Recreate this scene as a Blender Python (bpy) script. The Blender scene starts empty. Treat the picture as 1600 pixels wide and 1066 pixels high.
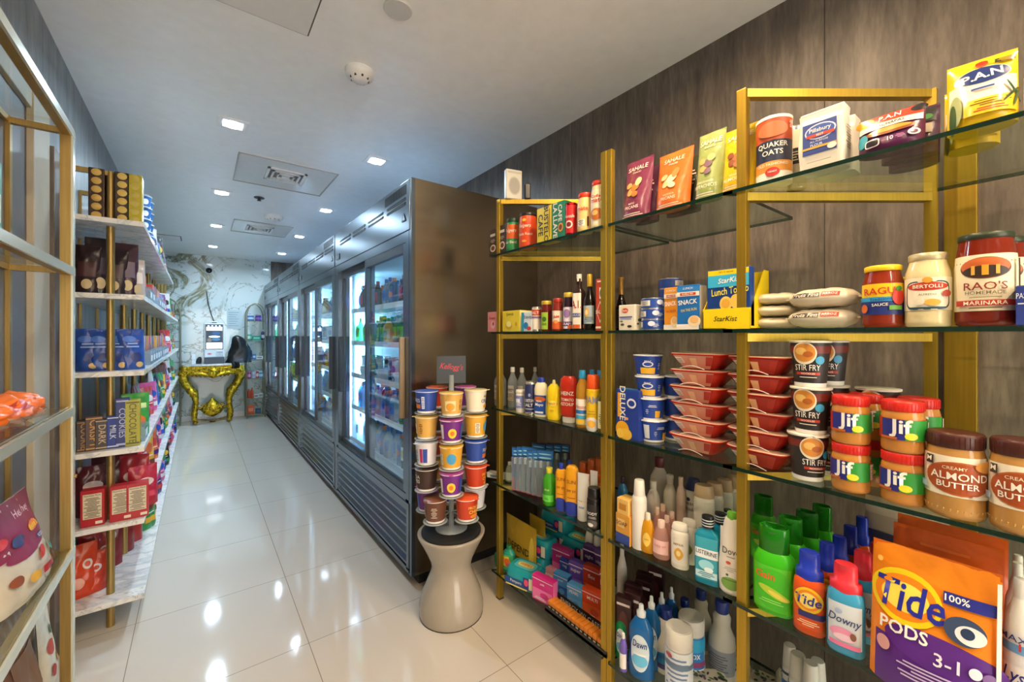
import bpy, bmesh, math, random
from mathutils import Vector, Matrix, noise
PI = math.pi
SC = bpy.context.scene
COL = SC.collection
# ---------------------------------------------------------------- camera, world, lights, exposure
CAMZ = 1.30
TH = math.radians(37.14)
CS, SN = math.cos(TH), math.sin(TH)
F, CX, HY = 647.0, 800.0, 524.0
cd = bpy.data.cameras.new('camera'); cam = bpy.data.objects.new('camera', cd); COL.objects.link(cam)
cam.location = (0, 0, CAMZ); cam.rotation_euler = (PI/2, 0, -TH)
cd.sensor_width = 36; cd.lens = F/1600*36; cd.shift_y = -9/1600; cd.clip_start = 0.02
SC.camera = cam
SC.view_settings.view_transform = 'Standard'; SC.view_settings.look = 'None'
SC.view_settings.gamma = 1; SC.view_settings.use_curve_mapping = False
SC.view_settings.exposure = 0.45
w = bpy.data.worlds.new('world'); SC.world = w; w.use_nodes = True
w.node_tree.nodes['Background'].inputs[0].default_value = (1, .92, .82, 1)
w.node_tree.nodes['Background'].inputs[1].default_value = 6.0     # fill daylight entering by an added, unseen window behind the camera
CEIL = 2.53
ROOM_L, ROOM_R, ROOM_FAR, ROOM_NEAR = -0.48, 1.72, 7.95, -2.6
def area(name, loc, rot, sx, sy, power, col, shape='RECTANGLE', spread=180):
    l = bpy.data.lights.new(name, 'AREA'); l.shape = shape; l.size = sx; l.size_y = sy
    l.energy = power; l.color = col; l.spread = math.radians(spread)
    o = bpy.data.objects.new(name, l); COL.objects.link(o); o.location = loc; o.rotation_euler = rot
    return o
WARM = (1, .74, .46); COOL = (.62, .83, 1)
pl = area('added_window_portal', (.55, ROOM_NEAR-.02, 1.2), (-PI/2, 0, 0), 1.8, 2.1, 1, (1, 1, 1)); pl.data.cycles.is_portal = True  # guides world light through the added window
DOWNLIGHTS = [(x, y) for y in (-1.8, -.6, .6, 2.9, 4.35, 5.7, 7.05) for x in (.16, 1.0)]
for x, y in DOWNLIGHTS:
    near = y < 2
    pw = (9.5 if near else 10) * (1.15 if x > .5 else .9)
    area('downlight_lamp', (x, y, CEIL-.012), (0, 0, 0), .10, .10, pw, WARM if near else COOL, 'DISK', 165)
FR_Y0, FR_W, FR_X, FR_H = 2.0, 1.475, 0.87, 2.11
for k in range(4):      # the tubes inside the drink fridges
    yc = FR_Y0 + FR_W*(k+.5)
    for s in (-.62, .62):
        area('fridge_tube_lamp', (FR_X+.13, yc+s, 1.12), (0, -PI/2 if s == 0 else -PI/2 + 0*s, 0), 1.2, .02, 30, (.40, .76, 1))
# ---------------------------------------------------------------- photo geometry helpers
def ray(px, py=None):
    a = (px-CX)/F
    return (CS*a+SN, -SN*a+CS, None if py is None else (HY-py)/F)
def onX(px, X):                     # Y of the room point seen in column px at room X
    r = ray(px); return X*r[1]/r[0]
def depth(X, Y): return SN*X + CS*Y
def zat(py, X, Y): return CAMZ + (HY-py)*depth(X, Y)/F
def pxof(X, Y): return CX + F*(CS*X-SN*Y)/depth(X, Y)
# ---------------------------------------------------------------- materials
MATS = {}
def lin(c): return c/12.92 if c <= .04045 else ((c+.055)/1.055)**2.4
def rgb(h):
    if not isinstance(h, str): return h
    return tuple(lin(int(h[i:i+2], 16)/255) for i in (0, 2, 4))
def M(h, rough=.42, metal=0, kind='p', emit=0):
    key = (h, rough, metal, kind, emit)
    if key in MATS: return MATS[key]
    m = bpy.data.materials.new('%s_%s' % ({'p':'plastic','f':'foil','g':'gloss','c':'clear','e':'light','m':'metal'}.get(kind, kind), h)); m.use_nodes = True
    nt = m.node_tree; b = nt.nodes['Principled BSDF']; c = rgb(h)
    b.inputs['Roughness'].default_value = rough; b.inputs['Metallic'].default_value = metal
    tc = nt.nodes.new('ShaderNodeTexCoord')
    if kind == 'e':
        b.inputs['Base Color'].default_value = (*c, 1)
        b.inputs['Emission Color'].default_value = (*c, 1); b.inputs['Emission Strength'].default_value = emit
    else:
        n = nt.nodes.new('ShaderNodeTexNoise'); n.inputs['Scale'].default_value = 18 if kind != 'f' else 26
        n.inputs['Detail'].default_value = 2
        nt.links.new(tc.outputs['Object'], n.inputs['Vector'])
        mx = nt.nodes.new('ShaderNodeMix'); mx.data_type = 'RGBA'
        mx.inputs[6].default_value = (*[x*.93 for x in c], 1); mx.inputs[7].default_value = (*[min(1, x*1.05) for x in c], 1)
        nt.links.new(n.outputs['Fac'], mx.inputs[0]); nt.links.new(mx.outputs[2], b.inputs['Base Color'])
        if kind == 'f':
            b.inputs['Roughness'].default_value = min(rough, .3)
            bp = nt.nodes.new('ShaderNodeBump'); bp.inputs['Strength'].default_value = .6; bp.inputs['Distance'].default_value = .006
            nt.links.new(n.outputs['Fac'], bp.inputs['Height']); nt.links.new(bp.outputs[0], b.inputs['Normal'])
        if kind == 'c':     # clear plastic or glass vessel walls: tinted see-through with a gloss
            out = nt.nodes['Material Output']; tr = nt.nodes.new('ShaderNodeBsdfTransparent')
            tr.inputs[0].default_value = (*[min(1, .25+.75*x) for x in c], 1)
            mi = nt.nodes.new('ShaderNodeMixShader'); mi.inputs[0].default_value = emit or .45
            b.inputs['Roughness'].default_value = .08
            nt.links.new(tr.outputs[0], mi.inputs[1]); nt.links.new(b.outputs[0], mi.inputs[2]); nt.links.new(mi.outputs[0], out.inputs[0])
    MATS[key] = m; return m
def node_mat(name):
    m = bpy.data.materials.new(name); m.use_nodes = True
    return m, m.node_tree, m.node_tree.nodes['Principled BSDF']
def glass_mat(name, tint, fac, rough=.02, gloss=(.9, .95, 1)):
    m = bpy.data.materials.new(name); m.use_nodes = True; nt = m.node_tree
    nt.nodes.remove(nt.nodes['Principled BSDF']); out = nt.nodes['Material Output']
    tr = nt.nodes.new('ShaderNodeBsdfTransparent'); tr.inputs[0].default_value = (*tint, 1)
    gl = nt.nodes.new('ShaderNodeBsdfGlossy'); gl.inputs['Roughness'].default_value = rough; gl.inputs[0].default_value = (*gloss, 1)
    lw = nt.nodes.new('ShaderNodeLayerWeight'); lw.inputs[0].default_value = .5
    pw = nt.nodes.new('ShaderNodeMath'); pw.operation = 'POWER'; pw.inputs[1].default_value = 5; nt.links.new(lw.outputs[1], pw.inputs[0])
    mt = nt.nodes.new('ShaderNodeMath'); mt.operation = 'MULTIPLY_ADD'; mt.inputs[1].default_value = fac*.95; mt.inputs[2].default_value = .045; mt.use_clamp = True
    mi = nt.nodes.new('ShaderNodeMixShader')
    nt.links.new(pw.outputs[0], mt.inputs[0]); nt.links.new(mt.outputs[0], mi.inputs[0])
    nt.links.new(tr.outputs[0], mi.inputs[1]); nt.links.new(gl.outputs[0], mi.inputs[2]); nt.links.new(mi.outputs[0], out.inputs[0])
    return m
# ---------------------------------------------------------------- mesh builder
TXT = {}
def text2d(s, bold=.0, shear=0):
    bold *= .32
    k = (s, bold, shear)
    if k in TXT: return TXT[k]
    cu = bpy.data.curves.new('t', 'FONT'); cu.body = s; cu.resolution_u = 2; cu.offset = bold; cu.shear = shear
    cu.align_x = 'CENTER'
    o = bpy.data.objects.new('t', cu); me = o.to_mesh()
    vs = [(v.co.x, v.co.y) for v in me.vertices]; fs = [tuple(p.vertices) for p in me.polygons]
    o.to_mesh_clear(); bpy.data.objects.remove(o); bpy.data.curves.remove(cu)
    if vs:
        x0 = min(v[0] for v in vs); x1 = max(v[0] for v in vs); y0 = min(v[1] for v in vs); y1 = max(v[1] for v in vs)
        vs = [(v[0]-(x0+x1)/2, v[1]-(y0+y1)/2) for v in vs]; sz = (x1-x0, y1-y0)
    else: sz = (1, 1)
    TXT[k] = (vs, fs, sz); return TXT[k]
class B:
    def __init__(s): s.v = []; s.f = []; s.m = []; s.mats = []; s.sm = []
    def mi(s, m):
        if isinstance(m, str): m = M(m)
        if m not in s.mats: s.mats.append(m)
        return s.mats.index(m)
    def add(s, vs, fs, m, smooth=False):
        o = len(s.v); s.v += [tuple(v) for v in vs]; k = s.mi(m)
        for f in fs: s.f.append(tuple(i+o for i in f)); s.m.append(k); s.sm.append(smooth)
        return s
    def box(s, x0, x1, y0, y1, z0, z1, m, bev=0):
        if bev > 0:
            bm = bmesh.new(); bmesh.ops.create_cube(bm, size=1)
            for v in bm.verts: v.co = ((x0+x1)/2+v.co.x*(x1-x0), (y0+y1)/2+v.co.y*(y1-y0), (z0+z1)/2+v.co.z*(z1-z0))
            bmesh.ops.bevel(bm, geom=bm.edges[:], offset=bev, segments=2, profile=.5, affect='EDGES')
            bm.verts.index_update()
            s.add([v.co[:] for v in bm.verts], [[v.index for v in f.verts] for f in bm.faces], m, False); bm.free(); return s
        V = [(x, y, z) for z in (z0, z1) for y in (y0, y1) for x in (x0, x1)]
        return s.add(V, [(0,2,3,1),(4,5,7,6),(0,1,5,4),(2,6,7,3),(0,4,6,2),(1,3,7,5)], m)
    def prism(s, poly, z0, z1, m, mside=None):
        n = len(poly); V = [(x, y, z0) for x, y in poly]+[(x, y, z1) for x, y in poly]
        s.add(V, [tuple(range(n))[::-1], tuple(range(n, 2*n))], m)
        s.add(V, [(i, (i+1) % n, n+(i+1) % n, n+i) for i in range(n)], mside or m); return s
    def loft(s, rings, m, n=24, caps=True, smooth=True, ms=None):
        # ring: (z, rx, ry, exponent, cx, cy); ms: material for each band
        V = []; 
        for r in rings:
            z, rx, ry = r[:3]; p = r[3] if len(r) > 3 else 2; cx = r[4] if len(r) > 4 else 0; cy = r[5] if len(r) > 5 else 0
            for i in range(n):
                t = 2*PI*i/n; c, q = math.cos(t), math.sin(t)
                V.append((cx+rx*math.copysign(abs(c)**(2/p), c), cy+ry*math.copysign(abs(q)**(2/p), q), z))
        for k in range(len(rings)-1):
            fs = [(k*n+i, k*n+(i+1) % n, (k+1)*n+(i+1) % n, (k+1)*n+i) for i in range(n)]
            vs = V[k*n:(k+2)*n] if ms else None
            if ms: s.add(vs, [(i, (i+1) % n, n+(i+1) % n, n+i) for i in range(n)], ms[k], smooth)
        if not ms:
            s.add(V, [(k*n+i, k*n+(i+1) % n, (k+1)*n+(i+1) % n, (k+1)*n+i) for k in range(len(rings)-1) for i in range(n)], m, smooth)
        if caps:
            s.add(V[:n], [tuple(range(n))[::-1]], ms[0] if ms else m); s.add(V[-n:], [tuple(range(n))], ms[-1] if ms else m)
        return s
    def lathe(s, prof, m, n=20, caps=True, ms=None, ky=1, cx=0, cy=0):
        return s.loft([(z, r, r*ky, 2, cx, cy) for r, z in prof], m, n, caps, True, ms)
    def tube(s, pts, r, m, n=8, closed=False):
        pts = [Vector(p) for p in pts]; N = len(pts); V = []; prev = None
        for i, p in enumerate(pts):
            a = pts[i-1] if (i > 0 or closed) else p; b = pts[(i+1) % N] if (i < N-1 or closed) else p
            t = (b-a).normalized()
            if prev is None:
                u = t.orthogonal().normalized()
            else:
                u = (prev - t*prev.dot(t)); u = u.normalized() if u.length > 1e-6 else t.orthogonal().normalized()
            prev = u; w_ = t.cross(u); rr = r[i] if isinstance(r, (list, tuple)) else r
            for k in range(n):
                g = 2*PI*k/n; V.append(p+(u*math.cos(g)+w_*math.sin(g))*rr)
        fs = [(i*n+k, i*n+(k+1) % n, ((i+1) % N)*n+(k+1) % n, ((i+1) % N)*n+k) for i in range(N if closed else N-1) for k in range(n)]
        s.add(V, fs, m, True)
        if not closed: s.add(V[:n], [tuple(range(n))[::-1]], m); s.add(V[-n:], [tuple(range(n))], m)
        return s
    def grid(s, fn, u0, u1, v0, v1, nu, nv, m, off=0, smooth=True):
        V = [fn(u0+(u1-u0)*i/nu, v0+(v1-v0)*j/nv, off) for j in range(nv+1) for i in range(nu+1)]
        return s.add(V, [(j*(nu+1)+i, j*(nu+1)+i+1, (j+1)*(nu+1)+i+1, (j+1)*(nu+1)+i) for j in range(nv) for i in range(nu)], m, smooth)
    def disc(s, fn, cu, cv, ru, rv, m, off, n=24, rings=3, rot=0, p=2):
        V = [fn(cu, cv, off)]; cr, sr = math.cos(rot), math.sin(rot)
        for k in range(1, rings+1):
            for i in range(n):
                t = 2*PI*i/n; c, q = math.cos(t), math.sin(t)
                a = ru*k/rings*math.copysign(abs(c)**(2/p), c); b = rv*k/rings*math.copysign(abs(q)**(2/p), q)
                V.append(fn(cu+a*cr-b*sr, cv+a*sr+b*cr, off))
        fs = [(0, 1+i, 1+(i+1) % n) for i in range(n)]
        for k in range(rings-1):
            fs += [(1+k*n+i, 1+(k+1)*n+i, 1+(k+1)*n+(i+1) % n, 1+k*n+(i+1) % n) for i in range(n)]
        return s.add(V, fs, m, True)
    def text(s, t, fn, cu, cv, hh, m, off, maxw=None, bold=.02, shear=0, rot=0, xs=1):
        vs, fs, (tw, th) = text2d(t, bold, shear)
        if not vs: return s
        k = hh/max(th, .5); kx = k*xs
        if maxw and tw*kx > maxw: kx = maxw/tw
        cr, sr = math.cos(rot), math.sin(rot)
        V = [fn(cu+x*kx*cr-y*k*sr, cv+x*kx*sr+y*k*cr, off) for x, y in vs]
        return s.add(V, fs, m, True)
    def obj(s, name, parent=None, loc=None):
        me = bpy.data.meshes.new(name); me.from_pydata(s.v, [], s.f)
        for m in s.mats: me.materials.append(m)
        me.polygons.foreach_set('material_index', s.m); me.polygons.foreach_set('use_smooth', s.sm); me.update()
        o = bpy.data.objects.new(name, me); COL.objects.link(o)
        if parent: o.parent = parent
        if loc: o.location = loc
        return o
def tag(o, label, cat, group=None, kind=None):
    o['label'] = label; o['category'] = cat
    if group: o['group'] = group
    if kind: o['kind'] = kind
    return o
def thing(name, loc=(0, 0, 0), rz=0):
    o = bpy.data.objects.new(name, None); COL.objects.link(o); o.empty_display_size = .05
    o.location = loc; o.rotation_euler = (0, 0, rz); return o
def struct(name, b, parent=None):
    o = b.obj(name, parent)
    if not parent: o['kind'] = 'structure'
    return o
def copy_tree(o, parent=None):
    c = o.copy(); COL.objects.link(c)
    if parent: c.parent = parent
    for ch in list(o.children): copy_tree(ch, c)
    return c
PROTO = {}
def inst(key, maker):
    if key in PROTO: return copy_tree(PROTO[key])
    o = maker(); PROTO[key] = o; return o
# ---------------------------------------------------------------- decals in a small language
# ('r',cx,cy,w,h,col) ('e',cx,cy,rx,ry,col) ('t',text,cx,cy,height,col,{opts}); units: label width and height
def decals(b, fn, W, H, z0, D, base=.0009, cyl=False):
    for i, d in enumerate(D):
        off = base + (.0005 if cyl else 0) + .0004*i
        if d[0] == 'r':
            cx, cy, w_, h_ = d[1]*W, z0+d[2]*H, d[3]*W, d[4]*H
            b.grid(fn, cx-w_/2, cx+w_/2, cy-h_/2, cy+h_/2, 18 if cyl else 2, 4 if cyl else 1, d[5], off)
        elif d[0] == 'e':
            o = d[6] if len(d) > 6 else {}
            b.disc(fn, d[1]*W, z0+d[2]*H, d[3]*W, d[4]*H, d[5], off, 28 if cyl else 20, 7 if cyl and d[3] > .25 else 4 if cyl else 1, o.get('rot', 0), o.get('p', 2))
        elif d[0] == 't':
            o = dict(d[6]) if len(d) > 6 else {}
            mw = o.pop('mw', .95)*W
            b.text(d[1], fn, d[2]*W, z0+d[3]*H, d[4]*H, d[5], off+.0003, maxw=mw, **o)
        elif d[0] == 'l':          # small print: n thin lines of text-like strips
            cx, cy, w_, h_, n, c = d[1:7]
            for k in range(n):
                ww = w_*(.75+.25*math.sin(k*2.3))*W; y = z0+(cy+h_/2-h_*(k+.5)/n)*H; t = h_/n*.22*H
                b.grid(fn, cx*W-ww/2, cx*W+ww/2, y-t, y+t, 4 if cyl else 1, 1, c, off)
def planar(w, d): return lambda u, v, o=0: (u, -d/2-o, v)
def sideR(w, d): return lambda u, v, o=0: (w/2+o, u, v)
def sideL(w, d): return lambda u, v, o=0: (-w/2-o, -u, v)
def topf(w, d, h): return lambda u, v, o=0: (u, v, h+o)
def cylf(R, ky=1, rref=None):
    RR = R if callable(R) else (lambda z: R)
    def f(u, v, o=0):
        r = RR(v)+o; a = u/(rref or RR(v)); return (r*math.sin(a), -r*ky*math.cos(a), v)
    return f
def interp(prof):
    P = [(z, r) for r, z in prof]
    def g(z):
        if z <= P[0][0]: return P[0][1]
        for (a, ra), (b_, rb) in zip(P, P[1:]):
            if z <= b_: return ra+(rb-ra)*((z-a)/(b_-a) if b_ > a else 1)
        return P[-1][1]
    return g
# ---------------------------------------------------------------- product makers, front faces -Y, base at z 0
def mk_carton(name, w, d, h, col, D=(), DS=(), side=None, top=None, part='carton', rough=.4, tear=False):
    t = thing(name); b = B(); b.box(-w/2, w/2, -d/2, d/2, 0, h, M(col, rough), min(.0015, w*.05))
    if D: decals(b, planar(w, d), w, h, 0, D)
    if side: b.grid(sideR(w, d), -d*.48, d*.48, h*.02, h*.98, 1, 1, side, .0006); b.grid(sideL(w, d), -d*.48, d*.48, h*.02, h*.98, 1, 1, side, .0006)
    if DS: decals(b, sideR(w, d), d, h, 0, DS, .0012); decals(b, sideL(w, d), d, h, 0, DS, .0012)
    if top: b.grid(topf(w, d, h), -w*.48, w*.48, -d*.48, d*.48, 1, 1, top, .0006)
    b.obj(part, t)
    f = B(); f.box(-w/2+.0015, w/2-.0015, -d/2+.0015, -.0005, h, h+.0008, M(col, rough)); f.obj('top_flap', t)
    return t
def mk_jar(name, r, h, body, lid, lab, D=(), lz=(.14, .62), lidh=.13, liq=None, n=28, lidr=.9, neck=.8, ribs=False, W=2.4, bottom=None, ky=1):
    """lidded jar with a wrapped paper label"""
    t = thing(name); lh = h*lidh
    prof = [(r*.86, 0), (r*.97, h*.02), (r, h*.07), (r, h*.68), (r*.97, h*.74), (r*neck*1.02, h*(1-lidh)-h*.03), (r*neck, h*(1-lidh)), (r*neck, h-lh*.3)]
    b = B(); b.lathe(prof, body, n, ky=ky)
    if bottom:
        z = 0
        for k in range(n):
            a = 2*PI*k/n; b.tube([(r*.9*math.sin(a), -r*.9*math.cos(a), h*.015), (r*1.005*math.sin(a+.1), -r*1.005*math.cos(a+.1), h*.12)], r*.03, bottom, 4)
    b.obj('jar_body', t)
    c = B(); R = r*lidr
    c.lathe([(R*.97, h-lh), (R, h-lh*.92), (R, h-lh*.12), (R*.94, h)], lid, n, ky=ky); c.lathe([(R*.84, h), (R*.83, h+.0008), (R*.80, h+.0008)], lid, n, ky=ky)
    if ribs:
        for k in range(36):
            a = 2*PI*k/36; c.box(-.0006, .0006, -.0006, .0006, h-lh*.9, h-lh*.15, lid)
            for q in range(8): x, y, z_ = c.v[-8+q]; c.v[-8+q] = (x+R*math.sin(a), y-R*math.cos(a), z_)
    c.obj('lid', t)
    if lab is not None:
        g = interp(prof); fn = cylf(lambda z: g(z), ky, r); l = B(); z0, z1 = lz[0]*h, lz[1]*h; L = r*W
        l.grid(fn, -L/2*1.15, L/2*1.15, z0, z1, 32, 5, lab, .0005); decals(l, fn, r*2, z1-z0, z0, D, .0010, True); l.obj('label', t)
    return t
def mk_bottle(name, prof, body, cap, capprof, lab=None, lz=(.2, .6), D=(), ky=1, p=2, n=24, W=2.2, ms=None, extra=None, capms=None):
    """prof [(r,z)] in metres; ky flattens the section; p squares it"""
    t = thing(name); b = B(); b.loft([(z, r, r*ky, p) for r, z in prof], body, n, True, True, ms)
    h = prof[-1][1]; g = interp(prof)
    if extra: extra(b)
    b.obj('bottle_body', t)
    if capprof:
        c = B(); c.loft([(z, r, r*(ky if r > .6*max(q[0] for q in prof) else max(ky, .8)), 2) for r, z in capprof], cap, n, True, True, capms); c.obj('cap', t)
    R = max(q[0] for q in prof)
    if lab is not None:
        H = capprof[-1][1] if capprof else h
        z0, z1 = lz[0]*H, lz[1]*H; l = B()
        if ky < .85 or p > 2.2:
            def fn(u, v, o=0):
                rr = g(v); x = max(-.999, min(.999, u/rr)); return (u, -(rr*ky)*(1-abs(x)**p)**(1/p)-o, v)
            L = 2*R*.86
        else:
            fn = cylf(lambda z: g(z), ky, R); L = R*W
        if not isinstance(lab, tuple): l.grid(fn, -L/2, L/2, z0, z1, 16, 6, lab, .0005)
        else: l.disc(fn, 0, (z0+z1)/2, L/2*lab[1], (z1-z0)/2, lab[0], .0005, 28, 4, 0, lab[2] if len(lab) > 2 else 2)
        decals(l, fn, 2*R, z1-z0, z0, D, .0010, True); l.obj('label', t)
    return t
def pouchfn(w, h, d, stand=True, seed=0, crk=.0016, tilt=0):
    def T(u, v):
        x = min(1, abs(2*u/w)); f = max(0, 1-x**2.6)**.7; y = min(1, max(0, v/h))
        if stand: g = min(1, (1-y)/.75)**.75*(.82+.18*min(1, y/.1)) if y < 1 else 0
        else: g = max(0, math.sin(PI*min(1, max(0, (y-.04)/.92))))**.55
        k = noise.noise(Vector((u*38+seed*7.3, v*30+seed, seed*3.1)))*crk*min(1, f*2)
        return d/2*f*g + k + .0006
    def fr(u, v, o=0): return (u, -T(u, v)-o+tilt*v, v)
    def bk(u, v, o=0): return (-u, T(-u, v)+o+tilt*v, v)
    return fr, bk
def mk_pouch(name, w, h, d, col, D=(), stand=True, seed=1, bk=None, tilt=0, zig=False, band=None, lie=False, crk=.0016, parts=()):
    t = thing(name); fr, bkf = pouchfn(w, h, d, stand, seed, crk, tilt)
    b = B(); m = M(col, .28, 0, 'f') if isinstance(col, str) else col
    b.grid(fr, -w/2, w/2, 0, h, 24, 24, m); b.grid(bkf, -w/2, w/2, 0, h, 10, 14, M(bk, .28, 0, 'f') if bk else m)
    if stand and not lie:   # gusset floor
        V = [(-w/2+w*i/12, fr(-w/2+w*i/12, 0)[1], 0) for i in range(13)]+[(w/2-w*i/12, -fr(w/2-w*i/12, 0)[1], 0) for i in range(13)]
        b.add(V, [tuple(range(26))], m)
    decals(b, fr, w, h, 0, D, .0012, True)
    b.obj('pouch', t)
    s = B(); o = .0015
    s.grid(lambda u, v, q=0: (u, -abs(fr(u, v)[1]-tilt*v)*0-.0012+tilt*v, v), -w/2, w/2, h*.955, h*1.0, 12, 1, M(bk or col, .3, 0, 'f') if isinstance(bk or col, str) else m)
    s.grid(lambda u, v, q=0: (-u, .0012+tilt*v, v), -w/2, w/2, h*.955, h*1.0, 12, 1, m)
    s.obj('top_seal', t)
    if lie:
        for o_ in list(t.children):
            o_.rotation_euler = (-PI/2, 0, 0); o_.location = (0, -h/2, d/2)
    return t
def mk_can(name, r, h, col, D=(), rim='c9cdd2', lab=None, W=2.6):
    t = thing(name); b = B()
    b.lathe([(r*.94, 0), (r, h*.03), (r*.985, h*.07), (r*.985, h*.93), (r, h*.97), (r*.94, h), (r*.9, h*.96), (.001, h*.95)], M(rim, .25, .9), 26)
    b.obj('can_body', t)
    l = B(); fn = cylf(r*.99, 1, r)
    l.lathe([(r*.993, h*.08), (r*.993, h*.92)], col, 26, caps=False); decals(l, fn, 2*r, h*.84, h*.08, D, .0010, True); l.obj('label', t)
    return t
def mk_cup(name, rt, rb, h, col, lidc, D=(), rim='f2f0ea', peel=True, W=2.2, foot='f2f0ea'):
    t = thing(name); b = B(); hb = h*.97
    b.lathe([(rb*.95, 0), (rb, h*.02), (rb+(rt-rb)*.1, h*.1), (rb+(rt-rb)*.93, h*.9), (rt*.99, hb), (rt*1.05, hb), (rt*1.05, h)], None, 24, ms=[M(foot), M(foot), M(col), M(col) if rim != 'w' else M(foot), M(rim), M(rim)])
    fn = cylf(lambda z: rb+(rt-rb)*z/h, 1, rt); decals(b, fn, 2*rt, h*.8, h*.1, D, .0012, True)
    b.obj('cup_body', t)
    l = B(); l.lathe([(rt*1.06, h), (rt*1.05, h+.0015), (.001, h+.0022)], M(lidc, .3, 0, 'f'), 24)
    if peel: l.box(-.009, .009, -rt*1.05-.012, -rt*1.0, h, h+.0012, M(lidc, .3, 0, 'f'))
    l.obj('foil_lid', t)
    return t
# ---------------------------------------------------------------- room shell
def mat_wallpaper(name, a, b_, c, rough):
    m, nt, p = node_mat(name); N = nt.nodes; L = nt.links
    tc = N.new('ShaderNodeTexCoord'); mp = N.new('ShaderNodeMapping'); mp.inputs['Scale'].default_value = (9, 9, 1.6)
    L.new(tc.outputs['Object'], mp.inputs[0])
    n = N.new('ShaderNodeTexNoise'); n.inputs['Scale'].default_value = 1.6; n.inputs['Detail'].default_value = 9; n.inputs['Roughness'].default_value = .68
    L.new(mp.outputs[0], n.inputs['Vector'])
    mp2 = N.new('ShaderNodeMapping'); mp2.inputs['Scale'].default_value = (60, 60, 9); L.new(tc.outputs['Object'], mp2.inputs[0])
    n2 = N.new('ShaderNodeTexNoise'); n2.inputs['Scale'].default_value = 1.5; n2.inputs['Detail'].default_value = 4; L.new(mp2.outputs[0], n2.inputs['Vector'])
    r = N.new('ShaderNodeValToRGB'); r.color_ramp.elements[0].position = .3; r.color_ramp.elements[1].position = .72
    r.color_ramp.elements[0].color = (*rgb(a), 1); r.color_ramp.elements[1].color = (*rgb(c), 1)
    e = r.color_ramp.elements.new(.5); e.color = (*rgb(b_), 1)
    ad = N.new('ShaderNodeMath'); ad.operation = 'MULTIPLY_ADD'; ad.inputs[1].default_value = .35; L.new(n2.outputs['Fac'], ad.inputs[0])
    sb = N.new('ShaderNodeMath'); sb.operation = 'SUBTRACT'; sb.inputs[1].default_value = .17; L.new(n.outputs['Fac'], sb.inputs[0]); L.new(sb.outputs[0], ad.inputs[2])
    L.new(ad.outputs[0], r.inputs[0]); L.new(r.outputs[0], p.inputs['Base Color'])
    p.inputs['Roughness'].default_value = rough
    bp = N.new('ShaderNodeBump'); bp.inputs['Strength'].default_value = .25; bp.inputs['Distance'].default_value = .003
    L.new(n2.outputs['Fac'], bp.inputs['Height']); L.new(bp.outputs[0], p.inputs['Normal'])
    return m
WALLP = mat_wallpaper('taupe_wood_wallpaper', '4c443d', '655b52', '81766b', .5)
WALLL = mat_wallpaper('cool_lit_wood_wallpaper', '62635f', '7c7e7e', '95989a', .38)  # right wall's wallpaper again, with cool fridge light put into its colour
def mat_floor():
    m, nt, p = node_mat('polished_porcelain'); N = nt.nodes; L = nt.links
    tc = N.new('ShaderNodeTexCoord'); mp = N.new('ShaderNodeMapping'); mp.inputs['Location'].default_value = (-.384+.6*4, -1.311+.6*8, 0)
    L.new(tc.outputs['Object'], mp.inputs[0])
    br = N.new('ShaderNodeTexBrick'); br.offset = 0; br.squash = 1; br.inputs['Scale'].default_value = 1
    br.inputs['Brick Width'].default_value = .597; br.inputs['Row Height'].default_value = .6; br.inputs['Mortar Size'].default_value = .0016; br.inputs['Mortar Smooth'].default_value = .3
    br.inputs['Color1'].default_value = (*rgb('cdc4b8'), 1); br.inputs['Color2'].default_value = (*rgb('cac1b5'), 1); br.inputs['Mortar'].default_value = (*rgb('8b7d6c'), 1)
    L.new(mp.outputs[0], br.inputs['Vector']); L.new(br.outputs['Color'], p.inputs['Base Color'])
    p.inputs['Roughness'].default_value = .07; p.inputs['Specular IOR Level'].default_value = .75
    n = N.new('ShaderNodeTexNoise'); n.inputs['Scale'].default_value = 2.2; L.new(tc.outputs['Object'], n.inputs['Vector'])
    bp = N.new('ShaderNodeBump'); bp.inputs['Strength'].default_value = .08; bp.inputs['Distance'].default_value = .01; L.new(n.outputs['Fac'], bp.inputs['Height']); L.new(bp.outputs[0], p.inputs['Normal'])
    return m
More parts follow.
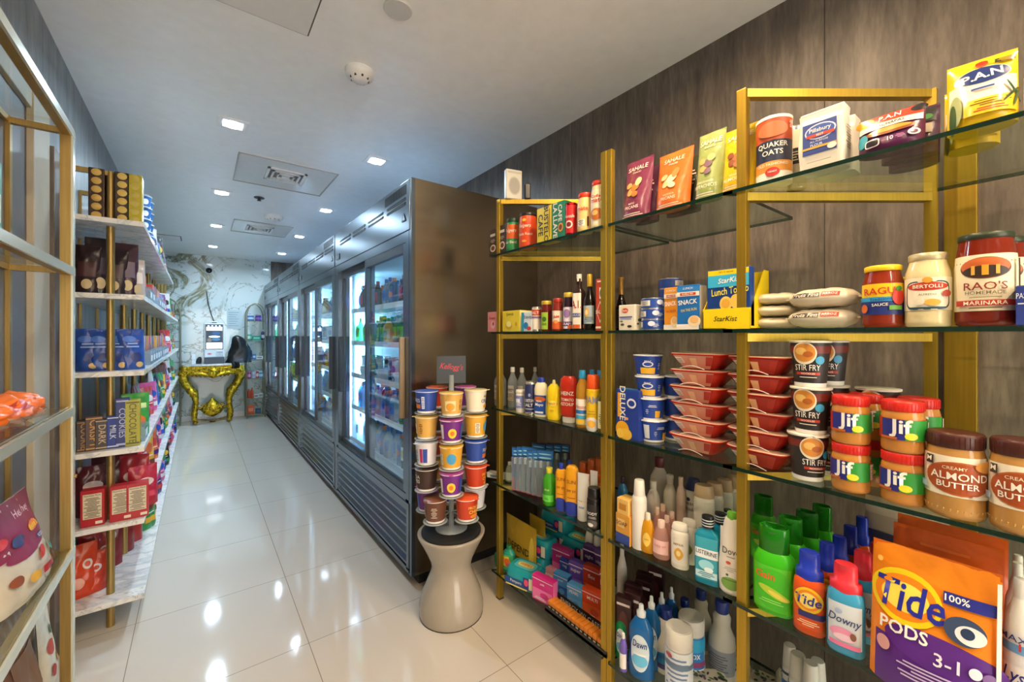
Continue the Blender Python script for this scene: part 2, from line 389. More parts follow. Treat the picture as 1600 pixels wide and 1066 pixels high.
def mat_marble(name, base, v1, v2, scale, rough=.08):
    m, nt, p = node_mat(name); N = nt.nodes; L = nt.links
    tc = N.new('ShaderNodeTexCoord')
    def vein(sc, dist, width, seed):
        mp = N.new('ShaderNodeMapping'); mp.inputs['Location'].default_value = (seed, seed*1.7, seed*.4); mp.inputs['Rotation'].default_value = (.3, .5, .2)
        L.new(tc.outputs['Object'], mp.inputs[0])
        n = N.new('ShaderNodeTexNoise'); n.inputs['Scale'].default_value = sc; n.inputs['Detail'].default_value = 5; n.inputs['Distortion'].default_value = dist; n.inputs['Roughness'].default_value = .55
        L.new(mp.outputs[0], n.inputs['Vector'])
        s = N.new('ShaderNodeMath'); s.operation = 'SUBTRACT'; s.inputs[1].default_value = .5; L.new(n.outputs['Fac'], s.inputs[0])
        a = N.new('ShaderNodeMath'); a.operation = 'ABSOLUTE'; L.new(s.outputs[0], a.inputs[0])
        r = N.new('ShaderNodeMapRange'); r.inputs[1].default_value = 0; r.inputs[2].default_value = width; r.inputs[3].default_value = 1; r.inputs[4].default_value = 0
        L.new(a.outputs[0], r.inputs[0]); return r.outputs[0]
    x1 = N.new('ShaderNodeMix'); x1.data_type = 'RGBA'; x1.inputs[6].default_value = (*rgb(base), 1); x1.inputs[7].default_value = (*rgb(v1), 1)
    big = N.new('ShaderNodeTexNoise'); big.inputs['Scale'].default_value = scale*.55; L.new(tc.outputs['Object'], big.inputs['Vector'])
    sx = N.new('ShaderNodeSeparateXYZ'); L.new(tc.outputs['Object'], sx.inputs[0])
    gx = N.new('ShaderNodeMapRange'); gx.inputs[1].default_value = -.4; gx.inputs[2].default_value = .9; gx.inputs[3].default_value = .16; gx.inputs[4].default_value = -.12; L.new(sx.outputs['X'], gx.inputs[0])
    ax = N.new('ShaderNodeMath'); ax.operation = 'ADD'; L.new(big.outputs['Fac'], ax.inputs[0]); L.new(gx.outputs[0], ax.inputs[1])
    mr = N.new('ShaderNodeMapRange'); mr.inputs[1].default_value = .46; mr.inputs[2].default_value = .58; L.new(ax.outputs[0], mr.inputs[0])
    mu = N.new('ShaderNodeMath'); mu.operation = 'MULTIPLY'; L.new(vein(scale, 1.8, .075, 3.1), mu.inputs[0]); L.new(mr.outputs[0], mu.inputs[1]); L.new(mu.outputs[0], x1.inputs[0])
    x2 = N.new('ShaderNodeMix'); x2.data_type = 'RGBA'; x2.inputs[7].default_value = (*rgb(v2), 1); L.new(x1.outputs[2], x2.inputs[6])
    mu2 = N.new('ShaderNodeMath'); mu2.operation = 'MULTIPLY'; mu2.inputs[1].default_value = .8; L.new(vein(scale*.8, 2.4, .012, 8.7), mu2.inputs[0]); L.new(mu2.outputs[0], x2.inputs[0])
    L.new(x2.outputs[2], p.inputs['Base Color']); p.inputs['Roughness'].default_value = rough
    return m
MARBLE = mat_marble('white_gold_marble', 'ccd8d8', '6d6c44', '4d5552', 1.7)
SHELFM = mat_marble('white_marble_shelf', 'e6e4e0', 'c2c5c8', 'a5a9ae', 4, .15)
CEILM = M('f4f4f3', .28)
def quadbox(x0, x1, y0, y1, z0, z1, m): return B().box(x0, x1, y0, y1, z0, z1, m)
struct('floor', quadbox(ROOM_L-.1, ROOM_R+.1, ROOM_NEAR-.1, ROOM_FAR+.1, -.1, 0, mat_floor()))
struct('ceiling', quadbox(ROOM_L-.1, ROOM_R+.1, ROOM_NEAR-.1, ROOM_FAR+.1, CEIL, CEIL+.1, CEILM))
wr = B(); GR = M('3c352f', .8)
wr.box(ROOM_R, ROOM_R+.1, ROOM_NEAR, ROOM_FAR, 0, CEIL, WALLP)
for y in (-.72, .487, 1.70): wr.box(ROOM_R-.0008, ROOM_R+.001, y-.0015, y+.0015, 0, CEIL, GR)
struct('wall_right', wr)
struct('wall_left', quadbox(ROOM_L-.1, ROOM_L, ROOM_NEAR, ROOM_FAR, 0, CEIL, WALLL))
wn = B(); WN = M('cfc6ba', .6)
for a0, a1, c0, c1 in ((ROOM_L, -.35, 0, CEIL), (1.45, ROOM_R, 0, CEIL), (-.35, 1.45, 0, .15), (-.35, 1.45, 2.25, CEIL)): wn.box(a0, a1, ROOM_NEAR-.1, ROOM_NEAR, c0, c1, WN)
struct('wall_near', wn)
w1 = B()
for a0, a1, c0, c1 in ((-.35, -.30, .15, 2.25), (1.40, 1.45, .15, 2.25), (-.30, 1.40, .15, .2), (-.30, 1.40, 2.2, 2.25), (.53, .57, .2, 2.2)): w1.box(a0, a1, ROOM_NEAR-.08, ROOM_NEAR-.03, c0, c1, M('3a3a3c', .4))
wo = struct('added_window_1', w1); B().box(-.30, 1.40, ROOM_NEAR-.06, ROOM_NEAR-.055, .2, 2.2, glass_mat('added_window_glass', (.97, .98, .98), .9)).obj('pane', wo)  # made-up window out of view, added to brighten the room
wb = B(); wb.box(ROOM_L, .965, ROOM_FAR, ROOM_FAR+.1, 0, CEIL, MARBLE); wb.box(.965, ROOM_R, ROOM_FAR-.02, ROOM_FAR+.1, 0, CEIL, WALLP)
struct('wall_far', wb)
struct('baseboard_far', B().box(ROOM_L, .86, ROOM_FAR-.015, ROOM_FAR, 0, .08, SHELFM))
# a door in the left wall beside the near rack
ya, yb = onX(33, ROOM_L), onX(66, ROOM_L)
tr = B(); BE = M('b9ad97', .5)
tr.box(ROOM_L, ROOM_L+.03, ya, ya+(yb-ya)*.3, 0, 2.15, BE, .003); tr.box(ROOM_L, ROOM_L+.02, ya+(yb-ya)*.3, yb, 0, 2.15, BE, .003)
tr.box(ROOM_L, ROOM_L+.025, ya-1.0, ya+.02, 2.08, 2.15, BE, .003); tr.box(ROOM_L, ROOM_L+.03, ya-1.06, ya-1.0, 0, 2.15, BE, .003)
for z in (.4, 1.0, 1.6, 1.95): tr.lathe([(.004, 0), (.004, .004)], M('8d8675', .4, .6), 8, cx=0, cy=0) if False else None
struct('trim_1', tr)
struct('door_1', B().box(ROOM_L, ROOM_L+.012, ya-1.0, ya, 0, 2.08, M('5d5a5c', .45)))
yc_, yd_ = onX(67, ROOM_L), onX(96, ROOM_L+.03)
struct('trim_2', B().box(ROOM_L, ROOM_L+.03, yc_, yd_, 0, 2.04, WALLP))
# ---------------------------------------------------------------- ceiling fittings
def cpt(px, py):
    t = (CEIL-CAMZ)*F/(HY-py); a = (px-CX)/F
    return (CS*a+SN)*t, (-SN*a+CS)*t
WHT = M('efeeec', .35); LGT = M('e2e1df', .3); DRK = M('2b2b2d', .5); GAP = M('8f8f8f', .6)
rows_ = {-1.8:'rearmost', -.6:'second rearmost', .6:'overhead near-rack', 2.9:'nearest visible', 4.35:'second visible', 5.7:'third visible', 7.05:'farthest'}
for x, y in DOWNLIGHTS:
    t = thing('recessed_downlight', (x, y, CEIL))
    tag(t, 'square white recessed ceiling light, %s pair, %s side' % (rows_[y] if y > 2 else rows_[y], 'left' if x < .5 else 'right, fridge'), 'ceiling light', 'recessed ceiling lights')
    b = B(); s = .075; q = .048
    for a0, a1, b0, b1 in ((-s, s, -s, -q), (-s, s, q, s), (-s, -q, -q, q), (q, s, -q, q)): b.box(a0, a1, b0, b1, -.006, 0, WHT)
    b.obj('trim_ring', t)
    B().lathe([(.046, -.009), (.046, -.004)], M('fff4e0' if y < 2 else 'eef7ff', .4, 0, 'e', 14), 24).obj('lens', t)
def vent_panel(x0, x1, y0, y1, cx, cy, s, label):
    t = thing('ceiling_air_panel', ((x0+x1)/2, (y0+y1)/2, CEIL)); tag(t, label, 'air vent', 'ceiling air panels')
    w_, l_ = (x1-x0)/2, (y1-y0)/2; b = B(); g = .008
    b.box(-w_, w_, -l_, l_, -.004, 0, M('e6e5e2', .08)); b.obj('panel', t)
    f = B()
    for a0, a1, b0, b1 in ((-w_, w_, -l_, -l_+g), (-w_, w_, l_-g, l_), (-w_, -w_+g, -l_, l_), (w_-g, w_, -l_, l_)): f.box(a0, a1, b0, b1, -.010, -.004, M('a9a8a5', .3))
    f.obj('panel_frame', t)
    d = B(); X, Y = cx-(x0+x1)/2, cy-(y0+y1)/2
    for k, q in enumerate((1, .72, .44)):
        S = s*q; h = -.008-.004*k
        for a0, a1, b0, b1 in ((-S, S, -S, -S*.86), (-S, S, S*.86, S), (-S, -S*.86, -S, S), (S*.86, S, -S, S)): d.box(X+a0, X+a1, Y+b0, Y+b1, h-.006, -.004, WHT)
    d.box(X-s*.9, X+s*.9, Y-s*.9, Y+s*.9, -.0055, -.004, M('77777a', .5)); d.box(X-s*.2, X+s*.2, Y-s*.2, Y+s*.2, -.02, -.005, WHT)
    d.obj('diffuser', t)
    return t
P1 = cpt(373, 236); P2 = cpt(533, 270); P3 = cpt(365, 283); P4 = cpt(500, 303)
vent_panel(P1[0], (P2[0]+P4[0])/2, (P4[1]+P3[1])/2-.62, (P4[1]+P3[1])/2, *cpt(446, 274), .13, 'large white ceiling air panel with square diffuser, nearer of the two')
P1 = cpt(352, 388)
vent_panel(.30, .86, 5.25, 5.85, .56, 5.55, .13, 'flat white ceiling air panel far down the room, by the marble wall')
def smoke(px, py, label, r=.075):
    x, y = cpt(px, py); t = thing('smoke_detector', (x, y, CEIL)); tag(t, label, 'smoke detector')
    B().lathe([(r*.2, -.048), (r*.55, -.046), (r*.66, -.034), (r*.95, -.028), (r, -.012), (r, 0)], WHT, 28).obj('housing', t)
    b = B()
    for k in range(8):
        a = k*PI/4; b.box(r*.6*math.cos(a)-.004, r*.6*math.cos(a)+.004, r*.6*math.sin(a)-.004, r*.6*math.sin(a)+.004, -.042, -.034, DRK)
    b.obj('sensor_slots', t)
smoke(562, 111, 'round white smoke detector, larger one close to the viewer', .064)
smoke(428, 338, 'small round white smoke detector beyond the air panel', .085)
x, y = cpt(622, 14); tag(B().lathe([(.050, -.008), (.053, -.004), (.053, 0)], M('cfcfcd', .35), 32).obj('round_cover_plate', None, (x, y, CEIL)), 'round flat white cover plate on the ceiling at the top edge', 'cover plate')
x, y = cpt(405, 309); t = thing('fire_sprinkler', (x, y, CEIL)); tag(t, 'small dark round fire sprinkler head in the ceiling', 'sprinkler')
B().lathe([(.04, -.004), (.042, 0)], M('3a3a3c', .3, .8), 20).obj('escutcheon', t); B().lathe([(.006, -.03), (.018, -.028), (.012, -.02), (.012, -.004)], M('6a6a6e', .3, .9), 12).obj('sprinkler_head', t)
x, y = cpt(480, 55); t = B(); t.box(-1.2, .0, -.60, 0, -.003, 0, M('e4e3e1', .28))
t.box(-.0, .005, -.60, 0, -.0032, 0, M('55534f', .6)); t.box(-1.2, .0, 0, .003, -.0032, 0, M('b9b8b5', .6))
tag(t.obj('ceiling_access_hatch', None, (x, y, CEIL)), 'white rectangular ceiling access hatch with a dark seam, nearest the viewer', 'access hatch')
x, y = cpt(249, 374); t = thing('ceiling_vent_grille', (-.32, 6.75, CEIL)); tag(t, 'slatted white ceiling vent grille above the left marble shelves', 'air vent')
b = B(); 
for k in range(11): b.box(-.14, .14, -.14+.026*k, -.128+.026*k, -.012, -.002, WHT)
b.obj('slats', t); b = B(); b.box(-.15, .15, -.155, .155, -.002, 0, M('4a4a4c', .7)); b.obj('backing', t)
# ---------------------------------------------------------------- drink fridges
def mat_steel(name, c, rough, aniso, stretch=(1, 1, 40)):
    m, nt, p = node_mat(name); N = nt.nodes; L = nt.links
    tc = N.new('ShaderNodeTexCoord'); mp = N.new('ShaderNodeMapping'); mp.inputs['Scale'].default_value = stretch; L.new(tc.outputs['Object'], mp.inputs[0])
    n = N.new('ShaderNodeTexNoise'); n.inputs['Scale'].default_value = 2.2; n.inputs['Detail'].default_value = 6; L.new(mp.outputs[0], n.inputs['Vector'])
    r = N.new('ShaderNodeMapRange'); r.inputs[3].default_value = rough*.75; r.inputs[4].default_value = rough*1.3; L.new(n.outputs['Fac'], r.inputs[0]); L.new(r.outputs[0], p.inputs['Roughness'])
    bp = N.new('ShaderNodeBump'); bp.inputs['Strength'].default_value = .03; bp.inputs['Distance'].default_value = .01; L.new(n.outputs['Fac'], bp.inputs['Height']); L.new(bp.outputs[0], p.inputs['Normal'])
    p.inputs['Base Color'].default_value = (*rgb(c), 1); p.inputs['Metallic'].default_value = 1
    return m
STEEL = mat_steel('brushed_steel', '75828f', .24, 0, (.5, .5, 3)); STEELB = mat_steel('polished_side_steel', 'a0937f', .24, 0, (.6, .6, 12)); DSTEEL = M('4b5259', .3, .8)
FWHITE = M('c3ced6', .4); WIRE = M('c7d0d6', .3, .5); PANE = glass_mat('door_glass', (.93, .98, 1), 1.0)
TUBE = M('c8ecff', .4, 0, 'e', 3.5)
FSH = [.475, .735, .985, 1.235, 1.485]
def fridge(k):
    y0 = FR_Y0+k*FR_W; W = FR_W-.006; t = thing('drink_fridge', (FR_X, y0, 0))
    D = ROOM_R-.004-FR_X; c = B(); S = STEELB
    c.box(.02, D, 0, .03, .06, FR_H, S); c.box(0.0, .02, 0, .035, .06, FR_H, STEEL); c.box(.0, D, W-.03, W, .06, FR_H, STEEL)
    c.box(.02, D, .03, W-.03, FR_H-.02, FR_H, STEEL); c.box(.05, D, .03, W-.03, .08, .44, STEEL); c.box(.06, D-.04, .03, W-.03, 1.80, 2.0, STEEL)
    c.box(.05, D-.05, .02, W-.02, 0, .06, M('17181a', .6)); c.obj('cabinet', t)
    i = B(); i.box(D-.05, D-.03, .03, W-.03, .44, 1.80, FWHITE); i.box(.09, D-.05, .03, .04, .44, 1.80, FWHITE); i.box(.09, D-.05, W-.04, W-.03, .44, 1.80, FWHITE)
    i.box(.07, D-.05, .04, W-.04, .44, .455, FWHITE); i.box(.07, D-.05, .04, W-.04, 1.785, 1.80, FWHITE); i.obj('inner_liner', t)
    h = B(); h.box(-.004, .05, .02, W, 1.845, FR_H, STEEL, .004)      # header with vents
    for j in range(26): h.box(-.006, 0, .06+.012*j, .066+.012*j, 2.04, 2.09, DSTEEL)
    for z in (1.985, 2.01):
        for j in range(4): h.box(-.0065, 0, .07+j*.33, .33+j*.33, z, z+.011, M('20262c', .4)); h.box(-.009, 0, .07+j*.33, .33+j*.33, z+.010, z+.015, STEEL)
    h.add([(-.0068, .06, 1.90), (-.0068, .115, 1.90), (-.0068, .0875, 1.95), (-.0069, .07, 1.906), (-.0069, .105, 1.906), (-.0069, .0875, 1.938)], [(0, 1, 2)], M('27303a')); h.add([(-.0073, .072, 1.907), (-.0073, .103, 1.907), (-.0073, .0875, 1.937)], [(0, 1, 2)], M('b5bcc2', .3, .5))
    h.box(-.0075, 0, W-.13, W-.05, 1.885, 1.93, M('16191c', .3)); h.box(-.0085, 0, W-.125, W-.055, 1.89, 1.925, M('6b747c', .3))
    h.obj('header_panel', t)
    f = B()                                              # frame round the doors
    f.box(0, .05, .03, .075, .44, 1.845, STEEL); f.box(0, .05, W-.075, W-.03, .44, 1.845, STEEL); f.box(0, .05, .075, W-.075, 1.79, 1.845, STEEL); f.box(0, .05, .075, W-.075, .42, .465, STEEL)
    f.box(.005, .07, .075, W-.075, .458, .47, DRK); f.box(.05, .09, .03, .06, .455, 1.79, DSTEEL); f.box(.05, .09, W-.06, W-.03, .455, 1.79, DSTEEL)
    f.obj('door_frame', t)
    g = B(); g.box(-.004, .05, .03, W-.03, .385, .425, STEEL); g.box(.02, .05, .03, W-.03, .08, .385, M('202428', .5))
    g.box(-.004, .05, .03, .06, .08, .385, STEEL); g.box(-.004, .05, W-.06, W-.03, .08, .385, STEEL); g.box(-.004, .05, .03, W-.03, .065, .09, STEEL)
    for j in range(6):
        z = .098+j*.049
        g.add([(0, .06, z), (0, W-.06, z), (.022, W-.06, z+.03), (.022, .06, z+.03), (0, .06, z+.012), (0, W-.06, z+.012), (.02, W-.06, z+.034), (.02, .06, z+.034)], [(0, 1, 5, 4), (4, 5, 6, 7), (0, 3, 2, 1)], STEEL)
    g.obj('kick_grille', t)
    if k in (1,):
        pass
    hw = (W-.15)/2
    for j, (a, x, bc) in enumerate(((.075, .002, 'aa9478' if k == 0 else '3a4047'), (.075+hw-.02, .032, '3a4047'))):
        d = B(); e = .042; w_ = hw+.02; z0, z1 = .468, 1.79
        d.box(x, x+.024, a, a+e, z0, z1, DSTEEL if j else STEEL, .002); d.box(x, x+.024, a+w_-e*.7, a+w_, z0, z1, DSTEEL, .002)
        d.box(x, x+.024, a+e, a+w_-e*.7, z0, z0+.035, DSTEEL); d.box(x, x+.024, a+e, a+w_-e*.7, z1-.05, z1, DSTEEL)
        do = d.obj('door', t)
        q = B(); q.box(x+.010, x+.014, a+e-.003, a+w_-e*.7+.003, z0+.03, z1-.045, PANE); q.obj('glass_pane', do)
        hy = a+.012 if j == 0 else a+w_-.028
        q = B(); q.box(x-.028, x+.001, hy, hy+.02, .86, 1.29, M(bc, .3, .3), .004); hh = q.obj('handle', do)
    for z in FSH:
        q = B()
        q.box(.11, .115, .05, W-.05, z-.006, z, WIRE); q.box(D-.1, D-.095, .05, W-.05, z-.006, z, WIRE); q.box(.34, .345, .05, W-.05, z-.006, z-.003, WIRE)
        for j in range(46): yy = .055+j*(W-.11)/45; q.box(.11, D-.095, yy-.0015, yy+.0015, z-.003, z, WIRE)
        q.box(.100, .108, .05, W-.05, z-.012, z+.022, M('e9eef0', .35))
        q.obj('wire_shelf', t)
    for yy in (.062, W-.062):
        q = B(); q.box(.094, .104, yy-.005, yy+.005, .5, 1.76, TUBE); q.obj('light_tube', t)
    return t
names4 = ['nearest', 'second', 'third', 'farthest']
for k in range(4):
    f = fridge(k); tag(f, ['stainless two-door drink fridge nearest the viewer, its brown steel side showing', 'stainless two-door drink fridge, second from the near end', 'stainless two-door drink fridge, third from the near end', 'stainless two-door drink fridge farthest away, next to the marble wall'][k], 'fridge', 'drink fridges')
# ---------------------------------------------------------------- right-hand brass racks
def mat_brass(name, a, b_, rough):
    m, nt, p = node_mat(name); N = nt.nodes; L = nt.links
    tc = N.new('ShaderNodeTexCoord'); mp = N.new('ShaderNodeMapping'); mp.inputs['Scale'].default_value = (60, 60, 2); L.new(tc.outputs['Object'], mp.inputs[0])
    n = N.new('ShaderNodeTexNoise'); n.inputs['Scale'].default_value = 3; L.new(mp.outputs[0], n.inputs['Vector'])
    mx = N.new('ShaderNodeMix'); mx.data_type = 'RGBA'; mx.inputs[6].default_value = (*rgb(a), 1); mx.inputs[7].default_value = (*rgb(b_), 1)
    L.new(n.outputs['Fac'], mx.inputs[0]); L.new(mx.outputs[2], p.inputs['Base Color']); p.inputs['Metallic'].default_value = .75; p.inputs['Roughness'].default_value = rough
    return m
BRASS = mat_brass('brushed_brass', 'a3842a', 'c2a03a', .36)
BRASSL = mat_brass('left_rack_brass', '8f7440', 'b39558', .38)
GLS = glass_mat('shelf_glass', (.88, .95, .90), .85, .01); GEDGE = M('0f2a20', .12)
RX = 1.19; S = [1.70, 1.317, .94, .57, .13]; RTOP = 1.97; SD = .41
SLX, SLY = CS, -SN
RFR = RX-.02
def post(b, x, y, z0, z1, w=.025): b.box(x-w/2, x+w/2, y-w/2, y+w/2, z0, z1, BRASS, .0015)
def slant_bar(b, x, y, L, z, h=.022, w=.022):
    q = [(x-SLY*-w/2*0+0, y)]; nx, ny = -SLY, SLX
    P = [(x+nx*w/2, y+ny*w/2), (x-nx*w/2, y-ny*w/2), (x-nx*w/2+SLX*L, y-ny*w/2+SLY*L), (x+nx*w/2+SLX*L, y+ny*w/2+SLY*L)]
    b.prism(P, z-h, z, BRASS)
def rack(name, y_far, y_near, slantF, slantN, rungsF, rungsN, label, pF=True, pN=True, wf=.025, wn=.025):
    t = thing(name, (0, 0, 0)); tag(t, label, 'shelving rack', 'brass and glass racks on the right')
    L = SD/CS; YB = SD*SN/CS
    for yy, sl, rg, on, w_ in ((y_far, slantF, rungsF, pF, wf), (y_near, slantN, rungsN, pN, wn)):
        if not on: continue
        b = B(); post(b, RX, yy, 0, RTOP, w_); b.box(RX-.014, RX+.014, yy-.014, yy+.014, 0, .006, DRK)
        if sl:
            b.box(RX+SD-.0125, RX+SD+.0125, yy-YB-.0125, yy-YB+.0125, 0, RTOP, BRASS)
            if rg:
                slant_bar(b, RX, yy, L, RTOP)
                for z in S: slant_bar(b, RX, yy, L, z-.012)
        else:
            pass
        b.obj('brass_frame', t)
    for z in S:
        g = B(); e = .008
        yf = y_far+(.045 if slantF and pF else -.004); x1 = RX+SD
        P = [(RFR, y_near+.0), (x1, y_near-(YB if slantN else 0)), (x1, yf-(YB if slantF else 0)), (RFR, yf)]
        g.prism(P, z-.010, z, GLS, GEDGE); g.obj('glass_shelf', t)
    return t
YA0, YA1, YC0 = 1.67, 1.003, .522
rack('glass_shelving_rack', YA0, YA1, True, False, True, False, 'brass rack with glass shelves beside the fridge, farthest right-hand bay')
rack('glass_shelving_rack', YA1-.024, YC0+.02, False, False, False, False, 'middle right-hand brass rack bay with nut pouches on its top shelf', pN=False, wf=.022)
rack('glass_shelving_rack', YC0, -.30, True, True, True, True, 'right-hand brass rack bay nearest the viewer, holding the yellow flour bag')
yq = onX(1500, ROOM_R-.03)
tag(B().box(ROOM_R-.03, ROOM_R, yq-.032, yq+.032, 0, 1.82, BRASS, .002).obj('brass_wall_upright'), 'wide flat brass upright fixed to the wall behind the nearest rack', 'upright')
# ---------------------------------------------------------------- left: near brass rack
LG = glass_mat('left_shelf_glass', (.93, .96, .95), .8, .01)
t = thing('glass_shelving_rack'); tag(t, 'pale brass rack with clear glass shelves at the left edge, before the door', 'shelving rack')
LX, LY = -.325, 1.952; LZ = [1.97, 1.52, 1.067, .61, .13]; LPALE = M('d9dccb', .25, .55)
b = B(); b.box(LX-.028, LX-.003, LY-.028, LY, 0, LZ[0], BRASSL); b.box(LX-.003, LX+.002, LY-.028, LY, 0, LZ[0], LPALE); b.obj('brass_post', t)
for a0, a1, c0, c1 in ((ROOM_L+.002, ROOM_L+.022, LY-.022, LY), (LX-.028, LX, .75, .778), (ROOM_L+.002, ROOM_L+.022, .75, .778)): B().box(a0, a1, c0, c1, 0, LZ[0], BRASSL).obj('brass_post', t)
for z in LZ:
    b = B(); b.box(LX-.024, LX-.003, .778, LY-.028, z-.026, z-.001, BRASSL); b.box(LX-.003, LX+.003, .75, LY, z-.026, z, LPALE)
    b.box(ROOM_L+.022, LX-.028, LY-.020, LY-.002, z-.02, z-.002, BRASSL); b.box(ROOM_L+.003, ROOM_L+.02, .778, LY-.022, z-.02, z-.002, BRASSL); b.obj('shelf_frame', t)
    if z < 1.9 or True:
        g = B(); g.box(ROOM_L+.004, LX-.006, .78, LY-.024, z-.0009, z+.006, LG); g.obj('glass_shelf', t)
b = B(); b.lathe([(.006, 0), (.006, .012)], BRASSL, 10); o = b.obj('screw_knob', t); o.rotation_euler = (0, PI/2, 0); o.location = (LX-.004, LY-.014, .84)
# ---------------------------------------------------------------- left: marble-shelved rack along the wall
MX1 = -.193; MZ = [1.807, 1.48, 1.143, .802, .481, .147]; MY0 = 2.47
t = thing('marble_shelving_rack'); tag(t, 'long wall rack of white marble shelves on round brass posts, left side', 'shelving rack')
for i, z in enumerate(MZ):
    ye = [5.15, 6.3, 6.5, 6.5, 6.5, 6.5][i]
    B().box(ROOM_L+.002, MX1, MY0, ye, z-.022, z, SHELFM, .001).obj('marble_shelf', t)
PY = [2.56, 2.98, 3.42, 3.86, 4.32, 4.8, 5.3, 5.8, 6.3]
for i, y in enumerate(PY):
    b = B(); x = -.313
    b.lathe([(.0145, 0), (.0145, 2.03)], BRASSL, 14, cx=x, cy=y); b.box(ROOM_L+.002, x, y-.012, y+.012, 2.01, 2.03, BRASSL)
    b.box(ROOM_L+.002, ROOM_L+.012, y-.012, y+.012, .0, 2.01, BRASSL); b.obj('round_post', t)
# ---------------------------------------------------------------- stool and cereal cup spinner
SX, SY = .95, 1.727
t = thing('hourglass_stool', (SX, SY, 0)); tag(t, 'glossy taupe hourglass-shaped stool with a black seat pad', 'stool')
ST = M('a79d8e', .16); pr = [(.146, .004), (.149, .02), (.149, .05), (.138, .10), (.112, .16), (.094, .205), (.092, .23), (.10, .26), (.124, .31), (.146, .352), (.156, .372), (.157, .380), (.150, .384), (.142, .378), (.001, .376)]
B().lathe(pr, ST, 56).obj('stool_body', t)
B().lathe([(.147, 0), (.147, .004)], M('141414', .6), 40).obj('base_ring', t)
B().lathe([(.139, .3765), (.139, .386), (.12, .392), (.001, .393)], M('161718', .85), 40).obj('seat_pad', t)
SEAT = .393
t = thing('cereal_cup_stand', (SX, SY, SEAT+.001)); tag(t, 'clear acrylic tiered spinner stand with a grey sign on top', 'display stand')
CLR = M('dfe6e8', .1, 0, 'c', .35)
B().lathe([(.075, 0), (.075, .006), (.012, .010), (.012, .72)], CLR, 20).obj('acrylic_pole', t)
TZ = [.10, .222, .339, .456, .573]; CR = .118; face0 = math.atan2(-SX, SY)
TZ = [z-.02 for z in TZ]
for i, z in enumerate(TZ):
    b = B()
    n = 5
    for k in range(n):
        a = -math.atan2(SX, SY)+2*PI*k/n + (0 if i > 0 else .62)
        cx, cy = CR*math.sin(a), -CR*math.cos(a)
        b.lathe([(.047, -.002), (.055, -.002), (.055, .001), (.047, .001)], CLR, 20, cx=cx, cy=cy, caps=False)
        b.lathe([(.047, -.002), (.001, -.002)], CLR, 20, cx=cx, cy=cy, caps=False)
        b.box(-.004, .004, -CR+.045, -.01, -.004, -.001, CLR)
        for q in range(8):
            x, y, z_ = b.v[-8+q]; b.v[-8+q] = (x*math.cos(a)-y*math.sin(a), x*math.sin(a)+y*math.cos(a), z_)
    o = b.obj('acrylic_tier', t); o.location = (0, 0, z)
a0 = -math.atan2(SX, SY)
b = B(); b.box(-.068, .068, -.002, .002, 0, .128, M('30353c', .45, 0), .0008); fn = planar(.136, .004)
b.text("Kellogg's", fn, 0, .075, .036, M('c2263a', .4), .001, .11, .015, .35, -.1); b.box(-.068, .068, .003, .006, .002, .126, CLR)
o = b.obj('stand_sign', t); o.location = (0, 0, .70-.02); o.rotation_euler = (0, 0, a0+.12)
W_ = 'f4f0e6'
def cup_design(k):
    D = {
     0: ('2f4ea8', '3d62c4', [('r', 0, .28, .7, .24, M('e07a2c')), ('t', 'FLAKES', 0, .62, .2, M('f3ead9')), ('r', .5, .5, .14, .7, M('dfe6f4')), ('l', .5, .5, .1, .6, 6, M('3b56a8'))]),
     1: ('e3b25a', 'e8c060', [('r', 0, .45, .5, .55, M('f3dfae')), ('e', 0, .4, .2, .22, M('e9a33b')), ('l', .52, .5, .2, .6, 6, M('8d5a20'))]),
     2: ('f2e9d2', 'ecd9a8', [('t', 'HONEY', 0, .78, .16, M('2d2a33')), ('t', 'CRUNCH', 0, .52, .2, M('2b4a9a'), {'bold': .04}), ('e', 0, .2, .3, .12, M('d79a3f'))]),
     3: ('7a2f8c', 'b9519f', [('e', 0, .42, .2, .27, M('f2d43a')), ('e', 0, .42, .1, .13, M('ef7e2d')), ('r', .5, .5, .2, .8, M('2f4ea8')), ('r', -.5, .5, .16, .8, M('e7e3f0'))]),
     4: ('eab03c', 'f0b93f', [('e', .1, .5, .22, .3, M('4aa3d8')), ('r', -.45, .45, .24, .6, M('f6ecd2')), ('l', -.45, .45, .2, .55, 6, M('94632a'))]),
     5: ('3e2a24', '4a322a', [('t', 'COCOA', 0, .72, .2, M('f2e7d6'), {'bold': .03}), ('t', 'KRISPIES', 0, .46, .2, M('f2e7d6'), {'bold': .03}), ('e', 0, .18, .22, .1, M('8a4b2c'))]),
     6: ('c8401f', 'e2572a', [('t', 'FROSTED', 0, .68, .16, M('ffd84a')), ('t', 'CHEEZ', 0, .44, .2, M('ffd84a'), {'bold': .04}), ('e', 0, .18, .26, .12, M('f0902f'))]),
     7: ('e9e5ea', 'd7d5dc', [('r', -.1, .45, .4, .7, M('c4c9cf')), ('r', .25, .45, .14, .8, M('b5306a')), ('r', .45, .45, .2, .8, M('2f4ea8')), ('l', -.1, .45, .32, .6, 7, M('4b4f57'))]),
     8: ('6a4130', '7d4a35', [('l', .35, .5, .3, .6, 7, M('d8c6b4')), ('e', -.3, .45, .17, .3, M('a86c45'))])}[k]
    return D
cnames = ['dark blue cereal cup with an orange band', 'yellow-orange cereal cup', 'cream cereal cup with blue lettering', 'purple cereal cup with a yellow sun', 'gold cereal cup with a blue spot', 'dark brown chocolate cereal cup', 'red-orange cereal cup with yellow lettering', 'white cereal cup showing its nutrition panel', 'mid-brown cereal cup with small print']
lay = {4: [1, 2, 3, 6, 0], 3: [3, 4, 7, 5, 1], 2: [4, 0, 5, 6, 7], 1: [3, 6, 2, 4, 5], 0: [6, 7, 0, 3, 8]}
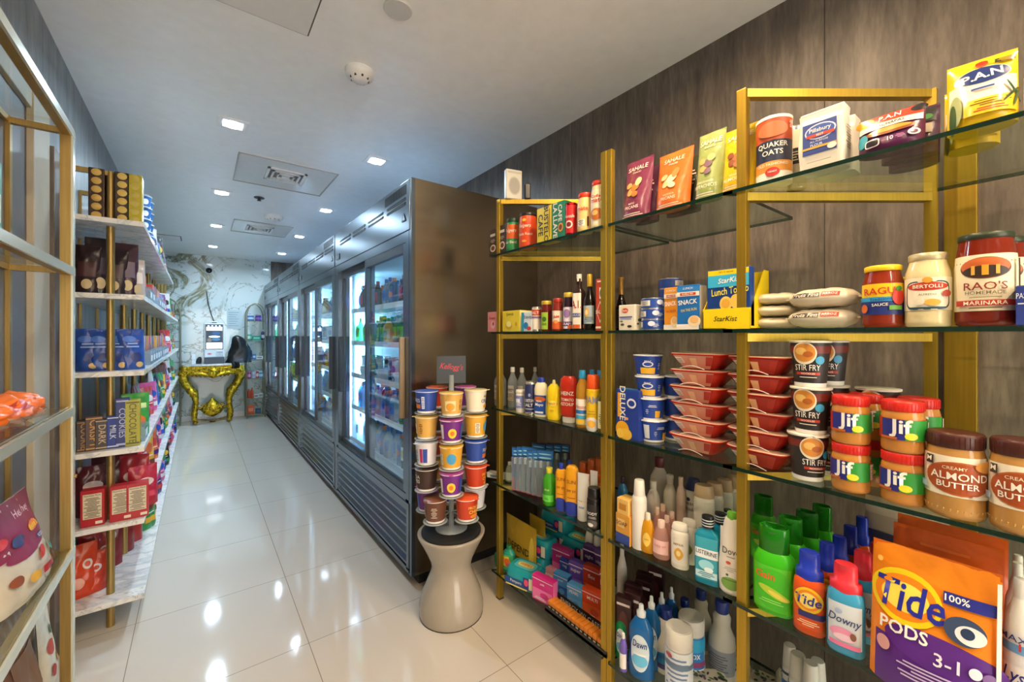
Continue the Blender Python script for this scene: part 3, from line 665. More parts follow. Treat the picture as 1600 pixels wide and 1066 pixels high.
tn = ['lowest', 'fourth', 'third', 'second', 'top']; ps = ['at the front', 'at the right', 'at the back right', 'at the back left', 'at the left']
for i in range(5):
    for k in range(5):
        dk = lay[i][k]; a = a0+2*PI*k/5+(0 if i > 0 else .62)
        col, lc, D = cup_design(dk)
        o = inst(('cup', dk), lambda: mk_cup('cereal_cup', .051, .041, .098, col, lc, D))
        o.location = (SX+CR*math.sin(a), SY-CR*math.cos(a), SEAT+.001+TZ[i]+.0012); o.rotation_euler = (0, 0, a+random.Random(i*9+k).uniform(-.3, .3))
        tag(o, '%s, %s tier, %s' % (cnames[dk], tn[i], ps[k]), 'cereal cup', 'cereal cups on the spinner')
# ---------------------------------------------------------------- far end: console table, kiosk, bag, notices
GOLD, nt, p = node_mat('gilded_carving'); N = nt.nodes
tc = N.new('ShaderNodeTexCoord'); n = N.new('ShaderNodeTexNoise'); n.inputs['Scale'].default_value = 28; n.inputs['Detail'].default_value = 4; n.inputs['Distortion'].default_value = 1.2
nt.links.new(tc.outputs['Object'], n.inputs['Vector']); r = N.new('ShaderNodeValToRGB'); r.color_ramp.elements[0].position = .36; r.color_ramp.elements[0].color = (*rgb('6b5210'), 1); r.color_ramp.elements[1].position = .55; r.color_ramp.elements[1].color = (*rgb('d9b32a'), 1)
nt.links.new(n.outputs['Fac'], r.inputs[0]); nt.links.new(r.outputs[0], p.inputs['Base Color']); p.inputs['Metallic'].default_value = .85; p.inputs['Roughness'].default_value = .28
bp = N.new('ShaderNodeBump'); bp.inputs['Strength'].default_value = .8; bp.inputs['Distance'].default_value = .012; nt.links.new(n.outputs['Fac'], bp.inputs['Height']); nt.links.new(bp.outputs[0], p.inputs['Normal'])
TXc, TYc = .17, 7.66
t = thing('console_table', (TXc, TYc, 0)); tag(t, 'ornate carved gold console table with a white marble top at the far wall', 'table')
tb = B(); pl = []
for i in range(41):
    a = PI+PI*i/40; pl.append((.36*math.copysign(abs(math.cos(a))**.6, math.cos(a)), -.0+.2*-abs(math.sin(a))**.5-.02))
pl += [(.36, .24), (-.36, .24)]
tb.prism(pl, .855, .878, SHELFM); tb.obj('marble_top', t)
def scroll(b, cx, y, cz, r0, turns, dir_, th, flip=1):
    pts = []; rr = []
    for i in range(26):
        q = i/25; a = q*turns*2*PI*dir_; R = r0*(1-q*.85); pts.append((cx+R*math.cos(a)*flip, y, cz+R*math.sin(a))); rr.append(th*(1-q*.5))
    b.tube(pts, rr, GOLD, 7)
ap = B()
for i in range(15):
    u = -.33+.66*i/14; d = .17-.10*abs(u/.33)**0+.0; zc = .80-.035*math.cos(u/.33*PI*.5)*1
    ap.loft([(zc-.085, .004, .004, 2, u, -.17), (zc-.045, .030, .026, 2, u, -.18), (zc, .034, .026, 2, u, -.185), (zc+.05, .026, .03, 2, u, -.17)], GOLD, 8)
ap.box(-.345, .345, -.19, .2, .775, .855, GOLD, .01)
for s in (-1, 1):
    for k in range(4): scroll(ap, s*(.06+.085*k), -.205, .80-.012*k, .036, 1.4, 1, .010, s)
    ap.tube([(s*.02, -.2, .70), (s*.10, -.2, .735), (s*.18, -.2, .755), (s*.27, -.19, .74)], [.022, .026, .024, .02], GOLD, 8)
ap.loft([(.67, .008, .008, 2, 0, -.2), (.69, .05, .03, 2, 0, -.2), (.73, .075, .04, 2, 0, -.2), (.79, .06, .04, 2, 0, -.19), (.83, .03, .03, 2, 0, -.18)], GOLD, 12)
ap.obj('carved_apron', t)
for s in (-1, 1):
    for (yy, sc) in ((-.13, 1), (.14, .9)):
        b = B(); P_ = [(s*.33, .84), (s*.345, .76), (s*.34, .68), (s*.315, .60), (s*.27, .52), (s*.225, .46), (s*.205, .40), (s*.20, .33), (s*.205, .25), (s*.215, .17), (s*.215, .10), (s*.205, .05), (s*.20, .015)]
        R_ = [.052, .060, .058, .050, .048, .054, .042, .036, .034, .040, .034, .028, .036]
        P2 = [(x, yy-.03*math.sin(z*4)*1, z) for x, z in P_]
        pts = []; rr = []
        for i in range(len(P2)-1):
            for q in (0, .34, .67): pts.append(tuple(P2[i][j]*(1-q)+P2[i+1][j]*q for j in range(3))); rr.append((R_[i]*(1-q)+R_[i+1]*q)*sc*(1+.12*math.sin(len(rr)*2.1)))
        b.tube(pts, rr, GOLD, 10); b.loft([(0, .03, .03), (.02, .04, .045), (.045, .025, .03)], GOLD, 10)
        for q in range(len(b.v)-30, len(b.v)): x, y, z = b.v[q]; b.v[q] = (x+s*.2, y+yy-.03*math.sin(.06), z)
        if sc == 1:
            scroll(b, s*.235, yy-.05, .49, .05, 1.3, -1, .014, s); scroll(b, s*.34, yy-.05, .72, .045, 1.3, 1, .013, s); scroll(b, s*.21, yy-.03, .16, .03, 1.2, 1, .01, s)
        b.obj('carved_leg', t)
b = B(); b.tube([(-.21, .0, .24), (-.12, .0, .2), (0, .0, .19), (.12, .0, .2), (.21, .0, .24)], [.018, .024, .03, .024, .018], GOLD, 8)
b.loft([(.09, .03, .03, 2, 0, -.03), (.13, .10, .055, 2, 0, -.03), (.20, .145, .07, 2, 0, -.03), (.27, .10, .055, 2, 0, -.03), (.33, .04, .03, 2, 0, -.03), (.37, .01, .01, 2, 0, -.03)], GOLD, 12)
for s in (-1, 1):
    for q in range(3): scroll(b, s*(.05+.03*q), -.09, .16+.05*q, .032, 1.4, 1, .009, s)
b.obj('carved_stretcher', t)
TT = .879
def ruz(x): return x
kx, ky_ = .19, 7.62
t = thing('payment_kiosk', (kx, ky_, TT)); tag(t, 'white tabletop self-checkout kiosk with a lit screen on the gold table', 'kiosk')
KW = M('dfe6ea', .3); b = B(); b.box(-.125, .125, -.035, .045, .09, .60, KW, .012); b.box(-.045, .045, -.02, .03, .595, .628, KW, .01); b.box(-.03, .03, -.022, -.018, .602, .614, DRK); b.obj('housing', t)
B().box(-.12, .12, -.05, .08, 0, .09, M('39434c', .4), .004).obj('stand_base', t)
b = B(); b.box(-.108, .108, -.039, -.034, .21, .585, M('0d1116', .15), .001); fn = planar(0, .078)
E = lambda c, s=1.3: M(c, .4, 0, 'e', s)
b.grid(fn, -.095, .095, .222, .575, 1, 1, E('f4f8fa'), .0005)
b.grid(fn, -.095, .095, .31, .49, 1, 1, E('27384a', .6), .0009); b.disc(fn, 0, .40, .07, .014, E('dfeef5'), .0013); b.disc(fn, .02, .36, .05, .022, E('3c6a8c', .8), .0013); b.disc(fn, .02, .45, .05, .025, E('2a4a72', .8), .0013); b.disc(fn, -.06, .35, .028, .03, E('6a6658', .8), .0013)
b.grid(fn, -.095, .095, .545, .575, 1, 1, E('2c3a48', .7), .0009)
for k in range(4): b.disc(fn, -.07+.045*k, .56, .011, .009, E('e8f2f7'), .0013)
b.text('Hi', fn, -.075, .515, .012, E('2a3f56', .6), .0013, None, .03); b.grid(fn, -.08, .02, .26, .264, 1, 1, E('c98a8a', .8), .0009); b.grid(fn, -.08, .05, .248, .251, 1, 1, E('c0c6cc', .8), .0009)
b.obj('touch_screen', t)
b = B(); fn = planar(0, .07); b.disc(fn, -.06, .145, .03, .016, M('e2a6ac'), .001); b.disc(fn, -.06, .145, .016, .008, M('c2485a'), .0014); b.obj('tap_to_pay_mark', t)
b = B(); b.box(.022, .108, -.042, -.034, .112, .185, M('c3ccd2', .3), .003); b.box(.03, .1, -.0425, -.0415, .165, .172, DRK); b.text('PAY', planar(0, .084), .065, .14, .014, M('4d5a66'), .001, None, .02); b.obj('card_reader', t)
# crumpled black bag
def blob(name, rings, seg, mat, amp, freq, seed):
    b = B(); V = []
    for z, rx, ry, cx, cy in rings:
        for i in range(seg):
            a = 2*PI*i/seg; p_ = Vector((math.cos(a)*freq, math.sin(a)*freq, z*freq*4+seed)); q = 1+amp*(noise.noise(p_)+.6*abs(noise.noise(p_*2.3)))
            V.append((cx+rx*q*math.cos(a), cy+ry*q*math.sin(a), z))
    n_ = len(rings); b.add(V, [(k*seg+i, k*seg+(i+1) % seg, (k+1)*seg+(i+1) % seg, (k+1)*seg+i) for k in range(n_-1) for i in range(seg)], mat, True)
    b.add(V[:seg], [tuple(range(seg))[::-1]], mat); b.add(V[-seg:], [tuple(range(seg))], mat)
    return b
BLK = M('0a0b0d', .3, 0, 'f')
rg = []
for i in range(18):
    q = i/17; rg.append((q*.42, .16*(1-q)**.45+.012, .10*(1-q)**.5+.01, .02-.02*q+.03*math.sin(q*3), 0))
bb = blob('b', rg, 40, BLK, .22, 1.7, 3); t = thing('black_plastic_bag', (.47, 7.66, TT+.001)); tag(t, 'crumpled shiny black plastic bag slumped beside the kiosk', 'bag')
bb.obj('bag_body', t)
b = B(); b.grid(lambda u, v, o=0: (-.08+u+.01*math.sin(v*40), -.215-.012*math.sin(u*60)-.01*math.sin(v*30+1), -v+.006), 0, .10, -.02, .08, 8, 8, BLK); b.grid(lambda u, v, o=0: (-.08+u, -.235+v, .006), 0, .10, .0, .17, 4, 4, BLK); b.obj('bag_flap', t)
t = thing('tissue_pack', (-.055, 7.66, TT)); tag(t, 'small upright white box left of the kiosk', 'box'); b = B(); b.box(-.022, .022, -.04, .04, 0, .15, M('e5eaee', .4), .002); b.obj('carton', t); b = B(); b.box(-.018, .018, -.0415, -.0405, .06, .062, M('8795a5')); b.obj('carton_seam', t)
tag(blob('b', [(0, .03, .03, 0, 0), (.03, .035, .03, 0, 0), (.07, .03, .028, .005, 0), (.10, .012, .012, .01, 0)], 18, M('20252c', .5), .1, 1.2, 1).obj('coin_pouch', None, (.005, 7.70, TT)), 'small dark lumpy pouch between the white box and kiosk', 'pouch')
# camera dome, cable, notice on the far wall
t = thing('dome_camera', (.13, ROOM_FAR, 2.30)); tag(t, 'small dark dome security camera on the marble wall', 'camera')
b = B(); b.lathe([(.055, 0), (.055, .03), (.045, .035)], M('cfd4d6', .3), 24); o = b.obj('mount_ring', t); o.rotation_euler = (PI/2, 0, 0)
b = B(); b.lathe([(.043, .03), (.04, .05), (.028, .066), (.001, .072)], M('10151a', .08), 24); o = b.obj('dome', t); o.rotation_euler = (PI/2, 0, 0)
b = B(); b.tube([(.10, 7.94, 1.98), (.12, 7.94, 1.8), (.16, 7.94, 1.62), (.20, 7.94, 1.50), (.22, 7.94, 1.42)], .007, M('3b4548', .5), 8); b.loft([(1.41, .03, .012, 2, .22, 7.93), (1.45, .035, .014, 2, .22, 7.93), (1.47, .02, .01, 2, .22, 7.93)], M('8fa2a6', .3), 12)
tag(b.obj('wall_cable'), 'dark cable running down the marble wall behind the kiosk', 'cable')
tag(B().box(.36, .56, ROOM_FAR-.004, ROOM_FAR-.001, 1.40, 1.70, M('b9c8cc', .5)).obj('wall_notice'), 'pale paper notice with faint lines on the marble wall right of the kiosk', 'notice')
o = bpy.data.objects['wall_notice']
bb = B(); fn = lambda u, v, q=0: (u, ROOM_FAR-.0045-q, v)
for k in range(7): bb.grid(fn, .38, .38+.14-.02*(k % 3), 1.66-.035*k, 1.666-.035*k, 1, 1, M('6c7f88'), .0003)
bb.obj('printed_lines', o)
# ---------------------------------------------------------------- goods on the right-hand racks
def RC(px0, px1, ytop, si, xo=.012):
    r = .03; mid = (px0+px1)/2
    for _ in range(6):
        X = RFR+xo+r; Y = onX(mid, X); t = depth(X, Y); a = (mid-CX)/F; r = (px1-px0)*t/(2*F*math.sqrt(1+a*a))
    return X, Y, r, zat(ytop, X, Y)-S[si]
def RB(px0, px1, ytop, si, xo=.012):
    X = RFR+xo; y0 = onX(px0, X); y1 = onX(px1, X); Y = (y0+y1)/2
    return X, Y, y0-y1, zat(ytop, X, Y)-S[si]
def put(o, x, y, z, rz, label, cat, group=None):
    o.location = (x, y, z+.0006); o.rotation_euler = (0, 0, rz); tag(o, label, cat, group); return o
AIS = -PI/2
def fc(x, y, k=.5): return AIS+k*math.atan2(y, x)
def cylitem(mk, px0, px1, ytop, si, label, cat, xo=.012, k=.5, group=None, hk=1, dz=0):
    X, Y, r, h = RC(px0, px1, ytop, si, xo); o = mk(r, h*hk); return put(o, X, Y, S[si]+dz, fc(X, Y, k), label, cat, group)
def boxitem(mk, px0, px1, ytop, si, d, label, cat, xo=.012, group=None, rot=0, dz=0):
    X, Y, w_, h = RB(px0, px1, ytop, si, xo); o = mk(w_, h); return put(o, X+d/2, Y, S[si]+dz, AIS+rot, label, cat, group)
# ===== top shelf, far bay
for i, (a, b_, y) in enumerate(((764, 777, 359), (779, 791, 352))):
    boxitem(lambda w, h: mk_carton('coffee_pod_box', w, .07, h, '33241f', [('e', 0, .28, .33, .14, M('e8dccb')), ('e', 0, .28, .22, .09, M('6b3a26')), ('r', 0, .78, .6, .10, M('e8e0d4')), ('l', 0, .55, .6, .14, 3, M('c9b8a2'))], side='1f1613'), a, b_, y, 0, .07, 'dark brown coffee pod box on the top shelf, %s the end brass post' % ('left of' if i == 0 else 'just right of'), 'coffee box')
lidd = M('201d1c', .35)
cylitem(lambda r, h: mk_jar('coffee_jar', r, h, M('2f8a4c', .3), M('1d3a28', .35), M('e0642a', .3), [('r', 0, .2, 3, .4, M('2f8a4c')), ('t', 'Folgers', 0, .72, .2, M('f6ead6'), {'shear': .3}), ('t', 'Noir Blend', 0, .25, .12, M('f6ead6'))], (.1, .8), .13, lidr=.95, neck=.93), 791, 812, 343, 0, 'green and orange coffee jar with a dark green lid, top shelf', 'coffee jar')
cylitem(lambda r, h: mk_jar('coffee_jar', r, h, M('dd4f22', .3), lidd, M('dd4a20', .3), [('t', 'Folgers', 0, .7, .16, M('f6ead6'), {'shear': .3}), ('t', 'Classic Roast', 0, .42, .10, M('f6ead6')), ('e', 0, .92, .12, .05, M('f6c63a')), ('e', 0, .16, .14, .04, M('f0a04a'))], (.06, .84), .10, lidr=.95, neck=.93), 811, 839, 335, 0, 'orange-red coffee canister with a dark lid, top shelf', 'coffee jar')
R90 = {'rot': -PI/2, 'mw': 3}
boxitem(lambda w, h: mk_carton('coffee_brick', w, .06, h, 'ead21c', [('t', 'CAFE', -.22, .5, .2, M('26211c'), {'rot': -PI/2, 'mw': 3, 'bold': .05}), ('t', 'BUSTELO', .18, .5, .19, M('26211c'), {'rot': -PI/2, 'mw': 3.2, 'bold': .05}), ('r', .42, .5, .05, .8, M('b3541d'))], side='e0c818'), 839, 861, 324, 0, .06, 'yellow vacuum brick of ground coffee on the top shelf', 'coffee')
boxitem(lambda w, h: mk_carton('coffee_brick', w, .06, h, '14805a', [('t', 'CAFE', .18, .68, .15, M('f4efe2'), {'rot': -PI/2, 'mw': 3, 'bold': .06}), ('t', 'LA LLAVE', -.2, .5, .17, M('f4efe2'), {'rot': -PI/2, 'mw': 4, 'bold': .06}), ('e', .22, .28, .2, .12, M('e8a23c')), ('e', .22, .28, .13, .08, M('7a3d1c'))], side='0f6b4b'), 862, 882, 316, 0, .06, 'green vacuum brick of ground coffee on the top shelf', 'coffee')
cylitem(lambda r, h: mk_can('coffee_can', r, h, M('c9262a', .3), [('t', "Nescafe", 0, .6, .12, M('f3e6da')), ('e', 0, .3, .3, .14, M('e8d8cc')), ('e', 0, .3, .2, .09, M('7a1f1c'))], rim='b3191e'), 883, 902, 319, 0, 'red instant coffee can beside the creamer jars, top shelf', 'coffee can')
CRM = [('r', -.1, .22, .5, .24, M('f7f0e2')), ('l', -.1, .22, .4, .2, 6, M('40352c')), ('t', 'mate', 0, .72, .12, M('c8261e'), {'bold': .04}), ('r', .34, .25, .1, .35, M('5b2a1c'))]
CRM2 = [('t', 'Coffee', 0, .82, .09, M('c8261e'), {'bold': .03}), ('t', 'mate', 0, .70, .11, M('c8261e'), {'bold': .04}), ('e', 0, .32, .42, .16, M('c06a26')), ('e', -.1, .36, .18, .07, M('e9b76a'))]
cylitem(lambda r, h: mk_jar('creamer_jar', r, h, M('ecca86', .3), M('d8381f', .35), M('efc983', .35), CRM, (.08, .78), .12, lidr=.88, neck=.84), 902, 927, 304, 0, 'shorter cream coffee-creamer jar with red lid, top shelf far bay', 'creamer')
cylitem(lambda r, h: mk_jar('creamer_jar', r, h, M('f0d8a8', .3), M('d8381f', .35), M('f2e3c2', .35), CRM2, (.05, .80), .10, lidr=.88, neck=.84), 923, 951, 285, 0, 'taller creamer jar with red lid, partly behind the brass post', 'creamer')
# white gadget on the rack's top bar
t = thing('white_speaker', (0, 0, 0)); b = B(); w_, h_ = .085, .145
b.box(-w_/2, w_/2, -.016, .016, 0, h_, M('e5dfd0', .4), .005); b.obj('housing', t)
b = B(); fn = planar(w_, .032); b.disc(fn, 0, h_*.44, .032, .045, M('cfc8b8', .6), .001, 28); b.disc(fn, 0, h_*.44, .027, .039, M('b8b2a5', .7), .0016, 28); b.grid(fn, -.035, .035, h_*.86, h_*.93, 1, 1, M('cfc8b8'), .001); b.obj('speaker_grille', t)
bx, by = RX+SLX*.065, YA0+SLY*.065
put(t, bx, by, RTOP, -.25, 'small white square speaker standing on top of the far brass rack', 'speaker')
t = thing('black_adapter'); b = B(); b.box(-.014, .014, -.02, .02, 0, .075, M('1d1c1b', .35), .004); b.obj('housing', t); b = B(); b.tube([(0, .02, .04), (.01, .03, .06), (.02, .03, .03), (.015, .025, .002)], .003, M('2a2926'), 6); b.obj('cable', t)
put(t, RX+SLX*.135, YA0+SLY*.135, RTOP, -.5, 'small black gadget with a cable behind the white speaker', 'gadget')
# ===== second shelf, far bay
boxitem(lambda w, h: mk_carton('sweetener_box', w, .07, h, 'e9949c', [('t', 'Sweet', 0, .7, .16, M('a8364a'), {'shear': .3}), ('e', .1, .35, .25, .2, M('f4c2c4')), ('e', .15, .4, .1, .1, M('b8405a'))]), 762, 776, 488, 1, .07, 'pink sweetener box left of the end post, second shelf', 'sweetener box')
boxitem(lambda w, h: mk_carton('sweetener_box', w, .08, h, 'f0d83a', [('t', 'Splenda', -.05, .82, .18, M('6a5a1c'), {'shear': .2}), ('e', -.1, .3, .2, .2, M('d9b22a')), ('e', -.1, .36, .15, .14, M('f6e98a')), ('e', .32, .35, .06, .1, M('d99a1c'))], side='e9e2a8'), 785, 812, 486, 1, .08, 'yellow sweetener box on the second shelf, far bay', 'sweetener box')
boxitem(lambda w, h: mk_carton('sweetener_box', w, .07, h, 'eef3f6', [('r', -.38, .5, .24, .98, M('2aa3c8')), ('t', 'Stevia', .1, .75, .2, M('2a6fa8')), ('e', -.05, .3, .22, .18, M('2a8fd0')), ('e', .25, .15, .2, .1, M('d8432a'))]), 815, 831, 488, 1, .07, 'white and blue sweetener box beside the yellow one, second shelf', 'sweetener box')
cylitem(lambda r, h: mk_can('salt_shaker', r, h, M('f1ead9', .4), [('r', 0, .82, 3, .28, M('c8452a')), ('t', 'SALT', 0, .8, .14, M('f3ecdf')), ('r', 0, .58, 3, .08, M('8a6a9c'))], rim='efe7d8'), 831, 846, 480, 1, 'small white seasoning shaker with red band, second shelf', 'seasoning')
HG = M('6a1d16', .12, 0, 'c', .8)
def smalljar(px0, px1, yt, body, lid, lab, D, label, lz=(.06, .62), **kw):
    return cylitem(lambda r, h: mk_jar('jam_jar', r, h, M(body, .12), M(lid, .3, .3), M(lab, .4), D, lz, .12, **kw), px0, px1, yt, 1, label, 'jar')
smalljar(845, 863, 471, '6b1c1a', 'd8b43c', '9bc23a', [('e', 0, .6, .18, .14, M('3a6b1c')), ('t', '100', 0, .3, .14, M('2d4a16'))], 'dark jelly jar with a lime green label, second shelf far bay', W=1.1)
smalljar(863, 880, 467, '8c2a22', 'b8392f', 'f0e2cf', [('r', 0, .2, 3, .4, M('e0642a')), ('t', 'JAM', 0, .65, .2, M('c8452a'), {'bold': .04}), ('e', 0, .4, .2, .1, M('e89a4a'))], 'red jam jar with orange and cream label, second shelf far bay')
smalljar(880, 897, 458, '2c1526', 'e0c04a', 'e9dfe9', [('e', 0, .7, .34, .2, M('9a7ab0')), ('r', 0, .22, 3, .2, M('4c2a78')), ('t', 'GRAPE', 0, .22, .12, M('f0e8f2'))], 'dark grape jelly jar with gold cap and purple label', )
cylitem(lambda r, h: mk_bottle('sauce_bottle', [(r*.9, 0), (r, h*.03), (r, h*.66), (r*.85, h*.7), (r*.45, h*.76), (r*.42, h*.92)], M('2a1712', .1), M('f2ede2', .4), [(r*.46, h*.87), (r*.46, h)], M('f2ead8', .4), (.04, .66), [('t', 'A.1.', 0, .68, .22, M('b8321f'), {'bold': .05}), ('r', 0, .38, .8, .1, M('2f4ea8')), ('t', 'SAUCE', 0, .38, .06, M('f2ead8')), ('r', 0, .06, 3, .1, M('d8642a'))], p=4), 896, 914, 429, 1, 'square steak sauce bottle with white cap and cream label', 'sauce bottle', k=.3)
def soyb(r, h): return mk_bottle('sauce_bottle', [(r*.92, 0), (r, h*.02), (r, h*.48), (r*.9, h*.56), (r*.45, h*.72), (r*.38, h*.9)], M('16120f', .08), M('d8b03a', .3, .4), [(r*.44, h*.78), (r*.44, h*.99), (r*.4, h)], M('a9bcc2', .4), (.12, .44), [('e', -.1, .62, .22, .25, M('e2a43a')), ('e', -.1, .62, .13, .14, M('f3e0b0')), ('l', .1, .25, .8, .3, 3, M('5a707a'))])
cylitem(soyb, 912, 931, 429, 1, 'dark vinegar bottle with gold neck foil and pale blue label', 'sauce bottle')
boxitem(lambda w, h: mk_carton('hot_sauce_box', w, .05, h, 'c8452a', [('e', 0, .36, .42, .22, M('f0e2cf'), {'p': 1}), ('e', 0, .36, .36, .18, M('c8452a'), {'p': 1}), ('t', 'SALSA', 0, .36, .07, M('f0e2cf')), ('r', 0, .95, .6, .03, M('f0e2cf')), ('r', .2, .72, .5, .22, M('e9e2cf')), ('e', .2, .72, .2, .09, M('3a5a3a')), ('r', 0, .06, .9, .04, M('f0e2cf'))]), 931, 945, 436, 1, .05, 'tall red-orange hot sauce box beside the wide brass post', 'sauce box')
cylitem(lambda r, h: mk_bottle('sauce_bottle', [(r*.92, 0), (r, h*.02), (r, h*.45), (r*.8, h*.55), (r*.4, h*.68), (r*.36, h*.9)], M('120f0e', .08), M('c89a4a', .3, .4), [(r*.42, h*.66), (r*.40, h*.97), (r*.5, h*.975), (r*.5, h)], M('2a2320'), (.05, .4), []), 962, 979, 434, 1, 'black soy sauce bottle behind the white tea box', 'sauce bottle', xo=.08)
# ===== second shelf, middle bay
boxitem(lambda w, h: mk_carton('tea_box', w, .05, h, 'eee6d4', [('e', -.1, .78, .2, .1, M('d8532a')), ('t', 'Badia', -.1, .78, .08, M('f6efe0'), {'mw': .4}), ('r', -.05, .52, .8, .05, M('4a5a9c')), ('r', -.05, .45, .7, .03, M('7a8ac0')), ('e', -.25, .22, .12, .05, M('5a5a3a')), ('e', .2, .15, .14, .05, M('3a3428')), ('e', -.3, .35, .1, .03, M('6b7a4a'))], DS=[('e', 0, .4, .2, .06, M('4a5a3a')), ('e', -.2, .25, .12, .04, M('3a4a2a'))], side='e4dcc8'), 967, 992, 477, 1, .05, 'white tea box with blue stripe and leaves, middle bay second shelf', 'tea box')
TD = [('r', -.45, .5, .5, .6, M('ece6da')), ('l', -.45, .5, .4, .5, 7, M('4b5a6a')), ('e', .2, .6, .14, .28, M('d8dff0')), ('l', .35, .4, .3, .4, 3, M('c8d2ea'))]
X, Y, r, h = RC(1001, 1040, 467, 1, .012)
for i in range(3): put(inst('tuna', lambda: mk_can('tuna_can', r, h/3, M('2a4ba0', .3), TD, 'c9cdd6')), X, Y, S[1]+i*h/3, fc(X, Y, .6)+i*.35-.3, 'blue tuna can in the front stack, %s of three' % ['bottom', 'middle', 'top'][i], 'can', 'tuna cans')
X2, Y2 = X+2*r+.004, Y-.012
for i in range(5): put(inst('tuna', None), X2, Y2, S[1]+i*h/3, fc(X2, Y2, .6)+i*.5, 'blue tuna can in the taller rear stack, %s' % ['bottom', 'second up', 'third up', 'fourth up', 'topmost'][i], 'can', 'tuna cans')
put(inst('tuna', None), X2+.01, Y2-2*r-.02, S[1]+0*h, 0, 'blue tuna can behind the snack kit boxes, lower', 'can', 'tuna cans')
def snack(w, h, c, t2): return mk_carton('snack_kit_box', w, .04, h, c, [('r', 0, .9, 1, .13, M(t2)), ('t', 'LUNCH', 0, .93, .05, M('e8eef8')), ('r', 0, .8, 1, .1, M('f1e9dc')), ('r', 0, .8, .7, .06, M('c8452a')), ('t', 'BUMBLE BEE', 0, .8, .035, M('f1e9dc'), {'mw': .66}), ('t', 'SNACK', 0, .62, .11, M('f4efe6'), {'bold': .05, 'rot': .06, 'mw': .85}), ('t', 'ON THE RUN', .05, .44, .06, M('f1d23a') if c == '2272c0' else M('b8321f'), {'mw': .7, 'rot': .1}), ('r', 0, .06, 1, .12, M('efe8de')), ('e', .3, .18, .28, .13, M('f0d9b0')), ('e', .3, .22, .18, .08, M('e8b878'))], side='e9e1d4')
boxitem(lambda w, h: snack(w, h, 'ef9a24', 'e8a030'), 1038, 1059, 450, 1, .04, 'orange tuna snack kit box, behind left of the blue one', 'snack box', xo=.03)
boxitem(lambda w, h: snack(w, h, '2272c0', '2e86d2'), 1058, 1093, 446, 1, .04, 'blue and white tuna snack kit box on the second shelf', 'snack box')
def starkist(w, h):
    t = thing('tuna_pouch_display'); d = .12; Y_ = M('f2d414', .4); b = B()
    b.box(-w/2, w/2, -d/2, -d/2+.002, 0, h*.34, Y_); b.box(-w/2, w/2, -d/2, d/2, 0, .002, Y_); b.box(-w/2, w/2, d/2-.002, d/2, 0, h*.98, Y_)
    for s in (-1, 1):
        x = s*w/2; V = [(x, -d/2, 0), (x, d/2, 0), (x, d/2, h*.98), (x, d/2-.03, h*.98), (x, -d/2, h*.3)]; b.add(V+[(v[0]-s*.002, v[1], v[2]) for v in V], [(0, 1, 2, 3, 4), (5, 6, 7, 8, 9)]+[(i, (i+1) % 5, 5+(i+1) % 5, 5+i) for i in range(5)], Y_)
    fn = planar(w, d); b.text('StarKist', fn, 0, h*.17, h*.085, M('2a2a20'), .001, w*.8, .03, .25)
    b.obj('display_tray', t)
    q = B(); x0, x1 = -w*.42, w*.5; fn = planar(w, d-.006)
    q.box(x0, x1, -d/2+.003, -d/2+.028, h*.03, h, M('1d3f86', .3), .003); C_ = lambda c: M(c, .35)
    q.grid(fn, x0+.004, x1-.004, h*.9, h*.985, 1, 1, C_('f2d414'), .0006); q.text('TRY IT NOW', fn, 0, h*.945, h*.03, C_('8a5a1c'), .001, w*.5)
    q.grid(fn, x0+.004, x1-.004, h*.70, h*.9, 1, 1, C_('3fb5e0'), .0006)
    q.text('StarKist', fn, w*.08, h*.81, h*.085, C_('f6f4ee'), .0012, w*.6, .04, .25, .06)
    q.text('Lunch To-Go', fn, .01, h*.635, h*.12, C_('f2e23a'), .0012, w*.78, .03, .1, .09)
    q.disc(fn, w*.0, h*.42, w*.13, h*.12, C_('f0cf6a'), .001); q.disc(fn, w*.22, h*.45, w*.13, h*.12, C_('eac35a'), .0014); q.disc(fn, w*.0, h*.42, w*.09, h*.08, C_('e4ac42'), .0018)
    q.disc(fn, -w*.2, h*.22, w*.15, h*.12, C_('dfe6da'), .001); q.disc(fn, -w*.2, h*.2, w*.09, h*.07, C_('9ab23a'), .0014)
    q.grid(fn, w*.1, w*.42, h*.1, h*.26, 1, 1, C_('f2d23a'), .001); q.grid(fn, w*.1, w*.42, h*.26, h*.32, 1, 1, C_('1b2f6a'), .0014); q.obj('lunch_kit', t)
    q = B(); q.box(-.02, .02, -d/2+.05, -d/2+.07, 0, h*1.0, M('d8d4c8', .4), .004); q.obj('rear_kit', t)
    return t
boxitem(starkist, 1098, 1172, 420, 1, .12, 'yellow tuna kit display tray with a blue kit in front', 'display box', xo=.006)
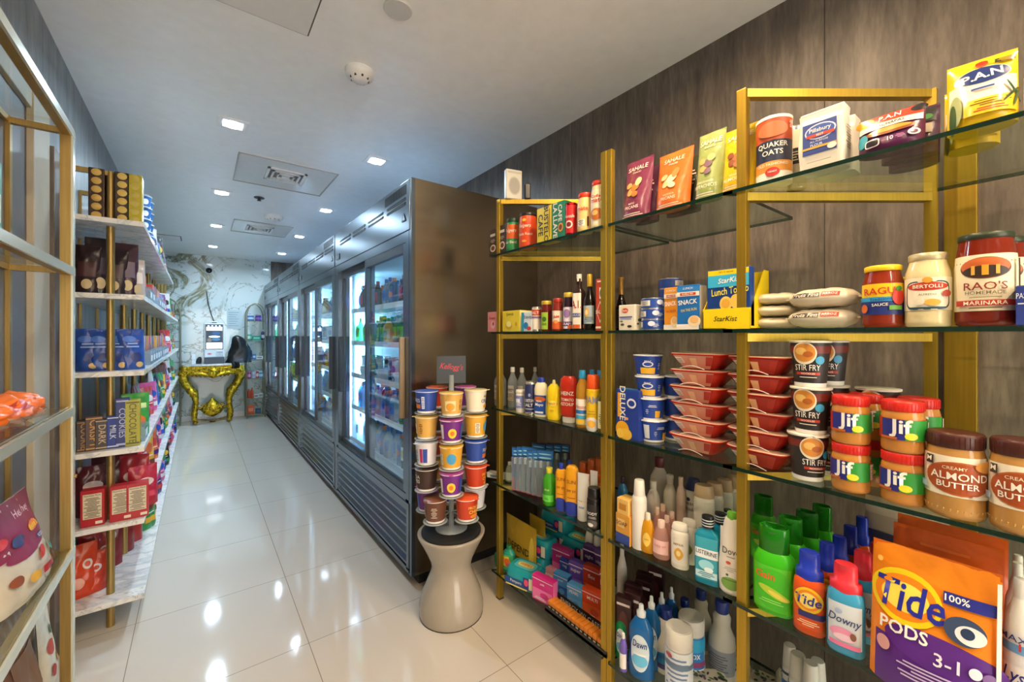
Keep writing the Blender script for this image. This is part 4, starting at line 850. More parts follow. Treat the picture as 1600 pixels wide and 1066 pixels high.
# ===== second shelf, near bay
def ricebag(w, ry, rz, lab):
    t = thing('rice_bag'); b = B(); m = M('d9cdb4', .3, 0, 'f')
    def f(u, a, o=0):
        x = min(1, abs(2*u/w)); k = max(.04, (1-x**3.2))**.55; q = .0022*noise.noise(Vector((u*60, math.cos(a)*2, math.sin(a)*2)))
        return (u, -(ry*k+o+q)*math.cos(a), rz+(rz*k**1.1+o+q)*math.sin(a))
    b.grid(f, -w/2, w/2, -PI, PI, 26, 28, m); b.obj('bag_body', t)
    g = lambda u, v, o=0: f(u, v/(rz*1.3), o); l = B()
    if lab:
        l.grid(g, -w*.36, w*.04, .002, .016, 8, 3, M('3a2320'), .0008); l.grid(g, w*.06, w*.3, .004, .018, 6, 3, M('c8301f'), .0008)
        l.text('Fruta Fina', g, -w*.16, .009, .012, M('f1e6d6'), .0014, w*.38, .03, .3); l.text('ARROZ', g, w*.18, .011, .007, M('f1e6d6'), .0014, w*.2, .02); l.obj('print', t)
    s = B()
    for q in (-1, 1): s.box(q*w/2-.004, q*w/2+.004, -ry*.28, ry*.28, rz-.002, rz+.002, m)
    s.obj('end_seal', t); return t
Yr = (onX(1233, 1.24)+onX(1345, 1.24))/2; wr_ = onX(1233, 1.23)-onX(1345, 1.23); zt = (zat(452, 1.25, Yr)-S[1])/2
for i in range(2): put(inst('rice1', lambda: ricebag(wr_, .055, zt/2, True)), 1.24, Yr-.002*i, S[1]+i*zt, AIS, '%s printed bag of white rice on the second shelf' % ['lower', 'upper'][i], 'rice bag', 'rice bags')
for i in range(3): put(inst('rice2', lambda: ricebag(.12, .05, zt/3, False)), 1.275, Yr+wr_/2+.045, S[1]+i*zt/1.5, AIS+.35, '%s plain rice bag in the left stack, near bay' % ['bottom', 'middle', 'top'][i], 'rice bag', 'rice bags')
cylitem(lambda r, h: mk_jar('pasta_sauce_jar', r, h, M('8a2c14', .1), M('f0c81c', .35), M('f2c81e', .35), [('r', 0, .22, 3, .44, M('1f2f7a')), ('r', 0, .5, 3, .14, M('2f9ad0')), ('t', 'RAGU', -.08, .76, .22, M('c8321c'), {'bold': .04, 'rot': .04, 'mw': .75}), ('t', 'Traditional', -.02, .5, .09, M('1f2f7a'), {'rot': .06}), ('t', 'SAUCE', -.05, .32, .09, M('f4ead0'), {'bold': .03, 'rot': .05}), ('e', .38, .55, .16, .24, M('d0341f')), ('e', .38, .82, .08, .08, M('3f8a2f')), ('r', .3, .22, .3, .14, M('6aa33a')), ('e', -.42, .2, .1, .14, M('d0641f'))], (.2, .70), .09, neck=.82, lidr=.9), 1346, 1413, 417, 1, 'tomato pasta sauce jar with yellow lid and blue-yellow label', 'sauce jar', k=.8)
put(inst(('rg2'), lambda: mk_jar('pasta_sauce_jar', .04, .115, M('a8351a', .1), M('f0c81c', .35), M('f2c81e', .35), [], (.2, .70), .09, neck=.82)), 1.31, onX(1405, 1.31), S[1], AIS, 'second yellow-lidded tomato sauce jar hidden behind the front one', 'sauce jar')
def bert(r, h):
    t = mk_jar('alfredo_sauce_jar', r, h, M('e2d3a2', .15), M('c9bd97', .3, .3), M('f2ead0', .4), [('e', 0, .46, .5, .44, M('2a4a52'), {'p': 5}), ('e', 0, .46, .46, .40, M('f3ecd6'), {'p': 5}), ('e', 0, .73, .44, .13, M('c03a22')), ('t', 'BERTOLLI', 0, .73, .11, M('f6f0dc'), {'bold': .04, 'mw': .8}), ('e', 0, .92, .1, .09, M('e0a03a')), ('t', 'ALFREDO', 0, .48, .06, M('6a7a6a')), ('e', .1, .24, .16, .1, M('e2b04a')), ('e', -.15, .26, .1, .1, M('e9e2cc')), ('r', 0, .07, .7, .06, M('2a4a52')), ('e', .38, .5, .1, .1, M('a8391f'))], (.22, .66), .10, neck=.8, lidr=.84)
    return t
cylitem(bert, 1412, 1487, 398, 1, 'creamy white pasta sauce jar between the two red ones', 'sauce jar', k=.9)
def raos(r, h): return mk_jar('marinara_sauce_jar', r, h, M('7a2410', .1), M('2f3a26', .35), M('f0e6c6', .45), [('e', 0, .76, .42, .19, M('6a3a22')), ('e', 0, .79, .40, .15, M('c8642a')), ('e', 0, .70, .36, .10, M('3a2a22')), ('r', -.18, .72, .06, .16, M('e8b04a')), ('r', 0, .72, .10, .18, M('f0a02a')), ('r', .18, .72, .06, .16, M('e8b04a')), ('t', "RAO'S", 0, .44, .14, M('8a2a1c'), {'bold': .02, 'mw': .8}), ('t', 'HOMEMADE', 0, .32, .06, M('7a6a4a')), ('r', 0, .14, .95, .1, M('b8321f')), ('t', 'MARINARA', 0, .14, .07, M('f3ead2'), {'bold': .03}), ('l', 0, .24, .6, .03, 1, M('8a7a5a')), ('r', .54, .55, .05, .7, M('4a3a2a')), ('l', 0, .05, .6, .04, 1, M('6a5a3a'))], (.16, .76), .07, neck=.86, lidr=.9, W=2.5)
cylitem(raos, 1489, 1590, 367, 1, 'large marinara sauce jar with a dark green lid and cream label', 'sauce jar', k=.95)
X, Y, r, h = RC(1489, 1590, 367, 1)
put(inst('raos2', lambda: raos(r, h)), X+2*r+.006, Y-.012, S[1], fc(X, Y, .5), 'second large marinara jar, behind the front one at the right edge', 'sauce jar')
boxitem(lambda w, h: mk_carton('pasta_box', w, .05, h, '2c3f8e', [('r', 0, .55, .8, .03, M('dfe4f0')), ('t', 'PASTA', 0, .75, .14, M('dfe4f0'))]), 1587, 1618, 447, 1, .05, 'dark blue box at the right edge beside the large marinara jar', 'box', xo=.0)
# ===== top shelf, middle bay: nut pouches
def nuts(w, h, c, kind, nut, seed, top=None):
    D = [('t', 'SAHALE', 0, .85, .075, M('efe2cf'), {'mw': .8}), ('t', 'SNACKS', 0, .775, .03, M('efe2cf'), {'mw': .5})]
    for i, (x, y, rx, ry, ro) in enumerate([(-.12, .45, .16, .07, .9), (.02, .52, .17, .08, .5), (.12, .60, .15, .07, 1.1), (-.2, .56, .12, .06, .3), (.05, .40, .13, .06, -.4)]):
        D.append(('e', x, y, rx*.9, ry*.8, M(nut[i % len(nut)]), {'rot': ro}))
    D += [('t', kind[0], 0, .24, .028, M('efe2cf'), {'mw': .6}), ('t', kind[1], 0, .18, .05, M('efe2cf'), {'mw': .8}), ('l', 0, .06, .8, .06, 2, M('efe2cf'))]
    return mk_pouch('nut_pouch', w, h, .055, c, D, True, seed, tilt=.12)
NP = [(965, 1007, 243, '7c3550', ('MAPLE', 'PECANS'), ['d9a860', 'b87a3a', 'e8cf9a'], 'maroon', 0), (1017, 1070, 230, 'd8702a', ('VALDOSTA', 'PECANS'), ['e9c08a', 'f0d9b0', 'c8864a'], 'orange', 0), (1079, 1121, 198, '98a562', ('POMEGRANATE', 'PISTACHIOS'), ['e0a860', '7a5a6a', 'd9c27a'], 'olive green', 0), (1121, 1172, 190, 'dcb81a', ('HONEY', 'ALMONDS'), ['8a4a2a', 'a8622f', '6a3420'], 'yellow', 0)]
for i, (a, b_, y, c, kd, nt_, nm, _) in enumerate(NP):
    boxitem(lambda w, h: nuts(w, h, c, kd, nt_, i+2), a, b_, y, 0, .06, 'front %s pouch of glazed nuts on the top shelf' % nm, 'nut pouch', group='nut pouches')
for i, (a, b_, y, c, nm, back) in enumerate(((992, 1016, 252, '4a2036', 'maroon', 1), (1060, 1082, 236, '2b3018', 'green', 1), (1040, 1066, 240, '7a3416', 'orange', 1))):
    boxitem(lambda w, h: mk_pouch('nut_pouch', w*1.5, h, .05, c, [('l', 0, .6, .6, .3, 5, M('c9b8a2'))], True, i+12, tilt=.1), a, b_, y+4, 0, .06, 'pouch of nuts standing behind the front %s one' % nm, 'nut pouch', xo=.075, group='nut pouches')
# ===== top shelf, near bay
def quaker(r, h):
    t = thing('oats_canister'); b = B(); b.lathe([(r, 0), (r, h*.97)], M('f2ece0', .45), 30)
    fn = cylf(r, 1, r); W_ = 2*r; L = 1.35*r
    for v0, v1, c in ((.0, .14, 'f2ece0'), (.14, .30, 'e0963a'), (.30, .62, '26304c'), (.62, .95, 'c2552f')): b.grid(fn, -L, L, v0*h, v1*h, 16, 2, M(c), .0006)
    decals(b, fn, W_, h, 0, [('t', 'QUAKER', 0, .54, .09, M('f4efe2'), {'bold': .05, 'mw': .95}), ('t', 'OATS', 0, .43, .08, M('f4efe2'), {'bold': .05}), ('t', 'OLD FASHIONED', 0, .25, .04, M('f4efe2'), {'mw': .85}), ('e', 0, .13, .19, .07, M('c03226')), ('t', 'HEART', 0, .135, .025, M('f4efe2')), ('e', 0, .78, .42, .12, M('d9774a')), ('l', .52, .84, .12, .12, 5, M('e8e0d0'))], .0012, True)
    b.obj('canister_body', t); B().lathe([(r*1.03, h*.95), (r*1.03, h*.995), (r*.98, h), (.001, h*.99)], M('e9e2d2', .35), 30).obj('lid', t); return t
cylitem(quaker, 1181, 1238, 190, 0, 'tall round canister of oats beside the brass post, top shelf', 'oats canister', k=.75)
cylitem(lambda r, h: mk_can('breadcrumb_canister', r, h, M('cfc4b0'), [('r', 0, .5, .5, .3, M('2a2622')), ('l', 0, .5, .4, .2, 4, M('e0d6c4'))]), 1228, 1260, 200, 0, 'narrow canister standing behind the oats and the flour bag', 'canister', xo=.12)
def flour(w, h, seed=1, front=True):
    t = thing('flour_bag'); b = B(); m = M('e9e2d4', .45); d = .065
    n_ = 10; rg = []
    for i in range(n_+1):
        z = i/n_; rg.append((h*z*.96, w/2*(1-.03*math.sin(z*9+seed)), d/2*(1-.06*math.sin(z*7+seed*2)) if z < .9 else d/2*.8, 7))
    b.loft(rg, m, 32, True, False); b.obj('paper_bag', t)
    f = B(); f.box(-w/2*.96, w/2*.96, -d*.30, d*.30, h*.955, h, m, .002); f.obj('folded_top', t)
    fn = planar(w, d*1.06)
    if front:
        q = B(); decals(q, fn, w, h, 0, [('r', 0, .50, .74, .52, M('2f4796')), ('e', .02, .60, .34, .13, M('dfe6f4')), ('e', .02, .60, .31, .11, M('3a5ab0')), ('t', 'Pillsbury', .02, .62, .085, M('f6f4ee'), {'bold': .04, 'mw': .62}), ('r', .02, .54, .6, .05, M('c8402a')), ('t', 'BEST', .02, .54, .035, M('f6f4ee'), {'bold': .03}), ('t', 'ALL PURPOSE', .0, .44, .03, M('dfe6f4'), {'mw': .6}), ('r', 0, .34, .74, .035, M('d9a82a')), ('t', 'FLOUR', -.05, .38, .04, M('dfe6f4'), {'mw': .4}), ('e', .28, .30, .10, .05, M('e9e2d4')), ('l', -.1, .9, .7, .02, 1, M('b0a896')), ('l', 0, .1, .7, .03, 1, M('a8a08e'))], .001)
        for (y0) in (0,):
            fs = sideR(w, d); decals(q, fs, d, h, 0, [('l', 0, .45, .6, .4, 9, M('8f877a'))], .002); 
        q.obj('label', t)
    return t
boxitem(lambda w, h: flour(w, h), 1246, 1318, 168, 0, .065, 'white paper bag of flour with a blue label, front one', 'flour bag', xo=.01)
boxitem(lambda w, h: flour(w, h, 3, False), 1270, 1335, 186, 0, .065, 'second white flour bag behind the blue-labelled one', 'flour bag', xo=.085)
def cachapas(w, h, seed=4):
    C_ = lambda c: M(c, .3)
    return mk_pouch('corn_mix_pouch', w, h, .07, '5c2350', [('r', 0, .86, .96, .24, C_('d8422a')), ('e', -.4, .86, .16, .12, C_('e8b02a')), ('e', .42, .9, .12, .08, C_('2a2a2a')), ('t', 'P.A.N', 0, .87, .13, C_('f4efe2'), {'bold': .05, 'rot': .05, 'mw': .5}), ('r', 0, .66, .96, .15, C_('efe6d2')), ('t', 'CACHAPAS', 0, .67, .08, C_('3a2a26'), {'mw': .55, 'rot': .03}), ('e', .02, .47, .38, .10, C_('8a4a22')), ('e', .02, .50, .32, .06, C_('d8953a')), ('e', -.4, .35, .10, .18, C_('3a9ab0')), ('e', -.22, .2, .12, .10, C_('efe6e6'), {'p': 4}), ('e', -.22, .2, .10, .08, C_('2a2226'), {'p': 4}), ('t', '10', .06, .22, .10, C_('efe0ea'), {'bold': .05}), ('e', .38, .27, .08, .08, C_('efe6e6')), ('e', .38, .27, .05, .05, C_('6a3a5a')), ('l', .2, .22, .14, .1, 3, C_('c88ab8'))], True, seed, tilt=.06)
boxitem(lambda w, h: cachapas(w, h), 1334, 1440, 166, 0, .08, 'purple and red corn pancake mix pouch, top shelf near bay', 'mix pouch', xo=.0, group='corn pancake mix pouches')
for i in range(2): boxitem(lambda w, h: mk_pouch('corn_mix_pouch', w, h, .06, '4a1d40', [('r', 0, .8, .9, .3, M('2c2a2a')), ('e', .1, .85, .12, .06, M('d8642a')), ('e', .3, .75, .10, .06, M('4a8a4a')), ('e', -.2, .8, .1, .06, M('e0b02a')), ('r', .2, .5, .4, .2, M('a89a86'))], True, 8+i, tilt=.03), 1372+i*12, 1465, 168, 0, .06, 'purple corn mix pouch, %s behind the front one' % ['directly', 'farthest'][i], 'mix pouch', xo=.09+.075*i, group='corn pancake mix pouches')
def panbag(w, h, seed=6):
    C_ = lambda c: M(c, .3)
    return mk_pouch('corn_flour_bag', w, h, .085, 'efc31a', [('r', 0, .38, .94, .5, C_('ece6cf')), ('e', .12, .54, .36, .08, C_('efe8cf')), ('e', 0, .70, .40, .135, C_('efe6c8')), ('e', 0, .70, .385, .125, C_('1f3270')), ('t', 'P.A.N', 0, .70, .12, C_('f8f4e8'), {'bold': .07, 'rot': .08, 'mw': .62}), ('e', 0, .88, .09, .05, C_('b8502a')), ('e', 0, .90, .09, .03, C_('c8301f')), ('r', .32, .87, .28, .06, C_('3a3420')), ('l', .32, .87, .22, .05, 3, C_('d9b82a')), ('r', .0, .49, .32, .028, C_('2f4796')), ('r', .1, .22, .74, .22, C_('ecc22a')), ('l', .1, .26, .6, .10, 3, C_('7a5a1c')), ('l', .1, .17, .5, .06, 2, C_('b8402a')), ('e', -.38, .26, .09, .22, C_('a9b27a')), ('e', -.42, .15, .05, .22, C_('3a5a30')), ('e', .42, .38, .02, .16, C_('2f4a28'), {'rot': .4}), ('e', .38, .32, .02, .13, C_('2f4a28'), {'rot': -.6}), ('e', .46, .30, .02, .14, C_('3a5a30'), {'rot': -.2})], True, seed, tilt=.10)
boxitem(lambda w, h: panbag(w, h), 1474, 1590, 72, 0, .095, 'big yellow corn flour bag with a blue oval, top right', 'flour bag', xo=-.0, rot=.12)
boxitem(lambda w, h: panbag(w, h, 9), 1470, 1560, 120, 0, .09, 'yellow corn flour bag directly behind the front one', 'flour bag', xo=.115, rot=.05)
boxitem(lambda w, h: panbag(w, h, 5), 1597, 1700, 90, 0, .09, 'yellow corn flour bag cut off by the right picture edge', 'flour bag', xo=.03)
# ===== third shelf, far bay
def bp_(r, h, k):
    return {'water': [(r*.9, 0), (r, h*.03), (r, h*.60), (r*.92, h*.68), (r*.45, h*.82), (r*.40, h*.88), (r*.40, h*.91)],
            'round': [(r*.9, 0), (r, h*.04), (r, h*.62), (r*.94, h*.72), (r*.6, h*.82), (r*.4, h*.87), (r*.4, h*.9)],
            'squeeze': [(r*.85, 0), (r*.95, h*.03), (r, h*.12), (r*.97, h*.30), (r*.90, h*.42), (r*.93, h*.55), (r*.95, h*.70), (r*.8, h*.82), (r*.5, h*.88), (r*.45, h*.9)],
            'can': [(r*.93, 0), (r, h*.015), (r, h*.70), (r*.95, h*.74), (r*.82, h*.77)],
            'flat': [(r*.9, 0), (r, h*.03), (r, h*.78), (r*.9, h*.84), (r*.6, h*.87)],
            'drop': [(r*.8, 0), (r*.97, h*.04), (r, h*.15), (r*.98, h*.35), (r*.85, h*.6), (r*.6, h*.78), (r*.42, h*.84)],
            'jug': [(r*.9, 0), (r, h*.03), (r*1.0, h*.40), (r*.95, h*.52), (r*.62, h*.66), (r*.62, h*.72), (r*.66, h*.78), (r*.45, h*.85)]}[k]
def bt(kind, body, cap, lab=None, lz=(.1, .6), D=(), ky=1, p=2, capk=(.40, .86, .40), name='bottle', **kw):
    bm_ = body if not isinstance(body, str) else M(body, .25)
    cm = cap if not isinstance(cap, str) else M(cap, .35)
    lm = M(lab, .4) if isinstance(lab, str) else lab
    def f(r, h):
        c0, z0, c1 = capk
        return mk_bottle(name, bp_(r, h, kind), bm_, cm, [(r*c0, h*z0), (r*c0*1.03, h*(z0+.01)), (r*c1, h*.985), (r*c1*.9, h)], lm, lz, D, ky, p, **kw)
    return f
CW = M('d7dde0', .08, 0, 'c', .35)
for i, (a, b_, y, xo) in enumerate(((772, 792, 574, .03), (793, 809, 574, .06), (808, 823, 575, .10), (830, 842, 574, .20))):
    cylitem(bt('water', CW, 'ece6da', 'c9c2bb', (.18, .55), [('l', 0, .7, .7, .2, 3, M('3a3634')), ('l', 0, .35, .7, .3, 4, M('7a6a5a')), ('r', 0, .1, .7, .1, M('b09a5a'))], name='vinegar_bottle', W=1.3, capk=(.42, .88, .42)), a, b_, y, 2, 'clear bottle with a white cap, third shelf, %s from the end post' % ['nearest', 'second', 'third', 'fourth'][i], 'bottle', xo=xo, group='clear white-capped bottles')
cylitem(bt('flat', 'e9e2d6', 'ece6da', '7f8ac0', (.2, .75), [('r', -.1, .6, .5, .3, M('dfe3f2')), ('l', 0, .35, .6, .3, 4, M('e6e6f0'))], name='seasoning_tub', capk=(.98, .86, .96)), 806, 821, 609, 2, 'small white tub with a blue-violet label, third shelf', 'tub', xo=.01)
cylitem(lambda r, h: mk_can('salt_canister', r, h, M('2b3564', .4), [('t', 'MORTON', 0, .42, .11, M('f1ece0'), {'bold': .04, 'mw': .9}), ('t', 'SALT', 0, .26, .11, M('f1ece0'), {'bold': .04}), ('r', 0, .12, 3, .02, M('e9e4f0')), ('e', .1, .62, .1, .06, M('8a90b8'))], rim='e6e0d4'), 820, 839, 596, 2, 'dark navy round salt canister with white lettering, third shelf', 'salt canister')
cylitem(bt('squeeze', 'f1e8c6', '2a3fa0', '1f4fa8', (.06, .55), [('e', 0, .8, .42, .14, M('c8642a')), ('t', 'Mayo', 0, .5, .2, M('f2eee0'), {'bold': .04}), ('t', 'REAL', 0, .7, .1, M('f2eee0')), ('r', 0, .12, .6, .1, M('dfe6f0'))], .7, 2.4, (.55, .88, .5), name='mayonnaise_bottle'), 834, 857, 590, 2, 'white mayonnaise squeeze bottle with blue cap and label', 'sauce bottle')
cylitem(bt('squeeze', 'f2d21c', 'f2e7b0', None, (.1, .6), (), .7, 2.4, (.3, .86, .18), name='mustard_bottle', extra=lambda b: None), 854, 877, 594, 2, 'yellow mustard squeeze bottle beside the red ketchup', 'sauce bottle')
o = bpy.data.objects['mustard_bottle']; q = B()
X, Y, r, h = RC(854, 877, 594, 2); fn = lambda u, v, o_=0: (u, -(r*.7*math.sqrt(max(.02, 1-(u/r)**2)))-o_, v)
q.text("French's", fn, 0, h*.42, h*.07, M('b8321f'), .002, r*1.5, .01, .2); q.disc(fn, 0, h*.42, r*.7, h*.07, M('f6e25a'), .0012); q.disc(fn, 0, h*.24, r*.3, h*.03, M('d9a81c'), .0012); q.obj('label', o)
def ketchup(r, h):
    RD = M('c9301c', .22)
    return mk_bottle('ketchup_bottle', [(r*.7, h*.12), (r*.9, h*.16), (r*.98, h*.26), (r*.9, h*.45), (r*.93, h*.65), (r, h*.8), (r*.92, h*.93), (r*.6, h)], RD, M('efe9de', .35), [(r*.66, 0), (r*.7, h*.01), (r*.72, h*.11), (r*.6, h*.125)], M('c9301c', .25), (1.2, 6.6), [('t', 'HEINZ', 0, .72, .12, M('f4ece0'), {'bold': .04, 'mw': .7}), ('t', 'TOMATO', 0, .52, .09, M('f4ece0'), {'mw': .7}), ('t', 'KETCHUP', 0, .38, .10, M('f4ece0'), {'bold': .03, 'mw': .7})], ky=.6)
cylitem(ketchup, 874, 904, 588, 2, 'red upside-down ketchup squeeze bottle with white base cap', 'sauce bottle', k=.5)
cylitem(bt('round', M('d9a23a', .08, 0, 'c', .6), '2f9fd8', 'f0ece0', (.05, .50), [('t', 'Wesson', 0, .7, .14, M('c8321f'), {'shear': .3}), ('r', 0, .5, .95, .14, M('2a6fb8')), ('r', 0, .3, .95, .14, M('3fa3c8')), ('e', .0, .12, .4, .1, M('e8c23a'))], name='cooking_oil_bottle', capk=(.55, .86, .5)), 900, 920, 579, 2, 'cooking oil bottle with a blue cap and white-blue label', 'oil bottle')
cylitem(bt('can', 'f0c620', 'ef5a1c', 'f0c620', (.02, .68), [('t', 'PAM', -.05, .8, .2, M('8a90b0'), {'bold': .05}), ('e', .0, .12, .55, .2, M('e9e4e2')), ('e', .0, .14, .3, .1, M('f0b84a')), ('l', 0, .45, .6, .14, 2, M('c8a21c'))], name='cooking_spray_can', capk=(.92, .74, .85)), 916, 938, 586, 2, 'yellow cooking spray can with an orange cap', 'spray can', k=.6)
for i, (a, b_, y) in enumerate(((918, 932, 578), (929, 945, 579))): cylitem(bt('round', M('c8a23a', .08, 0, 'c', .6), '2f8fd0', 'e9e2cc', (.05, .5), (), name='cooking_oil_bottle', capk=(.55, .86, .5)), a, b_, y, 2, 'blue-capped oil bottle, %s of the two behind the yellow spray can' % ['left', 'right'][i], 'oil bottle', xo=.1)
cylitem(bt('round', M('6a6a2a', .1, 0, 'c', .7), '2a3a1c', 'efe6a8', (.08, .66), [('t', 'OLIVE', .1, .75, .12, M('2a3020'), {'rot': 1.4}), ('l', 0, .35, .6, .4, 6, M('6a6a3a'))], name='olive_oil_bottle'), 934, 954, 602, 2, 'olive oil bottle with pale yellow label beside the wide post', 'oil bottle')
# ===== third shelf, middle bay
boxitem(lambda w, h: mk_carton('macaroni_box', w, .045, h, '23409a', [('r', -.35, .68, .16, .5, M('e8a81c')), ('t', 'DELUXE', -.2, .72, .14, M('f3efe4'), {'rot': -PI/2, 'mw': 2.4, 'bold': .04}), ('e', .2, .74, .2, .10, M('e6e8f2')), ('e', .2, .74, .14, .06, M('23409a')), ('e', -.2, .18, .3, .18, M('efac1c')), ('e', -.05, .1, .28, .12, M('f2bd3a')), ('e', -.3, .1, .16, .10, M('f5c84a')), ('e', 0, .42, .08, .03, M('e8a07a'))], side='1d3688', top='3fa8dc'), 963, 998, 610, 2, .045, 'dark blue boxed macaroni dinner standing beside the brass post', 'macaroni box')
def mac(k): return lambda: mk_cup('macaroni_cup', .001, .001, .01, '2148a8', 'e6e8ee')
X, Y, r, h = RC(990, 1038, 555, 2, .02); hc = h/4
MD = [('r', -.02, .24, .6, .36, M('f0b828')), ('e', -.02, .50, .14, .10, M('2148a8')), ('e', -.02, .62, .2, .16, M('e9ecf4')), ('e', -.02, .62, .15, .10, M('2148a8')), ('t', 'mac', -.02, .78, .12, M('f0f0f4'), {'bold': .03}), ('l', .42, .5, .12, .4, 4, M('c8d2ea'))]
MDB = [('r', -.34, .5, .22, .8, M('e6e8ec')), ('l', .2, .72, .34, .16, 2, M('e6e8f2')), ('l', .0, .4, .12, .3, 3, M('c8d2ea')), ('r', .4, .25, .2, .4, M('f0b828'))]
for i in range(4): 
    o = inst(('mac', i < 2), lambda: mk_cup('macaroni_cup', r*.94, r*.72, hc*.995, '2148a8', 'e6e8ee', MDB if i < 2 else MD, W=2.2)); put(o, X+(3-i)*.001, Y-(3-i)*.006+.004, S[2]+i*hc, fc(X, Y, .8)+[.3, -.2, 0, .15][i], 'blue microwave macaroni cup, %s in the stack of four' % ['bottom', 'second from bottom', 'third from bottom', 'top'][i], 'macaroni cup', 'macaroni cups')
for i in range(3): put(inst(('mac', True), None), X+.085, Y-.05, S[2]+i*hc, 1.1, 'blue macaroni cup in the rear stack, %s' % ['bottom', 'middle', 'top'][i], 'macaroni cup', 'macaroni cups')
def tray(w, h, dark):
    t = thing('noodle_bowl'); b = B(); R_ = M('c8281a' if not dark else 'b01f1a', .25); d = .15; hb = h*.98
    b.loft([(0, w*.26, d*.26, 5), (.002, w*.28, d*.28, 5), (hb*.55, w*.40, d*.40, 5), (hb*.93, w*.48, d*.48, 5), (hb*.93, w*.50, d*.50, 5), (hb, w*.50, d*.50, 5)], R_, 32); b.obj('bowl_body', t)
    f = B(); f.loft([(hb, w*.485, d*.485, 5), (hb+.0015, w*.48, d*.48, 5)], M('dfb9a0', .2, 0, 'f'), 32); f.obj('film_lid', t)
    s = B(); g = lambda u, v, o=0: (u*(.62+.38*v), -d*(.29+.195*v)-o-.001, v*hb*.93)
    s.grid(g, -w*.36, w*.36, .08, .97, 12, 3, M('d8917a' if not dark else 'a8201c', .35), .001)
    s.grid(g, -w*.08, w*.05, .2, .8, 3, 2, M('e9b98e'), .0018); s.grid(g, -w*.36, -w*.22, .45, .85, 3, 2, M('e8dcd4'), .0018)
    for q in range(3): s.grid(g, -w*.35, -w*.24, .5+.1*q, .53+.1*q, 2, 1, M('5a3a34'), .0024)
    s.grid(g, w*.24, w*.36, .3, .9, 3, 2, M('b8281c'), .0018)
    s.add([(-w*.22+w*.44*i/16, -d*.5-.001-.004*math.sin(PI*i/16), .003+.010*math.sin(PI*i/16)+k*.0022) for k in (0, 1) for i in range(17)], [(i, i+1, 18+i, 17+i) for i in range(16)], M('e9ded0'))
    s.obj('paper_sleeve', t); return t
for s, (a, b_, yt, nm) in enumerate(((1039, 1127, 553, 'left'), (1128, 1232, 558, 'right'))):
    X = RFR+.02; ya, yb = onX(a, X), onX(b_, X); ym = (ya+yb)/2; w_ = ya-yb; h = (zat(yt, X, ym)-S[2])/6
    for i in range(6): put(inst(('tray', s), lambda: tray(w_, h*.995, s)), X+.075+.003*((i*7) % 3-1), ym, S[2]+i*h, AIS+.03*((i*5) % 3-1), 'red sleeved noodle bowl, %s of the six-high %s stack' % (['bottom', 'second up', 'third up', 'fourth up', 'fifth up', 'top'][i], nm), 'noodle bowl', 'red noodle bowls')
# ===== third shelf, near bay
X, Y, r, h = RC(1231, 1299, 533, 2, .01); hc = h/3
SD_ = [('r', 0, .9, 3, .2, M('7a2a1c')), ('e', -.1, .8, .32, .30, M('f0e6d0')), ('e', -.1, .82, .28, .25, M('d98f3a')), ('e', -.18, .86, .14, .10, M('efc06a')), ('e', .0, .78, .12, .08, M('b8642a')), ('e', .3, .62, .12, .11, M('3fa8d8')), ('t', 'STIR FRY', -.02, .42, .16, M('f2ede2'), {'bold': .01, 'xs': .7, 'mw': .82}), ('r', .0, .26, .62, .07, M('c03a22')), ('l', 0, .16, .6, .05, 1, M('e6ded0')), ('t', 'NOODLES', 0, .26, .05, M('f2ede2'))]
kk = 0
for (xx, yy, n_) in ((X, Y, 3), (X+2*r*1.0+.004, Y-.012, 3), (X+2*r+.01, Y-.012-2*r-.008, 2)):
    for i in range(n_):
        put(inst('stir', lambda: mk_cup('noodle_cup', r*.95, r*.74, hc*.99, '2e2a29', 'e6dccb', SD_, rim='e9e2d6')), xx+.002*i, yy+[.004, -.002, .0][i], S[2]+i*hc, fc(xx, yy, .8)+[.5, -.1, -.05][i], 'black noodle cup with white rim, %s, %s' % (['bottom', 'middle', 'top'][i], ['front stack', 'rear stack', 'low stack behind the peanut butter'][kk]), 'noodle cup', 'black noodle cups')
    kk += 1
JD = [('r', 0, .5, 3, 1, M('c8321f')), ('r', 0, .5, 1.1, .98, M('2a2f8c')), ('r', .32, .5, .62, .98, M('2f9a3a')), ('t', 'Jif', -.08, .56, .9, M('f6f4ee'), {'bold': .07}), ('e', .14, .22, .14, .17, M('f2e23a')), ('r', -.35, .08, .4, .12, M('c8642a')), ('r', .74, .5, .26, .8, M('efe0d2')), ('l', .74, .5, .2, .6, 6, M('8a4a3a'))]
X, Y, r, h = RC(1299, 1359, 618, 2, .01); hj = h/2
X2, Y2, r2, h2 = RC(1373, 1447, 623, 2, .005); r = (r+r2)/2
jp = 0
for (xx, yy, nm) in ((X, Y, 'front left'), (X2+.002, Y2, 'front right'), (X+2*r+.014, Y-.012, 'rear left'), (X2+2*r+.014, Y2-.012, 'rear right')):
    for i in range(2): put(inst('jif', lambda: mk_jar('peanut_butter_jar', r, hj*.995, M('c8883f', .12), M('d3281c', .35), M('c8321f', .35), JD, (.26, .66), .2, neck=.92, lidr=.97, ribs=True, W=2.6)), xx, yy, S[2]+i*hj, fc(xx, yy, .75)+(.12 if i else -.12), 'peanut butter jar with red lid, %s of the %s stack' % (['lower', 'upper'][i], nm), 'peanut butter jar', 'peanut butter jars')
